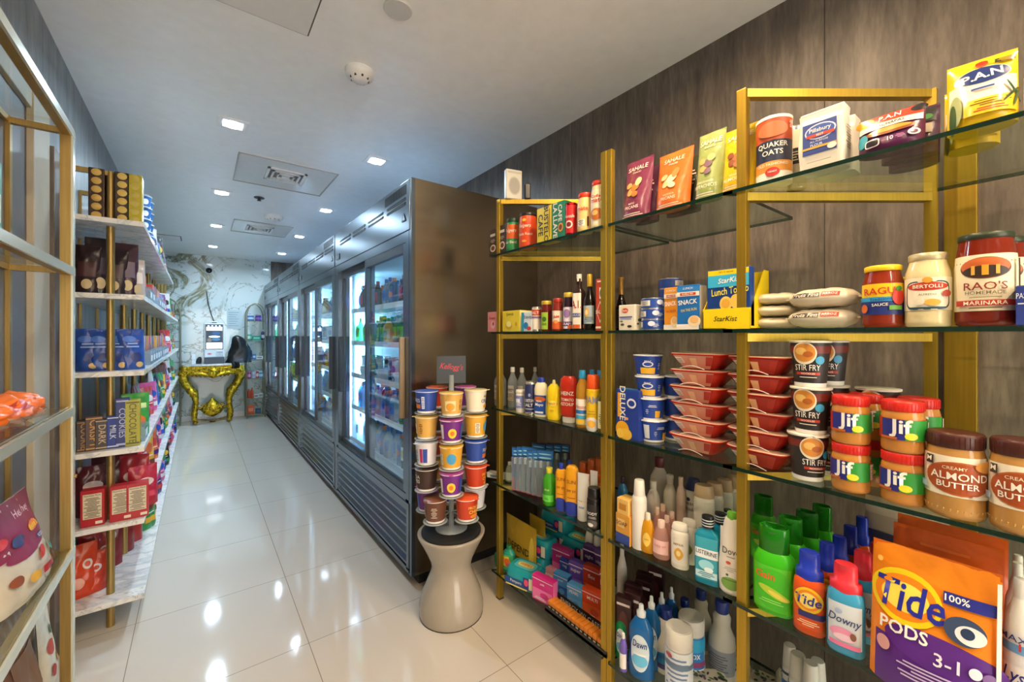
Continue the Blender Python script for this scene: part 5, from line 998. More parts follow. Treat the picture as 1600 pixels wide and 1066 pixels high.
def almond(r, h): return mk_jar('almond_butter_jar', r, h, M('b98a4c', .1), M('4a211a', .35), M('efe6cf', .35), [('e', .1, .46, .62, .42, M('b8622a')), ('e', .1, .46, .60, .38, M('a84e22')), ('t', 'CREAMY', 0, .72, .08, M('f0dfc0')), ('t', 'ALMOND', .08, .52, .19, M('f4efe2'), {'bold': .04, 'mw': .95}), ('t', 'BUTTER', .05, .30, .15, M('f4efe2'), {'bold': .04}), ('r', -.42, .86, .16, .22, M('3a3430')), ('t', 'M', -.42, .88, .12, M('efe6cf'), {'bold': .05}), ('e', .55, .8, .25, .14, M('c98a3a')), ('r', -.55, .2, .16, .16, M('a9c2d8')), ('r', .5, .05, .5, .08, M('b9b0a0'))], (.27, .74), .17, neck=.9, lidr=.95, ribs=True, W=2.7, bottom=M('d9b06a', .15))
cylitem(almond, 1443, 1542, 675, 2, 'glass jar of almond butter with a brown lid, left of two', 'almond butter jar', xo=.0, k=.85)
cylitem(almond, 1542, 1645, 687, 2, 'jar of almond butter with a brown lid, cut by the right edge', 'almond butter jar', xo=.0, k=.85)
# ===== fourth shelf, far bay
t = thing('soap_box'); b = B(); b.box(-.05, .05, -.02, .02, 0, .028, M('e9e4d8', .4), .004); b.obj('carton', t); b = B(); b.box(-.03, .03, -.0206, -.02, .008, .018, M('7aa0b8')); b.obj('printed_band', t)
put(t, RFR+.05, onX(775, RFR+.05)-.01, S[3], AIS+.5, 'low white box at the far end of the fourth shelf', 'box')
cylitem(bt('drop', M('b8c8b0', .1, 0, 'c', .6), 'dfe6d8', 'c9d8c8', (.1, .5), (), name='lotion_bottle'), 789, 804, 722, 3, 'small pale green bottle left of the toothbrush packs', 'bottle', xo=.05)
def brushpack(w, h, c, i):
    t = thing('toothbrush_pack'); b = B(); b.box(-w/2, w/2, -.004, .004, 0, h, M(c, .35), .001); fn = planar(w, .008)
    decals(b, fn, w, h, 0, [('r', 0, .16, .96, .3, M('c8281f')), ('t', 'Colgate', 0, .22, .07, M('f4efe8'), {'mw': .85, 'bold': .03}), ('r', 0, .9, .96, .16, M('2a6fb8')), ('e', 0, .84, .4, .02, M('9adcf0')), ('e', 0, .92, .4, .015, M('9adcf0'))], .0006); b.obj('backing_card', t)
    q = B()
    for s in (-.22, .22):
        q.tube([(w*s, -.009, h*.06), (w*s*1.1, -.009, h*.3), (w*s*.9, -.009, h*.55), (w*s, -.010, h*.66)], [.0035, .0045, .003, .0025], M(['2a7fb8', 'd9dfe4', '1f8f8a', 'c84a5a'][i % 4]), 8)
        q.box(w*s-.006, w*s+.006, -.018, -.006, h*.64, h*.78, M(['e9eef0', 'c9dff0', 'e8e4e0', 'd8ecec'][i % 4]), .002)
    q.obj('toothbrushes', t); q = B(); q.box(-w*.46, w*.46, -.020, -.019, h*.05, h*.8, M('dfe8ee', .06, 0, 'c', .12)); q.obj('clear_blister', t); return t
Xb = RFR+.03; wB = .075
for i in range(6):
    yy = onX(812, Xb)-.030*i*.9; hh = zat(700, Xb, yy)-S[3]
    put(inst(('brush', i % 3), lambda: brushpack(wB, hh, ['2f4a86', '2a5fa0', '21558c'][i % 3], i)), Xb+.008*i, yy, S[3], AIS+.55, 'red and blue toothbrush pack, %s in the row on the fourth shelf' % ['farthest', 'second', 'third', 'fourth', 'fifth', 'nearest'][i], 'toothbrush pack', 'toothbrush packs')
for i in range(4):
    put(inst(('brush2', i % 2), lambda: brushpack(wB, .20, ['2a2f4a', '4a2a34'][i % 2], i+2)), Xb+.13+.03*i, onX(842, Xb+.13)-.025*i, S[3], AIS+.4, 'dark toothbrush pack behind the front row, %s from the end post' % ['nearest', 'second', 'third', 'fourth'][i], 'toothbrush pack', 'toothbrush packs')
cylitem(bt('round', M('4ab82c', .1, 0, 'c', .75), 'e6d83a', None, (.1, .6), (), name='aloe_gel_bottle', capk=(.42, .84, .5)), 848, 869, 731, 3, 'bright green gel bottle with a yellow cap, fourth shelf', 'bottle')
q = B(); X, Y, r, h = RC(848, 869, 731, 3); fn = cylf(r, 1); q.grid(fn, -r, r, h*.12, h*.3, 8, 1, M('6ad84a'), .001); q.text('aloe', fn, 0, h*.45, h*.06, M('dff0a0'), .0015, r*1.5, .02); q.text('GEL', fn, 0, h*.2, h*.05, M('1f6a1c'), .002, r*1.2, .02); q.obj('label', bpy.data.objects['aloe_gel_bottle'])
def sunb(r, h):
    return mk_bottle('sunscreen_bottle', [(r*.85, 0), (r, h*.03), (r, h*.22), (r, h*.23), (r, h*.80), (r*.8, h*.86), (r*.5, h*.88)], None, M('2a3fb0', .3), [(r*.42, h*.87), (r*.42, h*.99), (r*.38, h)], None, (.1, .6), (), .62, 2.2, ms=[M('2a3fb0', .3)]*3+[M('f3a81a', .3)]*3)
for i, (a, b_, y) in enumerate(((868, 886, 724), (883, 905, 727))):
    cylitem(sunb if i == 0 else (lambda r, h: mk_bottle('sunscreen_bottle', [(r*.85, 0), (r, h*.03), (r, h*.24), (r, h*.25), (r, h*.86), (r*.85, h*.95), (r*.5, h)], None, None, None, None, ms=[M('2a3fb0', .3)]*3+[M('f3a81a', .3)]*3, ky=.62)), a, b_, y, 3, 'orange-yellow sunscreen bottle with blue base, %s of the front two' % ['left', 'right'][i], 'sunscreen', k=.6)
    X, Y, r, h = RC(a, b_, y, 3); o = bpy.data.objects['sunscreen_bottle' + ('' if i == 0 else '.001')]; q = B(); fn = lambda u, v, o_=0: (u, -r*.62*math.sqrt(max(.02, 1-(u/r)**2))-o_, v)
    q.text('SUN', fn, 0, h*.68, h*.07, M('8a4a1c'), .0012, r*1.5, .02); q.text('SPF 50', fn, 0, h*.5, h*.05, M('8a4a1c'), .0012, r*1.4, .02); q.grid(fn, -r*.6, r*.6, h*.36, h*.37, 4, 1, M('8a4a1c'), .0012)
    q.disc(fn, 0, h*.24, r*.8, h*.05, M('2a3fb0', .3), .0012); q.obj('label', o)
cylitem(bt('round', 'f0c83a', '2a3fb0', None, name='sunscreen_bottle', ky=.7), 884, 897, 719, 3, 'yellow sunscreen bottle with blue cap, behind the front two', 'sunscreen', xo=.09)
for i, (a, b_, y) in enumerate(((904, 920, 722), (917, 934, 718), (929, 948, 716))):
    cylitem(bt('can', 'b8561a', 'a84c16', 'c8641f', (.05, .6), [('r', 0, .5, .6, .4, M('7a3414')), ('e', 0, .8, .3, .12, M('e09a3a'))], name='tanning_spray_can', capk=(.9, .74, .8)), a, b_, y, 3, 'brown-orange spray can in the back row, %s' % ['left', 'middle', 'right'][i], 'spray can', xo=.10, group='brown-orange spray cans')
def ctube(r, h):
    t = thing('cream_tube'); b = B(); b.loft([(0, r*.8, r*.8, 2), (h*.02, r, r, 2), (h*.3, r, r*.95, 2), (h*.8, r, r*.5, 2.2), (h, r*1.05, r*.08, 2)], M('eceae4', .3), 24); b.obj('tube_body', t)
    fn = lambda u, v, o=0: (u, -(r*(.95-.87*max(0, (v/h-.3)/.7)))*math.sqrt(max(.02, 1-(u/r)**2))-o, v); q = B()
    q.disc(fn, r*.3, h*.82, r*.5, h*.09, M('e8823a'), .0012, rings=2); q.grid(fn, -r*.7, r*.7, h*.42, h*.44, 4, 1, M('e0a03a'), .0012); q.text('cream', fn, 0, h*.6, h*.07, M('8a9aa8'), .0014, r*1.5, .01, 0, PI/2); q.grid(fn, -r*.5, r*.5, h*.28, h*.32, 4, 1, M('9ab0c8'), .0012); q.obj('label', t); return t
cylitem(ctube, 902, 921, 740, 3, 'white cream tube with an orange patch, front of fourth shelf', 'cream tube', xo=.02)
cylitem(ctube, 922, 934, 736, 3, 'second white cream tube behind the black spray can', 'cream tube', xo=.055)
cylitem(bt('can', '1d1b1c', '151415', '242122', (.05, .62), [('t', 'BODY', 0, .62, .12, M('e6e2dc'), {'bold': .04, 'mw': .8}), ('l', 0, .45, .6, .1, 2, M('b8b4ae')), ('e', 0, .2, .4, .15, M('5a5654')), ('e', -.1, .14, .2, .08, M('e0dcd6'))], name='deodorant_can', capk=(.9, .74, .86)), 917, 939, 762, 3, 'black deodorant spray can at the front, fourth shelf far bay', 'spray can', k=.6, xo=.0)
cylitem(bt('can', '1d1b1c', '151415', None, name='deodorant_can', capk=(.9, .74, .86)), 938, 952, 762, 3, 'second black spray can mostly hidden by the wide post', 'spray can', k=.6, xo=.03)
# ===== fourth shelf, middle bay
boxitem(lambda w, h: mk_carton('soap_box', w, .05, h, 'e0a03a', [('r', 0, .18, .98, .34, M('2f4a9a')), ('r', -.1, .7, .5, .3, M('efc878')), ('t', 'SOAP', -.05, .7, .14, M('6a3a1c'), {'bold': .03})]), 962, 984, 805, 3, .05, 'orange and blue soap box beside the wide post, fourth shelf', 'soap box')
boxitem(lambda w, h: mk_carton('soap_box', w, .05, h*.4, 'efc06a', [('r', 0, .5, .6, .4, M('c8862a'))]), 964, 982, 790, 3, .05, 'small orange box stacked on the orange and blue soap box', 'soap box', dz=RB(962, 984, 805, 3)[3]+.0008)
cylitem(bt('round', M('3a86b8', .1, 0, 'c', .6), '23202a', name='mouthwash_bottle'), 964, 982, 745, 3, 'blue bottle with a black cap behind the soap boxes', 'bottle', xo=.10)
def lotb(name, kind, body, cap, capk, D, lab=None, lz=(.1, .7), ky=.7, p=2, **kw): return bt(kind, body, cap, lab, lz, D, ky, p, capk, name=name, **kw)
cylitem(bt('can', 'e9e3da', 'ece6de', None, name='deodorant_can', capk=(.74, .76, .66)), 987, 1011, 750, 3, 'tall slim white deodorant spray at the front left, middle bay', 'spray can', xo=.015)
for i, (a, b_, y, xo, c, nm) in enumerate(((1010, 1032, 752, .12, 'c9bfb2', 'shorter, just behind the slim spray'), (1015, 1046, 715, .20, 'd6cdbf', 'tall with a maroon top, back row left'), (1036, 1058, 742, .16, 'cfc6b8', 'back row beside the tall one'), (1056, 1072, 746, .14, 'c2a898', 'slim and pinkish, middle of back row'))):
    cylitem(bt('round' if i < 3 else 'squeeze', c, '6a2a34' if i in (1,) else 'b8a090' if i == 3 else 'd8d0c4', None, (.1, .7), (), .8, 2, (.46, .86, .52), name='lotion_bottle'), a, b_, y, 3, 'off-white lotion bottle, %s' % nm, 'lotion bottle', xo=xo)
cylitem(bt('drop', M('eda81e', .1, 0, 'c', .8), 'ece4cf', None, ky=.6, capk=(.36, .80, .30), name='baby_shampoo_bottle'), 1000, 1025, 802, 3, 'golden baby shampoo bottle with a pale cap, front row', 'shampoo bottle')
q = B(); X, Y, r, h = RC(1000, 1025, 802, 3); fn = lambda u, v, o_=0: (u, -r*.6*math.sqrt(max(.02, 1-(u/r)**2))-o_, v); q.disc(fn, 0, h*.36, r*.52, h*.18, M('f6cf5a'), .0012, p=1.7); q.text('baby', fn, 0, h*.36, h*.06, M('c87a1c'), .0018, r*.9, .01); q.obj('label', bpy.data.objects['baby_shampoo_bottle'])
for i, (a, b_, y, xo) in enumerate(((1019, 1048, 813, .012), (1032, 1052, 806, .075), (1040, 1060, 800, .12), (1018, 1036, 793, .085), (1026, 1046, 788, .13))):
    cylitem(bt('drop', M('e9b8ac', .08, 0, 'c', .45), 'efd2b8' if i > 2 else 'efcfc4', 'efc2bc' if i == 0 else None, (.15, .5), [('t', 'baby oil', 0, .6, .25, M('d87a8a'))] if i == 0 else (), ky=.65, capk=(.42, .78, .40), name='baby_oil_bottle'), a, b_, y, 3, 'pink baby oil bottle, %s' % ['front of the cluster', 'second, behind the front pink one', 'third, further back', 'left rear with a cream cap', 'farthest back with a cream cap'][i], 'baby oil', xo=xo, group='pink baby oil bottles')
for i, (a, b_, y, xo) in enumerate(((1048, 1077, 818, .01), (1064, 1090, 812, .06))):
    cylitem(lotb('shampoo_bottle', 'flat', 'efe8da', 'efe8da', (.92, .86, .8), [('e', 0, .4, .26, .22, M('e0a83a'), {'p': 1.6}), ('t', 'REPAIR', 0, .74, .08, M('8a6a2a'), {'mw': .6}), ('e', 0, .42, .12, .1, M('f2dc9a'))] if i == 0 else [('e', 0, .4, .26, .2, M('8a8a2a'), {'p': 1.6})], 'efe8da', (.1, .72), .6), a, b_, y, 3, 'white shampoo bottle with a gold emblem, %s' % ['in front', 'behind its twin'][i], 'shampoo bottle', xo=xo)
def mouthw(r, h):
    t = mk_bottle('mouthwash_bottle', [(r*.94, 0), (r, h*.02), (r, h*.70), (r*.85, h*.76), (r*.42, h*.80), (r*.42, h*.84)], M('1f93b0', .08, 0, 'c', .82), M('1b1e22', .3), [(r*.48, h*.82), (r*.5, h*.83), (r*.5, h*.985), (r*.46, h)], M('3aa6bc', .3), (.08, .70), [('r', 0, .62, .9, .22, M('eef2f2')), ('t', 'LISTERINE', 0, .64, .10, M('1b3a4a'), {'bold': .04, 'mw': .82, 'rot': -.05}), ('e', .0, .35, .3, .12, M('9adbe8')), ('r', 0, .12, .85, .16, M('bfe4ea')), ('l', 0, .12, .7, .12, 3, M('2a7a8c')), ('e', .1, .25, .18, .06, M('e6f4f6'))], ky=.62, p=5)
    q = B()
    for k in range(3): q.lathe([(r*.505, h*(.86+.04*k)), (r*.51, h*(.868+.04*k)), (r*.505, h*(.876+.04*k))], M('d9dde0'), 20, caps=False)
    q.obj('cap_print', t); return t
cylitem(mouthw, 1086, 1126, 806, 3, 'large teal mouthwash bottle with black cap, front of fourth shelf', 'mouthwash', xo=.0, k=.6)
for i, (a, b_, y, xo) in enumerate(((1108, 1142, 801, .07), (1124, 1150, 796, .14))): cylitem(mouthw, a, b_, y, 3, 'teal mouthwash bottle, %s row behind the front one' % ['second', 'third'][i], 'mouthwash', xo=xo, k=.6, group='teal mouthwash bottles')
def dove(r, h): return mk_bottle('body_wash_bottle', [(r*.75, 0), (r*.93, h*.03), (r, h*.14), (r*.99, h*.35), (r*.85, h*.62), (r*.62, h*.85), (r*.5, h*.92)], M('ece6da', .3), M('6fb43a', .3), [(r*.36, h*.91), (r*.38, h*.985), (r*.3, h)], M('ece6da', .3), (.03, .80), [('e', 0, .15, .36, .10, M('7aa84a')), ('r', 0, .205, .62, .012, M('4a6a2a')), ('t', 'Dove', 0, .66, .10, M('4a4a42'), {'mw': .62}), ('l', 0, .57, .4, .03, 1, M('8a8a80')), ('e', -.08, .48, .09, .025, M('c8523a')), ('l', 0, .38, .5, .08, 3, M('b0aca0')), ('e', -.12, .29, .05, .02, M('3a4a3a'))], ky=.55)
cylitem(dove, 1122, 1166, 800, 3, 'white body wash bottle with green cap beside the brass post', 'body wash', xo=.0, k=.55)
cylitem(lotb('shampoo_bottle', 'flat', 'd9d2c6', '22346e', (.9, .82, .6), [('t', 'head &', 0, .78, .08, M('3a3a4a')), ('t', 'shoulders', 0, .66, .08, M('3a3a4a'), {'mw': .8}), ('e', -.2, .86, .1, .04, M('3a3a4a'))], 'd9d2c6', (.1, .8), .6), 1068, 1100, 748, 3, 'grey-white shampoo bottle with a dark blue cap, back row', 'shampoo bottle', xo=.17)
for i, (a, b_, y, xo) in enumerate(((1083, 1117, 758, .12), (1102, 1131, 754, .17), (1119, 1146, 749, .22), (1134, 1160, 744, .27))):
    cylitem(lotb('shampoo_bottle', 'flat', 'e2dac8', 'c8ab84', (.93, .84, .86), [('t', 'PANTENE', 0, .45, .07, M('6a6458'), {'mw': .8}), ('r', -.1, .2, .3, .14, M('b8321f'))] if i == 0 else [('t', 'pro-v', 0, .4, .05, M('8a8474'))], 'e2dac8', (.08, .8), .75), a, b_, y, 3, 'cream shampoo bottle with a tan cap, %s in the receding row' % ['first', 'second', 'third', 'last'][i], 'shampoo bottle', xo=xo, group='tan-capped shampoo bottles')
# ===== fourth shelf, near bay: detergents
def gain(r, h):
    G = M('3fc01c', .25); t = mk_bottle('detergent_bottle', [(r*.85, 0), (r*.98, h*.04), (r, h*.12), (r, h*.55), (r*.96, h*.62), (r*.80, h*.68), (r*.70, h*.70)], G, M('1f8a18', .12, 0, 'c', .8), [(r*.70, h*.69), (r*.74, h*.70), (r*.72, h*.97), (r*.68, h*.985), (r*.6, h*.98), (r*.56, h*.90), (.001, h*.90)], M('58d02c', .25), (.06, .62), [('e', .05, .5, .46, .44, M('46c424')), ('t', 'Gain', -.15, .78, .16, M('e8682a'), {'bold': .07, 'mw': .6}), ('e', .05, .42, .38, .09, M('b9d83a'), {'rot': -.35}), ('e', .15, .38, .24, .05, M('e9dc5a'), {'rot': -.35}), ('l', 0, .22, .6, .1, 2, M('9ae86a'))], ky=.62, p=2.6)
    b = B(); b.tube([(r*.5, 0, h*.72), (r*.86, 0, h*.66), (r*.99, 0, h*.5), (r*.97, 0, h*.35)], r*.13, G, 8); b.obj('handle', t); return t
for i, (a, b_, y, xo) in enumerate(((1176, 1243, 820, .0), (1208, 1262, 806, .085), (1236, 1286, 797, .16), (1263, 1306, 788, .235), (1172, 1214, 773, .26))):
    cylitem(gain, a, b_, y, 3, 'green laundry detergent bottle, %s' % ['front one with its label showing', 'second in the receding row', 'third in the receding row', 'fourth, towards the wall', 'back left behind the brass post'][i], 'detergent', xo=xo, k=.45, group='green detergent bottles')
OR, BL = 'e2561c', '2038b8'
def tideb(r, h): return mk_bottle('detergent_bottle', [(r*.88, 0), (r, h*.03), (r, h*.56), (r*.94, h*.64), (r*.76, h*.68)], M(OR, .25), M(BL, .25), [(r*.84, h*.66), (r*.86, h*.68), (r*.84, h*.78), (r*.66, h*.79), (r*.64, h*.985), (r*.58, h)], M('e2561c', .25), (.08, .6), [('e', 0, .68, .44, .30, M('f2c81c')), ('e', 0, .68, .36, .24, M('ee8a1c')), ('e', 0, .68, .28, .18, M('f6dc6a')), ('t', 'Tide', 0, .68, .22, M('1f2f8c'), {'bold': .05, 'shear': .15, 'mw': .8}), ('r', .1, .34, .8, .14, M('2a2a6a'), ), ('l', 0, .14, .7, .14, 3, M('f2d0a0'))], ky=.66, p=2.8)
for i, (a, b_, y, xo) in enumerate(((1239, 1291, 862, .0), (1273, 1312, 848, .07), (1294, 1330, 838, .13), (1312, 1346, 822, .20), (1332, 1362, 808, .27))):
    cylitem(tideb, a, b_, y, 3, 'small orange detergent bottle with blue cap, %s in its row' % ['frontmost', 'second', 'third', 'fourth', 'last'][i], 'detergent', xo=xo, k=.6, group='orange detergent bottles')
def downy(r, h): return mk_bottle('fabric_softener_bottle', [(r*.9, 0), (r, h*.03), (r, h*.58), (r*.94, h*.66), (r*.78, h*.71)], M('3f9fcc', .25), M('d9303f', .3), [(r*.84, h*.69), (r*.86, h*.71), (r*.84, h*.80), (r*.64, h*.81), (r*.62, h*.985), (r*.56, h)], M('d9e4ee', .3), (.10, .58), [('t', 'Downy', .0, .60, .24, M('26407a'), {'shear': .2, 'mw': .85, 'rot': -.05}), ('e', -.05, .3, .34, .14, M('ee9ac0')), ('e', .0, .22, .3, .08, M('f4d0e2')), ('e', .22, .3, .08, .09, M('8a5a4a')), ('r', 0, .05, .8, .1, M('e87aa8')), ('e', -.15, .82, .1, .06, M('a9b8d8'))], ky=.66, p=2.8)
for i, (a, b_, y, xo) in enumerate(((1291, 1352, 881, -.01), (1325, 1372, 862, .075), (1352, 1392, 850, .14))):
    cylitem(downy, a, b_, y, 3, 'blue fabric softener bottle with red cap, %s' % ['at the very front', 'behind the front one', 'third back, mostly hidden'][i], 'fabric softener', xo=xo, k=.6, group='blue softener bottles')
def pods(w, h, front):
    C_ = lambda c: M(c, .28)
    D = [('r', .05, .18, .98, .36, C_('5a2a86')), ('e', .1, .36, .46, .12, C_('5a2a86'), {'rot': -.1}), ('e', -.2, .66, .30, .19, C_('f2d41c')), ('e', -.2, .66, .26, .15, C_('f08a1c')), ('e', -.2, .66, .2, .10, C_('f6e05a')), ('t', 'Tide', -.16, .66, .21, C_('2a2f9a'), {'bold': .05, 'shear': .15, 'mw': .56}), ('t', 'PODS', -.2, .44, .09, C_('f4f2ea'), {'bold': .06, 'mw': .4}), ('r', .30, .76, .40, .08, C_('2a2f8c')), ('t', '100%', .2, .765, .045, C_('f4f2ea'), {'bold': .04}), ('e', .26, .58, .15, .09, C_('3a4a6a')), ('e', .30, .565, .11, .06, C_('e6e2e6')), ('e', .28, .575, .05, .035, C_('2a3a5a')), ('t', '3-1', .14, .345, .085, C_('e6e0ee'), {'bold': .03}), ('e', .34, .345, .045, .035, C_('e6e0ee')), ('e', .43, .33, .045, .035, C_('7a5a9a')), ('l', .02, .20, .55, .12, 5, C_('c8b8dc')), ('e', -.36, .30, .06, .05, C_('d8a0a0')), ('r', .485, .5, .03, .9, C_('ece4da')), ('e', -.42, .88, .025, .02, C_('f6b85a'))] if front else [('l', 0, .9, .6, .04, 1, C_('d86a2a'))]
    return mk_pouch('detergent_pod_pouch', w, h, .07, 'f08a1a' if front else 'c8541a', D, True, 21 if front else 24, tilt=.12, bk='d8641a')
PX = [(1352, 1562, 885, -.03, True), (1385, 1565, 852, .06, False), (1392, 1572, 836, .125, False)]
for i, (a, b_, y, xo, fr_) in enumerate(PX):
    X = RFR+xo; w_ = onX(a, X)-onX(b_, X); ym = (onX(a, X)+onX(b_, X))/2; hh = zat(y, X, ym)-S[3]
    put(pods(w_, hh, fr_), X+.035, ym, S[3], AIS+.0, ['large orange and purple pouch of detergent pods, at the front', 'plain-backed orange pod pouch, right behind the front one', 'orange pod pouch, farthest back of the three'][i], 'pod pouch', 'pod pouches')
boxitem(lambda w, h: mk_pouch('detergent_pod_pouch', w, h, .05, 'cbbcae', [('r', -.1, .78, .8, .14, M('b3a396')), ('r', -.05, .45, .8, .5, M('3a3a5a')), ('e', .1, .4, .3, .12, M('a83a4a'))], True, 31, tilt=.05), 1346, 1480, 793, 3, .05, 'beige and navy pouch behind the orange pod pouches', 'pouch', xo=.27)
def lysol(r, h): return mk_bottle('disinfectant_bottle', [(r*.9, 0), (r, h*.03), (r, h*.62), (r*.9, h*.74), (r*.5, h*.84), (r*.4, h*.88)], M('e9e6e0', .3), M('d9d8d4', .3), [(r*.42, h*.86), (r*.42, h*.98), (r*.36, h)], M('e6e6ea', .3), (.06, .66), [('r', 0, .82, 1.2, .1, M('6aa0d8')), ('t', 'MAX', -.2, .93, .07, M('2a3a7a')), ('t', '100', .25, .85, .09, M('c8323a'), {'bold': .04}), ('r', 0, .5, 1.3, .26, M('f0eef0')), ('t', 'Lysol', 0, .5, .2, M('2a2f8a'), {'shear': .3, 'bold': .03}), ('r', 0, .3, 1.3, .06, M('b8323f')), ('e', 0, .15, .5, .12, M('3a7ac8'))], W=2.4)
for i, (a, b_, y, xo) in enumerate(((1565, 1625, 905, .03), (1568, 1612, 880, .11), (1572, 1610, 868, .18))): cylitem(lysol, a, b_, y, 3, 'white disinfectant bottle at the right edge, %s' % ['in front, with blue script', 'second back', 'third back'][i], 'disinfectant', xo=xo, k=.7)
# ===== bottom shelf, far bay
for i, (a, b_, y, xo, sd) in enumerate(((786, 832, 812, .10, 3), (822, 846, 806, .17, 5))):
    boxitem(lambda w, h: mk_pouch('gold_snack_pouch', w, h, .05, 'b8962a', [('t', 'DEPEND', 0, .45, .14, M('3a2f14'), {'bold': .04, 'mw': .8}), ('l', 0, .25, .6, .1, 2, M('6a5618')), ('e', .4, .5, .06, .3, M('d9bc4a'))] if i == 0 else (), True, sd), a, b_, y+4, 4, .05, 'crinkled gold pouch on the bottom shelf, %s' % ['front', 'leaning behind the other'][i], 'gold pouch', xo=xo)
cylitem(bt('round', '2aa08c', '2a8c5a', '4ab87a', (.1, .75), [('r', -.1, .5, .5, .6, M('f0d23a')), ('e', .0, .5, .25, .2, M('e8743a')), ('e', .1, .3, .2, .1, M('d84a7a'))], name='kids_shampoo_bottle', ky=.7), 785, 806, 852, 4, 'green bottle with a rainbow label on the bottom shelf', 'bottle', xo=.03)
cylitem(bt('round', '1f7a5a', '1f6a4a', None, name='kids_shampoo_bottle', ky=.7), 772, 786, 858, 4, 'dark green bottle left of the end post, bottom shelf', 'bottle', xo=.02)
def wipes(w, d, h, seed, c='1fa0b0'):
    t = thing('wipes_pack'); b = B(); C_ = lambda x: M(x, .3)
    b.loft([(0, w*.46, d*.42, 5), (h*.08, w*.49, d*.47, 5), (h*.5, w*.5, d*.49, 6), (h*.9, w*.48, d*.46, 5), (h, w*.44, d*.40, 4)], M(c, .25, 0, 'f'), 32); b.obj('soft_pack', t)
    q = B(); tf = topf(w, d, h); q.disc(tf, 0, 0, w*.32, d*.3, C_('5ac8d8'), .0012, p=4); q.disc(tf, 0, 0, w*.24, d*.16, C_('efe08a'), .0018, p=3); q.text('WIPES', tf, 0, 0, d*.16, C_('d8642a'), .0026, w*.4, .04)
    fn = planar(w, d*.99); decals(q, fn, w, h, 0, [('r', -.1, .3, .8, .34, C_('1f4f9a')), ('t', 'Pampers', -.12, .32, .2, C_('f0f0ea'), {'mw': .5, 'bold': .03}), ('r', .22, .45, .2, .6, C_('2a3a8a')), ('e', .22, .5, .07, .18, C_('e84a7a')), ('r', -.1, .1, .7, .08, C_('e9d87a')), ('r', .38, .5, .14, .6, C_('e9e2c8'))], .001); q.obj('flip_label', t)
    return t
def onshelf(px, xo): X = RFR+xo; return X, onX(px, X)
X, Y = onshelf(822, .06); put(inst('wp', lambda: wipes(.17, .11, .085, 1)), X, Y, S[4], AIS+.3, 'teal soft pack of wipes at the front of the bottom shelf', 'wipes pack', 'wipes packs')
for i, (px, xo, dz, rr) in enumerate(((840, .19, 0, .1), (843, .19, .086, .2), (872, .32, .0, .05), (872, .32, .086, .15), (872, .32, .172, .1), (905, .33, 0, 0), (905, .33, .086, .1))):
    X, Y = onshelf(px, xo); put(inst('wp', None), X, Y, S[4]+dz, AIS+rr, 'teal wipes pack, %s' % ['middle row, lower', 'middle row, upper', 'back stack, bottom', 'back stack, middle', 'back stack, top', 'back right stack, lower', 'back right stack, upper'][i], 'wipes pack', 'wipes packs')
def tamp(w, h, c, c2, t2, d=.05): return mk_carton('tampon_box', w, d, h, c, [('r', 0, .28, .94, .46, M(c2)), ('t', t2, 0, .74, .11, M('f2ecf0'), {'mw': .8, 'bold': .03}), ('e', .1, .3, .2, .12, M(c)), ('l', -.1, .14, .6, .12, 2, M('f2ecf0')), ('r', 0, .9, .98, .03, M('f6dfe8'))], side=c2)
BX = [(829, 861, 905, 0.02, 'd9288a', 'f07ab8', 'pads', 'hot pink, front left'), (860, 888, 858, 0.2, 'c22a80', 'e06ab0', 'perfect', 'tall magenta, middle row'), (842, 862, 888, 0.16, 'e9a0b0', 'f2d8dc', 'light', 'pale pink, low middle row'), (862, 884, 899, 0.11, '4a9ae0', '2a5fb8', 'sport', 'light blue, left of two'), (883, 906, 917, 0.09, '56a6e2', '7abcf0', 'PEARL', 'sky blue, front centre'), (886, 908, 880, 0.17, '6a4ab0', '8a6ad0', 'super', 'violet, middle row'), (872, 888, 876, 0.19, '2f4ab8', '4a6ad0', 'reg', 'deep blue, middle row'), (906, 940, 926, 0.11, 'd8481c', 'f0642a', 'MULTI', 'orange-red, front right'), (908, 936, 888, 0.19, 'c83a1c', 'e0542a', 'flex', 'orange-red, second row'), (908, 928, 855, 0.27, '4a2a7a', '5f3a94', 'night', 'dark purple, back row left'), (926, 946, 862, 0.25, '5a3a8a', '6f4aa4', 'night', 'dark purple, back row right'), (890, 910, 848, 0.3, '2a2230', '4a3a52', 'ultra', 'near-black, back row'), (934, 948, 892, 0.15, '8a2a4a', 'a83a3a', 'max', 'maroon, beside the wide post')]
for (a, b_, y, xo, c, c2, tt, nm) in BX:
    boxitem(lambda w, h: tamp(w*.84, h, c, c2, tt, .035), a, b_, y, 4, .05, 'feminine care box, %s' % nm, 'care box', xo=xo, rot=.2, group='feminine care boxes', dz=0)
for i in range(3): cylitem(bt('round', 'd6d0c8', 'd8d2ca', None, name='lotion_bottle', ky=.8), 914+13*i, 928+13*i, 812+3*i, 4, 'small white bottle at the back of the bottom shelf, %s' % ['left', 'middle', 'right'][i], 'bottle', xo=.30, group='small white bottles')
t = thing('lighter_display_tray'); L = onX(850, RFR)-onX(946, RFR); b = B(); K = M('1b1a1c', .35)
b.box(-L/2, L/2, -.035, .035, 0, .012, K); b.box(-L/2, L/2, .030, .035, 0, .055, K); b.box(-L/2, L/2, -.035, -.032, 0, .022, K)
fn = lambda u, v, o=0: (u, .028-o*1.0, v); b.text('ENERGY W/ CAFFEINE', lambda u, v, o=0: (u, .0295-o, v), 0, .038, .02, M('e9e4da'), .001, L*.9, .04); b.obj('tray', t)
Yt = (onX(850, RFR)+onX(946, RFR))/2; put(t, RFR+.04, Yt, S[4], AIS, 'long black display tray of small orange packs along the shelf edge', 'display tray')
nn = 14
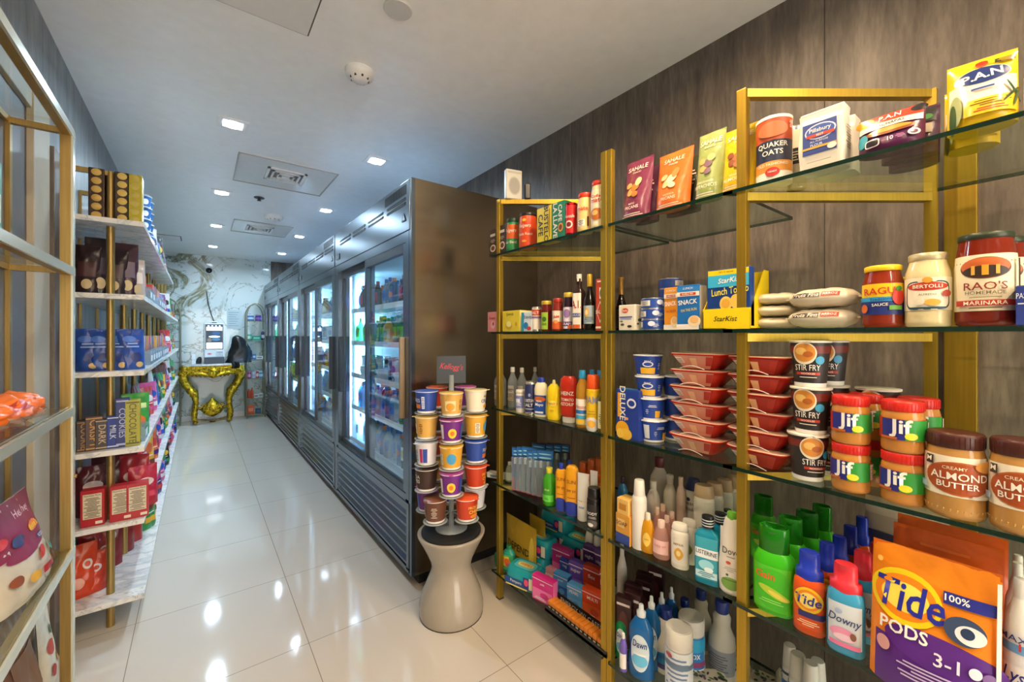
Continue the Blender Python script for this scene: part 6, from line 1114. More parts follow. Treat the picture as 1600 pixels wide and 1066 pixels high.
for i in range(nn):
    def mk():
        t = thing('orange_snack_pack'); b = B(); b.box(-.010, .010, -.022, .022, 0, .032, M('e0852a', .3), .002); b.obj('wrapper', t); b = B(); b.box(-.0105, .0105, -.0225, .004, .0, .014, K); b.box(-.006, .006, -.0232, -.0224, .004, .010, M('d9d4ca')); b.obj('black_band', t); return t
    put(inst('osp', mk), RFR+.036, Yt+L/2-.02-i*(L-.04)/(nn-1), S[4]+.013, AIS, 'small orange and black pack in the display tray, %s from far end' % ['first', 'second', 'third', 'fourth', 'fifth', 'sixth', 'seventh', 'eighth', 'ninth', 'tenth', 'eleventh', 'twelfth', 'thirteenth', 'fourteenth'][i], 'snack pack', 'orange tray packs')
# ===== bottom shelf, middle bay
def dish(r, h, c='1f6ab0'): return mk_bottle('dish_soap_bottle', [(r*.85, 0), (r, h*.04), (r*1.0, h*.2), (r*.85, h*.38), (r*.95, h*.55), (r*.9, h*.68), (r*.5, h*.80), (r*.3, h*.84)], M(c, .1, 0, 'c', .82), M('cfd6da', .3), [(r*.34, h*.83), (r*.36, h*.90), (r*.2, h*.92), (r*.18, h*.99), (r*.14, h)], (M('d9e8f0', .35), .80, 2.2), (.12, .62), [('t', 'Dawn', 0, .74, .2, M('1f3a8a'), {'bold': .04, 'shear': .2, 'mw': .55}), ('e', 0, .3, .3, .16, M('6ac0e8')), ('r', 0, .46, .5, .05, M('f2f4f4'))], ky=.6)
for i, (a, b_, y, xo) in enumerate(((981, 1023, 944, .0), (1002, 1034, 932, .07), (1020, 1048, 926, .13), (1036, 1062, 918, .19))): cylitem(dish, a, b_, y, 4, 'blue dish soap bottle, %s' % ['front one with round label', 'second back', 'third back', 'fourth back'][i], 'dish soap', xo=xo, k=.6, group='blue dish soap bottles')
cylitem(lambda r, h: dish(r, h, '129a5a'), 960, 984, 950, 4, 'green dish soap bottle beside the wide brass post', 'dish soap', xo=.03)
cylitem(bt('round', '6a5ab0', 'e6e2de', 'e8e4dc', (.1, .5), (), name='glue_bottle'), 968, 980, 990, 4, 'small violet and white bottle at the front left, bottom shelf', 'bottle', xo=.0)
cylitem(bt('round', 'dcd6cc', 'dcd6cc', 'c9c2b8', (.1, .6), [('e', 0, .4, .2, .2, M('3a3634'))], name='lotion_bottle'), 964, 980, 850, 4, 'small white bottle at the back, beside the wide post', 'bottle', xo=.16)
hp = 0
for i in range(7):
    px, yy = [(1022, 886), (1004, 898), (1003, 908), (986, 915), (986, 928), (972, 935), (1012, 902)][i]; xo = [.24, .20, .16, .12, .08, .05, .28][i]
    boxitem(lambda w, h: mk_carton('hair_dye_box', .06, .03, h, '33161a', [('r', 0, .9, .8, .04, M('d8ccc8')), ('e', 0, .5, .3, .3, M('5a2a2c')), ('l', 0, .2, .7, .12, 3, M('9a7a78'))], side='241014'), px-12, px+12, yy, 4, .03, 'dark maroon hair dye box, %s in the slanting row' % ['tallest and farthest', 'third', 'fourth', 'fifth', 'sixth', 'nearest', 'second farthest'][i], 'hair dye box', xo=xo, rot=.35, group='maroon hair dye boxes')
def bleach(r, h, c='e2ddd2'): return mk_bottle('bleach_bottle', bp_(r, h, 'jug'), M(c, .35), M('1c3488', .3), [(r*.46, h*.84), (r*.5, h*.85), (r*.5, h*.985), (r*.45, h)], M('8f959e' if c != 'e2ddd2' else 'd8dde4', .4), (.08, .40), [('l', -.1, .5, .8, .7, 7, M('5a6068' if c != 'e2ddd2' else '2a6ab8'))] if c != 'e2ddd2' else [('e', 0, .5, .45, .4, M('2a86c8')), ('r', 0, .2, .8, .25, M('3a2a6a')), ('l', 0, .7, .6, .2, 3, M('2a4a8a'))], W=2.6)
for i, (a, b_, y, xo, c) in enumerate(((1021, 1060, 950, .10, 'e2ddd2'), (1056, 1084, 936, .25, 'c6c2b6'), (1079, 1112, 921, .29, 'c2beb2'), (1106, 1150, 938, .23, 'c6c2b8'))):
    cylitem(lambda r, h: bleach(r, h, c), a, b_, y, 4, 'off-white bleach bottle with dark blue cap, %s' % ['front left with coloured label', 'second from left, behind', 'tallest looking, third from left', 'rightmost, grey label'][i], 'bleach bottle', xo=xo, k=.7)
def wcan(r, h, v): return mk_jar('disinfecting_wipes_canister', r, h, M('e2e0dc', .35), M('dfd9cf', .35), M('dfe3e8', .4) if v else M('2f7ac0', .4), [('l', 0, .5, .9, .8, 9, M('6a86b0')), ('r', 0, .72, 2, .10, M('6a7f9a')), ('e', -.3, .9, .14, .04, M('b8404a'))] if v else [('r', 0, .8, 3, .3, M('2fa0d0')), ('t', 'CLOROX', .1, .55, .12, M('f4f4f2'), {'bold': .05, 'mw': .85}), ('r', 0, .35, 3, .12, M('8a3a6a')), ('r', 0, .12, 3, .24, M('e9e9e6'))], (.03, .74), .24, neck=.98, lidr=1.0, W=2.7)
cylitem(lambda r, h: wcan(r, h, 1), 1039, 1083, 980, 4, 'white canister of wipes in front, small-print label', 'wipes canister', xo=.03, k=.7)
cylitem(lambda r, h: wcan(r, h, 0), 1059, 1101, 962, 4, 'wipes canister with bright blue label, behind the white one', 'wipes canister', xo=.155, k=.3)
def flower(w, d, h, seed):
    t = thing('wet_wipes_pack'); b = B(); b.loft([(0, w*.48, d*.46, 6), (h*.4, w*.5, d*.5, 6), (h, w*.44, d*.44, 4)], M('cfc8b6', .3, 0, 'f'), 28); b.obj('soft_pack', t); q = B(); tf = topf(w, d, h); rd = random.Random(seed)
    for i in range(26): q.disc(tf, rd.uniform(-.38, .38)*w, rd.uniform(-.38, .38)*d, rd.uniform(.004, .010), rd.uniform(.003, .007), M(rd.choice(['2a2438', '4a6a3a', '6a5a8a', '3a5a34'])), .0012+.0001*i, 8, 1, rd.uniform(0, 3))
    q.text('wipes', tf, -w*.2, 0, d*.14, M('4a5a4a'), .005, w*.4, .02); q.obj('floral_print', t); return t
for i, (px, xo, z, rr) in enumerate(((1143, .27, 0, .5), (1205, .29, 0, .2), (1108, .15, 0, .9), (1250, .33, .036, .4))):
    X, Y = onshelf(px, xo+.03); put(inst('fl', lambda: flower(.13, .08, .035, 3)), X, Y, S[4]+z, AIS+rr, 'flat floral wet-wipes pack on the bottom shelf, %s' % ['left of the brass post', 'right of the brass post', 'nearest the wipes canister', 'at the back'][i], 'wet wipes', 'floral wet-wipes packs')
for i, (a, b_, y, xo) in enumerate(((1222, 1246, 1008, .26), (1232, 1262, 1022, .20), (1253, 1282, 1036, .18), (1264, 1292, 1032, .245))):
    cylitem(bt('can', 'dcdcd8', 'd9d9d2', 'e2e4e6', (.02, .7), [('r', 0, .9, 2, .06, M('3a4a6a')), ('r', 0, .5, 2, .5, M('2a6ab8'))], name='air_freshener_can', capk=(.92, .74, .80)), a, b_, y, 4, 'white spray can at the bottom edge, %s' % ['tallest at left', 'second from left', 'third from left', 'rightmost'][i], 'spray can', xo=xo, k=.7, group='white spray cans')
# ---------------------------------------------------------------- left near rack goods
def onY(px, Y): r = ray(px); return Y*r[0]/r[1]
FACER = PI/2
ORD = ['first', 'second', 'third', 'fourth', 'fifth', 'sixth', 'seventh', 'eighth', 'ninth', 'tenth', 'eleventh', 'twelfth', 'thirteenth', 'fourteenth', 'fifteenth', 'sixteenth', 'seventeenth', 'eighteenth', 'nineteenth', 'twentieth', 'twenty-first', 'twenty-second']
GL = .0065
yf = onX(48, -.375)
t = thing('orange_candy_bag'); rg = []
b = B(); 
def ob(u, a, o=0):
    x = abs(u/.17); k = max(.03, 1-x**3)**.5; q = .020*noise.noise(Vector((u*38, math.cos(a)*3, math.sin(a)*3+4)))*k
    return (u, -(.055*k+q)*math.cos(a), .036+(.036*k+q)*math.sin(a))
b.grid(ob, -.17, .17, -PI, PI, 40, 30, M('e8742a', .25, 0, 'f')); b.obj('bag_body', t)
q = B(); q.grid(lambda u, a, o=0: tuple(v*(1.0) if i != 1 else v*1.03-.001 for i, v in enumerate(ob(u, a))), -.13, .10, -1.1, -.2, 20, 8, M('e6d9cc', .1, 0, 'c', .5)); q.grid(lambda u, a, o=0: (ob(u, a)[0], ob(u, a)[1]*1.02, ob(u, a)[2]+.001), -.1, -.02, .2, .8, 6, 4, M('b8402a', .3)); q.obj('clear_window', t)
put(t, -.385, yf-.17, LZ[2]+GL+.004, FACER+.0, 'crinkled orange candy bag lying on the near-left glass shelf', 'candy bag')
yf = onX(62, -.38); h = .235; w_ = .34
t = mk_pouch('candy_variety_bag', w_, h, .10, 'c9c2b2', [('r', 0, .76, 1.0, .48, M('8a1f3c')), ('e', 0, .5, 0.322, 0.087, M('8a1f3c')), ('t', 'Hershey', .18, .84, .11, M('e9c8cc'), {'shear': .4, 'mw': .5}), ('e', .22, .64, 0.105, 0.056, M('ea7a1c')), ('t', "Reese's", .22, .64, .07, M('f4d83a'), {'shear': .2, 'mw': .28, 'bold': .04}), ('e', .26, .50, 0.081, 0.031, M('2a2a5a')), ('t', 'KISSES', .26, .50, .04, M('e6e6ee'), {'mw': .2}), ('e', -.1, .62, 0.099, 0.056, M('3a3a6a')), ('e', -.3, .7, 0.087, 0.050, M('c8322a')), ('e', .1, .36, 0.074, 0.043, M('c83a2a'), {'rot': .4}), ('r', .12, .18, .22, .08, M('b8241c')), ('r', .12, .17, .04, .10, M('8a1a16')), ('e', .36, .30, 0.050, 0.062, M('3a8a80')), ('e', .36, .18, 0.056, 0.043, M('a8606a')), ('e', -.15, .22, 0.074, 0.050, M('d9a83a')), ('t', 'XL', -.02, .12, .05, M('4a4440')), ('e', -.33, .3, 0.062, 0.050, M('8a4a2a'))], True, 5, tilt=.14, bk='b8a898', crk=.004)
put(t, -.385, yf-.175, LZ[3]+GL, FACER-.05, 'large mixed chocolate candy bag with maroon top on the left glass shelf', 'candy bag')
t = thing('teal_box'); b = B(); b.box(-.05, .05, -.03, .03, 0, .20, M('2a9a8c', .35), .003); b.obj('carton', t); b = B(); b.box(-.04, .04, -.0306, -.03, .05, .12, M('d9e8e0')); b.obj('label', t)
put(t, -.42, onX(3, -.39)-.05, LZ[1]+GL, FACER, 'teal box cut off by the left picture edge, upper glass shelf', 'box')
put(mk_pouch('snack_pouch', .2, .36, .08, '6a4a3a', [('r', 0, .5, .8, .4, M('7a5a44')), ('l', 0, .3, .6, .15, 3, M('a88a6a'))], True, 8, tilt=.1, crk=.004), -.40, onX(60, -.4)-.12, LZ[4]+GL, FACER, 'brown snack pouch at the bottom left corner', 'pouch')
put(mk_pouch('snack_pouch', .12, .25, .05, 'e2dac6', [('e', -.1, .5, .2, .1, M('c8402a')), ('e', .2, .3, .15, .08, M('e0a83a')), ('e', .1, .7, .12, .06, M('3a6a4a')), ('e', -.2, .2, .1, .08, M('b8322a'))], True, 9, tilt=.05, crk=.003), -.405, onX(66, -.4)+.07, LZ[4]+GL, FACER, 'cream pouch with red and gold print at the bottom left', 'pouch')
# ---------------------------------------------------------------- left marble rack goods
def lp(px, Y): return onY(px, Y), Y
def cookie(w, h, c, g, n=6):
    t = thing('cookie_roll_pack'); b = B(); b.box(-w/2, w/2, -.02, .05, 0, h, M(c, .25, 0, 'f'), .004); b.obj('wrapper', t)
    q = B()
    for i in range(n): 
        fn = lambda u, v, o=0: (u, -.0215-.006*max(0, 1-((u/(w*.34))**2)-(((v-(i+.5)*h/n)/(h/n*.42))**2))-o, v)
        q.disc(fn, 0, (i+.5)*h/n, w*.32, h/n*.42, M(g, .5), 0, 14, 3)
    q.obj('cookies', t); return t
for i, (px, c, g, nm) in enumerate(((152, '3a2418', 'd9b05a', 'leftmost'), (175, '4a2f1c', 'd2a552', 'second, behind the round post'), (192, '3a2a1a', 'dcb85f', 'third from the left'), (211, 'b8a62a', 'c8b04a', 'yellow one at the right'))):
    X, Y = lp(px, 2.56); put(inst(('ck', i), lambda: cookie(.052, .225, c, g)), X, Y if i != 1 else 2.60, MZ[0], 0, 'tall clear pack of round cookies on the top marble shelf, %s' % nm, 'cookie pack', 'cookie packs')
X, Y = -.225, 2.62; put(inst('ckw', lambda: mk_carton('cookie_box', .03, .09, .225, 'e6e2d2', [('l', 0, .5, .7, .6, 6, M('a8a48a'))])), X, Y, MZ[0], 0, 'narrow white cookie box at the front of the top marble shelf', 'box')
for s in range(2):
    for i in range(4): put(inst('bc', lambda: mk_cup('snack_cup', .044, .034, .062, '2a5f9c', 'e6ebf0', [('e', 0, .5, .2, .3, M('e6ebf0'))])), -.25, 3.05+.13*s, MZ[0]+.0645*i, .5, 'blue snack cup with white lid, %s of the %s stack' % (['bottom', 'second', 'third', 'top'][i], ['nearer', 'farther'][s]), 'snack cup', 'blue snack cups')
def darkbag(w, h, c, c2, seed, D=()): return mk_pouch('chocolate_bag', w, h, .06, c, [('r', 0, .5, .7, .3, M(c2)), ('e', .05, .2, .2, .1, M('c8b083'))]+list(D), True, seed, crk=.005, tilt=.10)
for i, (px, hh, c, c2) in enumerate(((134, .22, '2c1c22', '4a2a30'), (152, .26, '241a20', '3a2c3a'), (178, .22, '2a2026', '5a4a4a'), (196, .25, '3a1f2c', '6a5a66'), (208, .18, 'b8a89c', 'd8c8bc'))):
    X, Y = lp(px, 2.56+.012*i); put(darkbag(.085, hh, c, c2, i+3), X, Y+.03, MZ[1], [-.1, .2, -.15, .1, .3][i], 'dark foil chocolate bag on the second marble shelf, %s from left' % ORD[i] if i < 4 else 'pale pink chocolate bag beside the dark ones, second marble shelf', 'chocolate bag', 'chocolate bags')
ACR = M('dbe9f2', .06, 0, 'c', .22)
def bin_(w, d, h, name='acrylic_bin'):
    t = thing(name); b = B(); th = .002
    b.box(-w/2, w/2, -d/2, -d/2+th, 0, h, ACR); b.box(-w/2, w/2, d/2-th, d/2, 0, h*1.5, ACR); b.box(-w/2, -w/2+th, -d/2, d/2, 0, h, ACR); b.box(w/2-th, w/2, -d/2, d/2, 0, h, ACR); b.box(-w/2, w/2, -d/2, d/2, 0, th, ACR); b.obj('bin_walls', t)
    q = B(); q.box(-w*.3, w*.3, -d/2-.001, -d/2-.0002, h*.25, h*.7, M('dfe6ea')); q.obj('price_label', t); return t
sweet = ['c8302a', 'e8e2dc', '7a3a8a', '2f5fb0', 'e0a02a', '3a9a5a', 'd84a7a', 'e8742a']
def bar(c, c2, h=.15): return mk_carton('candy_bar', .018, .035, h, c, [('r', 0, .5, .8, .3, M(c2))], side=c2)
cnt = 0
for (zi, Y0, n_) in ((1, 2.92, 2), (2, 2.95, 5), (3, 2.66, 1), (1, 3.6, 4), (2, 3.95, 4)):
    for j in range(n_):
        Y = Y0+j*.17; X = MX1-.062
        put(inst('bin', lambda: bin_(.15, .11, .07)), X, Y, MZ[zi], FACER, 'clear acrylic bin with price tag, %s shelf, %s in its row%s' % (['top', 'second', 'third', 'fourth'][zi], ORD[j], ' farther along' if Y0 > 3.5 else ''), 'bin', 'acrylic bins')
        if zi == 3: continue
        for k in range(5):
            ci = (cnt*3+k) % 8; put(inst(('bar', ci), lambda: bar(sweet[ci], sweet[(ci+3) % 8])), X+.0, Y-.052+.026*k, MZ[zi]+.0025, FACER, '%s candy bar standing in bin %s on the %s marble shelf, %s' % (['red', 'white', 'purple', 'blue', 'golden', 'green', 'pink', 'orange'][ci], ORD[j]+(' far' if Y0 > 3.5 else ''), ['top', 'second', 'third'][zi], ['nearest', 'second', 'middle', 'fourth', 'farthest'][k]), 'candy bar', 'candy bars in bins')
        cnt += 1
for i, px in enumerate((136, 156, 184, 205)):
    X, Y = lp(px, 2.56); put(mk_pouch('chocolate_bag', .095, .185, .07, '23489a', [('e', .1, .3, .2, .12, M('1a3478')), ('e', -.1, .75, .25, .08, M('4a74c8')), ('e', .2, .12, .14, .07, M('c8a86a')), ('l', 0, .6, .5, .15, 2, M('8aa6dc'))], True, i+30, crk=.006, tilt=.12 if i > 1 else .05), X, Y+.03, MZ[2], [0, .1, -.1, .35][i], 'bright blue foil candy bag on the third marble shelf, %s from left' % ORD[i], 'candy bag', 'blue foil candy bags')
def choc(w, h, c, txt, tc, seed=0): return mk_carton('chocolate_carton', w, .05, h, c, [('t', txt, 0, .5, .5*w/h*1.0, M(tc), {'rot': -PI/2, 'mw': h/w*.85, 'bold': .03}), ('r', 0, .06, .9, .04, M(tc)), ('r', 0, .95, .9, .03, M(tc))], side=c)
for i, (px, w_, hh, c, txt, tc, rr) in enumerate(((133, .05, .13, '33201a', 'COOKIE', '9a7038', .1), (147, .055, .145, '442818', 'CRISPY', 'c08a34', .15), (160, .045, .13, '33211a', 'DARK', 'b8a080', .1), (178, .04, .14, '2a3f8c', 'MILK', 'c8d0e8', 0), (192, .045, .215, '1f2e74', 'COOKIES', 'a8aed0', .05), (208, .05, .205, 'a8a22a', 'CHOCOLATE', '5a5a1c', .05))):
    X, Y = lp(px, 2.54); o = put(choc(w_, hh, c, txt, tc), X, Y, MZ[3], rr, ['dark brown cookie carton at far left of the fourth marble shelf', 'brown crispy candy carton with golden lettering, fourth marble shelf', 'very dark chocolate carton behind the crispy one', 'short blue carton behind the round post, fourth marble shelf', 'tall blue carton with vertical white letters, fourth marble shelf', 'tall yellow-green carton with vertical letters, fourth marble shelf'][i], 'carton', 'cartons on the fourth marble shelf')
X, Y = -.25, 2.72; put(mk_pouch('snack_bag', .11, .21, .07, '3f9a3a', [('e', 0, .35, .3, .14, M('e8742a')), ('r', .1, .7, .5, .12, M('d8e89a')), ('e', -.2, .2, .15, .1, M('c8302a'))], True, 14, crk=.004), X, Y+.05, MZ[3], .4, 'green snack bag with orange print behind an acrylic bin', 'snack bag')
NF = ('READ FACTS',)
def redbox():
    w, d, h = .075, .05, .155
    t = thing('red_snack_box'); b = B(); b.box(-w/2, w/2, -d/2, d/2, 0, h, M('b0202a', .35), .002); b.obj('carton', t); q = B()
    decals(q, planar(w, d), w, h, 0, [('r', 0, .56, .78, .68, M('d9ccb0')), ('t', 'Nutrition Facts', 0, .86, .045, M('3a2a22'), {'mw': .7}), ('l', 0, .62, .7, .36, 9, M('5a4a3e')), ('l', 0, .32, .7, .16, 4, M('6a5a4c')), ('r', 0, .43, .72, .012, M('3a2a22')), ('r', .28, .1, .3, .08, M('e0d4bc'))], .0008); fs = sideL(w, d)
    decals(q, fs, d, h, 0, [('t', 'KIT', 0, .75, .10, M('f0e0d8'), {'bold': .04}), ('e', 0, .5, .3, .1, M('e89a3a')), ('r', 0, .15, .5, .16, M('e6dccc'))], .001); q.obj('nutrition_panel', t); return t
for i, px in enumerate((146, 190, 215)):
    X, Y = lp(px, 2.51); put(inst('rb', redbox), X, Y+.01, MZ[4], .05*(i-1), 'red snack box showing its nutrition panel, %s of three' % ['left', 'middle', 'right'][i], 'snack box', 'red snack boxes')
for i, (px, dy, hh, c) in enumerate(((140, .12, .22, '5a1a24'), (160, .16, .25, '4a2028'), (185, .18, .27, '8a2030'), (205, .14, .24, '9a2a34'), (222, .12, .19, 'b02438'))):
    X, Y = lp(px, 2.6); put(mk_pouch('candy_bag', .11, hh, .08, c, [('e', 0, .6, .3, .1, M('d8c8c0')), ('r', .1, .3, .4, .12, M('c8404a'))], True, i+40, crk=.007, tilt=.05), X, Y+dy-.05, MZ[4], [.2, -.1, .15, -.2, .4][i], 'maroon candy bag behind the red boxes, %s from left' % ORD[i], 'candy bag', 'maroon candy bags')
X = -.24; put(mk_pouch('candy_bag', .16, .2, .09, 'c4202a', [('r', 0, .75, .9, .2, M('e6e0e2')), ('e', .1, .45, .25, .14, M('e8d8d0')), ('e', .1, .45, .16, .08, M('7a2a2a'))], True, 51, crk=.006, tilt=.15), X, 3.0, MZ[4], 1.2, 'large bright red and white candy bag bulging over the shelf front', 'candy bag')
for i, (px, Y, hh, c) in enumerate(((122, 2.60, .22, 'c8401c'), (138, 2.62, .17, 'c23a20'), (150, 2.72, .22, '9a2a20'), (165, 2.86, .24, '7a1f20'), (185, 3.0, .25, '7a2420'), (200, 3.12, .22, 'a02c24'))):
    X = lp(px, Y)[0]; X = max(X, -.425)
    put(mk_pouch('candy_bag', .12, hh, .09, c, [('e', .2, .62, .14, .09, M('d8ccc4')), ('e', .2, .62, .08, .05, M(c)), ('e', -.1, .3, .2, .1, M('e0a090'))], True, i+60, crk=.008, tilt=.06), X, Y+.02, MZ[5], [.3, .1, .25, -.1, .1, .3][i], 'shiny rust-red candy bag on the lowest marble shelf, %s from the near end' % ORD[i], 'candy bag', 'rust-red candy bags')
cols = [('c8302a', 'red'), ('2f4fa8', 'blue'), ('e0a82a', 'golden'), ('4a2a6a', 'purple'), ('d8d4d0', 'silver-white'), ('2f8a4a', 'green'), ('d8682a', 'orange'), ('d04a80', 'pink'), ('2a2226', 'black'), ('6a3a24', 'brown')]
def far_bag(ci, seed):
    c = cols[ci][0]; c2 = cols[(ci+4) % 10][0]; return mk_pouch('snack_bag', .14, .2, .07, c, [('e', 0, .6, .32, .12, M(c2)), ('r', 0, .25, .6, .14, M(cols[(ci+7) % 10][0])), ('l', 0, .42, .5, .06, 1, M('e6e2dc'))], True, seed, crk=.005)
rd = random.Random(5); start = [3.45, 4.5, 4.8, 2.95, 3.28, 3.3]; end = [5.05, 6.2, 6.4, 6.4, 6.4, 6.4]
tot = [rd.randrange(10)]
for zi in range(6):
    Y = start[zi]; j = 0
    while Y < end[zi]:
        ci = (zi*3+j*7) % 10; o = inst(('fb', ci), lambda: far_bag(ci, ci+70)); sc = .85+.4*rd.random() if zi not in (1, 2) else .75+.3*rd.random(); o.scale = (1, 1, sc)
        put(o, MX1-.06-.02*rd.random(), Y, MZ[zi], FACER+rd.uniform(-.7, .1), '%s snack bag, %s along the %s marble shelf, beyond the near goods' % (cols[ci][1], ORD[j], ['top', 'second', 'third', 'fourth', 'fifth', 'lowest'][zi]), 'snack bag', 'snack bags farther along the left rack'); Y += .165; j += 1
for i, (Y, c, dz) in enumerate(((3.5, 'd8dde2', 0), (3.75, 'c9cfd6', 0), (4.1, 'dde2e6', 0))):
    put(blob('b', [(0, .07, .06, 0, 0), (.08, .09, .07, 0, 0), (.18, .085, .06, .0, 0), (.25, .03, .02, .01, 0), (.31, .06, .03, .02, 0)], 26, M(c, .08, 0, 'c', .4), .35, 1.4, i*3).obj('clear_gift_bag'), MX1-.10-.13, Y, MZ[3], 0, 'clear cellophane gift bag on the fourth marble shelf, %s one' % ['nearest', 'middle', 'farthest'][i], 'gift bag', 'cellophane gift bags')
# ---------------------------------------------------------------- corner racks at the far end
BRZ = M('8d8a72', .35, .6)
def corner_rack(x0, x1, y0, y1, arch, hs, label, left):
    t = thing('arched_corner_rack', ((x0+x1)/2, (y0+y1)/2, 0)); tag(t, label, 'corner rack', 'arched corner racks'); w, d = (x1-x0)/2, (y1-y0)/2
    for s in (-1, 1):
        b = B(); pts = [(-w, s*d, 0), (-w, s*d, arch-.22)]+[(-w+(2*w)*(1-math.cos(a))/2 if False else -w+w*(1-math.cos(a)), s*d, arch-.22+.22*math.sin(a)) for a in [PI*i/16 for i in range(1, 16)]]+[(w, s*d, arch-.22), (w, s*d, 0)]
        b.tube(pts, .008, BRZ, 8); b.obj('arched_frame', t)
    for z in hs:
        b = B(); b.box(-w, w, -d, d, z-.008, z-.002, GLS); 
        b.obj('glass_shelf', t); b = B(); b.tube([(-w, -d, z-.012), (w, -d, z-.012)], .005, BRZ, 6); b.obj('shelf_rail', t)
    return t
HS = [1.53, 1.22, .92, .62, .31, .06]
corner_rack(.60, .845, 7.62, 7.90, 1.80, HS, 'arched metal shelf rack between the gold table and the fridges', False)
corner_rack(-.465, -.21, 7.62, 7.90, 1.82, HS, 'arched metal shelf rack in the far left corner', True)
def sm(kind, c, c2, w, h):
    if kind == 'j': return mk_jar('small_jar', w/2, h, M(c, .2), M(c2, .4), M(c2, .4), [], (.2, .6), n=14)
    if kind == 'x': return mk_carton('small_box', w, .06, h, c, [('r', 0, .5, .7, .4, M(c2))])
    return bt('round', c, c2, c2, (.2, .5), name='small_bottle')(w/2, h)
R_ = [(0, [('j', '2f6ab0', 'c8d8e8', .09, .09, 'blue jar with pale lid'), ('j', '5a3a8a', '8a6ab8', .09, .09, 'purple jar')]),
      (1, [('j', '4ac09a', 'd8ece4', .06, .11, 'mint green tub'), ('x', '1fa08a', '8ae0c8', .12, .07, 'flat teal box'), ('b', '3a3050', 'c8c8d8', .05, .17, 'dark bottle with pale label')]),
      (2, [('x', '2a7ad0', 'e6eef6', .06, .08, 'blue box, left of two'), ('x', '2f86d8', 'e6eef6', .05, .08, 'blue box, right of two'), ('x', 'e6e8ea', '8a9098', .09, .05, 'low white box')]),
      (3, [('j', 'd04a90', 'e8b0d0', .05, .11, 'pink bottle-jar'), ('j', 'e0e4e8', 'b8c4cc', .06, .11, 'white jar'), ('j', 'c83a5a', 'e8c0c8', .04, .12, 'crimson jar'), ('j', '3a9ac8', 'c0dcea', .05, .10, 'light blue jar')]),
      (4, [('b', 'd8502a', 'c03a1c', .04, .14, 'orange bottle, left of two'), ('b', 'e05a2a', 'c03a1c', .04, .16, 'orange bottle, right of two'), ('x', 'e6e6e6', '6a7078', .06, .05, 'small white box'), ('x', 'dcdfe2', '8a9098', .06, .06, 'grey-white box')]),
      (5, [('x', 'e0602a', 'f0a080', .09, .13, 'bright orange box'), ('x', '28486a', '4a6a8a', .07, .07, 'dark blue box')])]
L_ = [(1, [('x', 'b8408a', 'e0a0c8', .1, .05, 'magenta packet'), ('x', 'e6e6e6', 'b8bcc0', .08, .04, 'white packet')]), (3, [('x', 'd9743a', 'f0b080', .07, .08, 'orange carton'), ('x', 'dfe3e6', '50565c', .11, .13, 'white and black carton')]), (4, [('x', '2f86c8', 'c0e0f0', .13, .12, 'blue polka box')]), (5, [('x', '8a8f98', 'd8504a', .1, .07, 'grey and red packet'), ('b', 'c8d0d8', 'e6e8ea', .05, .16, 'clear bottle')])]
for nm, x0, lst in (('right', .615, R_), ('left', -.45, L_)):
    for (si, its) in lst:
        x = x0; n_ = len(its); tw = sum(i[3] for i in its); gap = max(.004, (.215-tw)/max(1, n_))
        for (kd, c, c2, w, h, lb) in its:
            put(sm(kd, c, c2, w, h), x+w/2, 7.72, HS[si], 0, '%s on the %s shelf of the %s arched corner rack' % (lb, ['top', 'second', 'third', 'fourth', 'fifth', 'bottom'][si], nm), 'jar' if kd == 'j' else 'box' if kd == 'x' else 'bottle', 'small goods on the corner racks'); x += w+gap*.8
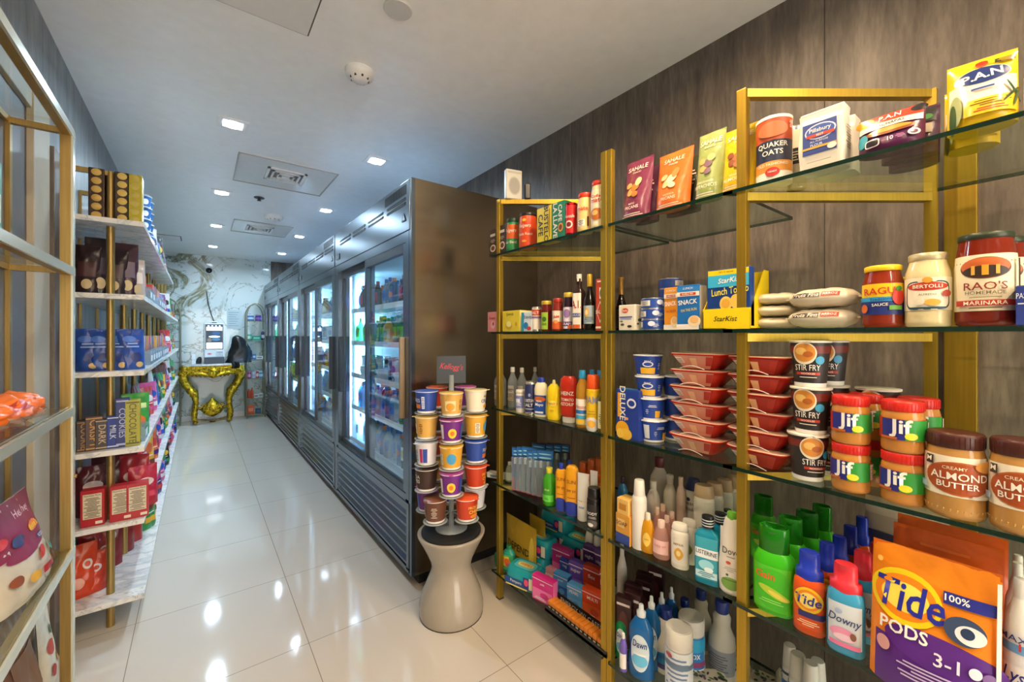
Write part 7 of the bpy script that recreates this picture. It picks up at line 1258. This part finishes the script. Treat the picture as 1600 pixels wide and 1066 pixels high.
# ---------------------------------------------------------------- drinks inside the fridges
def drink(kind, c, cap, lab, h, r):
    if kind == 'can':
        def f(): t = mk_can('drink_can', r, h, M(c, .25), [('e', 0, .6, .3, .2, M(lab)), ('r', 0, .2, 3, .08, M(lab))], W=2.6); return t
        return f
    clear = c in ('cfe6f2', '2f9a6a', '3a9ad0')
    def f(): return bt('water' if kind == 'b' else 'round', M(c, .08, 0, 'c', .55) if clear else M(c, .15), cap, lab, (.25, .6), [('e', 0, .5, .3, .3, M(cap))], name='drink_bottle')(r, h)
    return f
DR = {'w': ('clear water bottle', drink('b', 'cfe6f2', '2a6ac0', '3a86d0', .205, .031)), 'g': ('green soda bottle', drink('b', '2f9a6a', '2fa05a', '7ac83a', .20, .031)), 'b': ('blue sports drink bottle', drink('r', '3a9ad0', 'e8742a', '2a5fb0', .19, .034)), 'r': ('red-labelled cola bottle', drink('b', '2a1512', 'c8202a', 'c8202a', .20, .031)),
      't': ('amber iced tea bottle', drink('r', 'b8702a', 'e6e0d4', 'e0b83a', .185, .032)), 's': ('silver drink can', drink('can', 'b8c2cc', '', '2a4aa0', .155, .027)), 'k': ('slim dark drink can', drink('can', '1f2a3a', '', '4ab8d8', .155, .026)), 'm': ('white milk bottle', drink('r', 'e6eaee', '2a5ab0', '7ab0e0', .20, .036)),
      'y': ('yellow juice bottle', drink('r', 'e8b02a', '2f8a4a', 'f0e0a0', .18, .033)), 'v': ('dark green wine bottle', drink('r', '2a4a2a', 'c8b85a', 'd8dcd0', .235, .036)), 'p': ('purple drink bottle', drink('r', '6a3a8a', 'e6e2ea', '9a6ac0', .18, .033)), 'x': ('white dairy tub', lambda: mk_cup('dairy_tub', .045, .036, .075, 'e2e8ec', 'dfe6ea', [('e', 0, .5, .2, .25, M('3a86c0'))]))}
rows = {0: ['wvwvbwwbwvwww', 'wbwwgwbwwrwwb', 'xsksxskxsksxs', 'ggygggyggbggg', 'brwbrbwwrbbrw'],
        1: ['bbwwvvmmmbbww', 'mmxxmmbbwwxxm', 'rrrggyyttpprr', 'ssskkkssskkks', 'wwggwwbbttrrw'],
        2: ['mmmmwwwbbxx', 'tttyyyrrgg', 'sskkssbbww', 'rrrrttggpp', 'wwwwbbggyy'],
        3: ['wwbbggyyrr', 'sssskkkktt', 'mmmwwwxxbb', 'ttttyyrrgg', 'wwwwggbbpp']}
fn_ = ['nearest', 'second', 'third', 'farthest']; sn = ['bottom', 'fourth', 'third', 'second', 'top']
for k in range(4):
    for s in range(5):
        row = rows[k][s]; n_ = len(row); y0 = FR_Y0+k*FR_W+.115; dy = (FR_W-.235)/(n_-1)
        for rr in range(2 if k == 0 else 1):
            for j in range(n_):
                ch = row[j] if rr == 0 else row[(j*5+3) % n_]
                lb, mk = DR[ch]; o = inst(('dr', ch), mk); X = FR_X+.155+.09*rr+.012*((j*7+s) % 3)
                put(o, X, y0+j*dy+(.02 if rr and j < n_-1 else 0), FR_Y0*0+FSH[s], -PI/2+((j*13+s*7) % 5-2)*.2, '%s, %s of %s row, %s shelf of the %s fridge' % (lb, ORD[j], 'front' if rr == 0 else 'rear', sn[s], fn_[k]), 'drink', 'drinks on the %s shelf of the %s fridge' % (sn[s], fn_[k]))
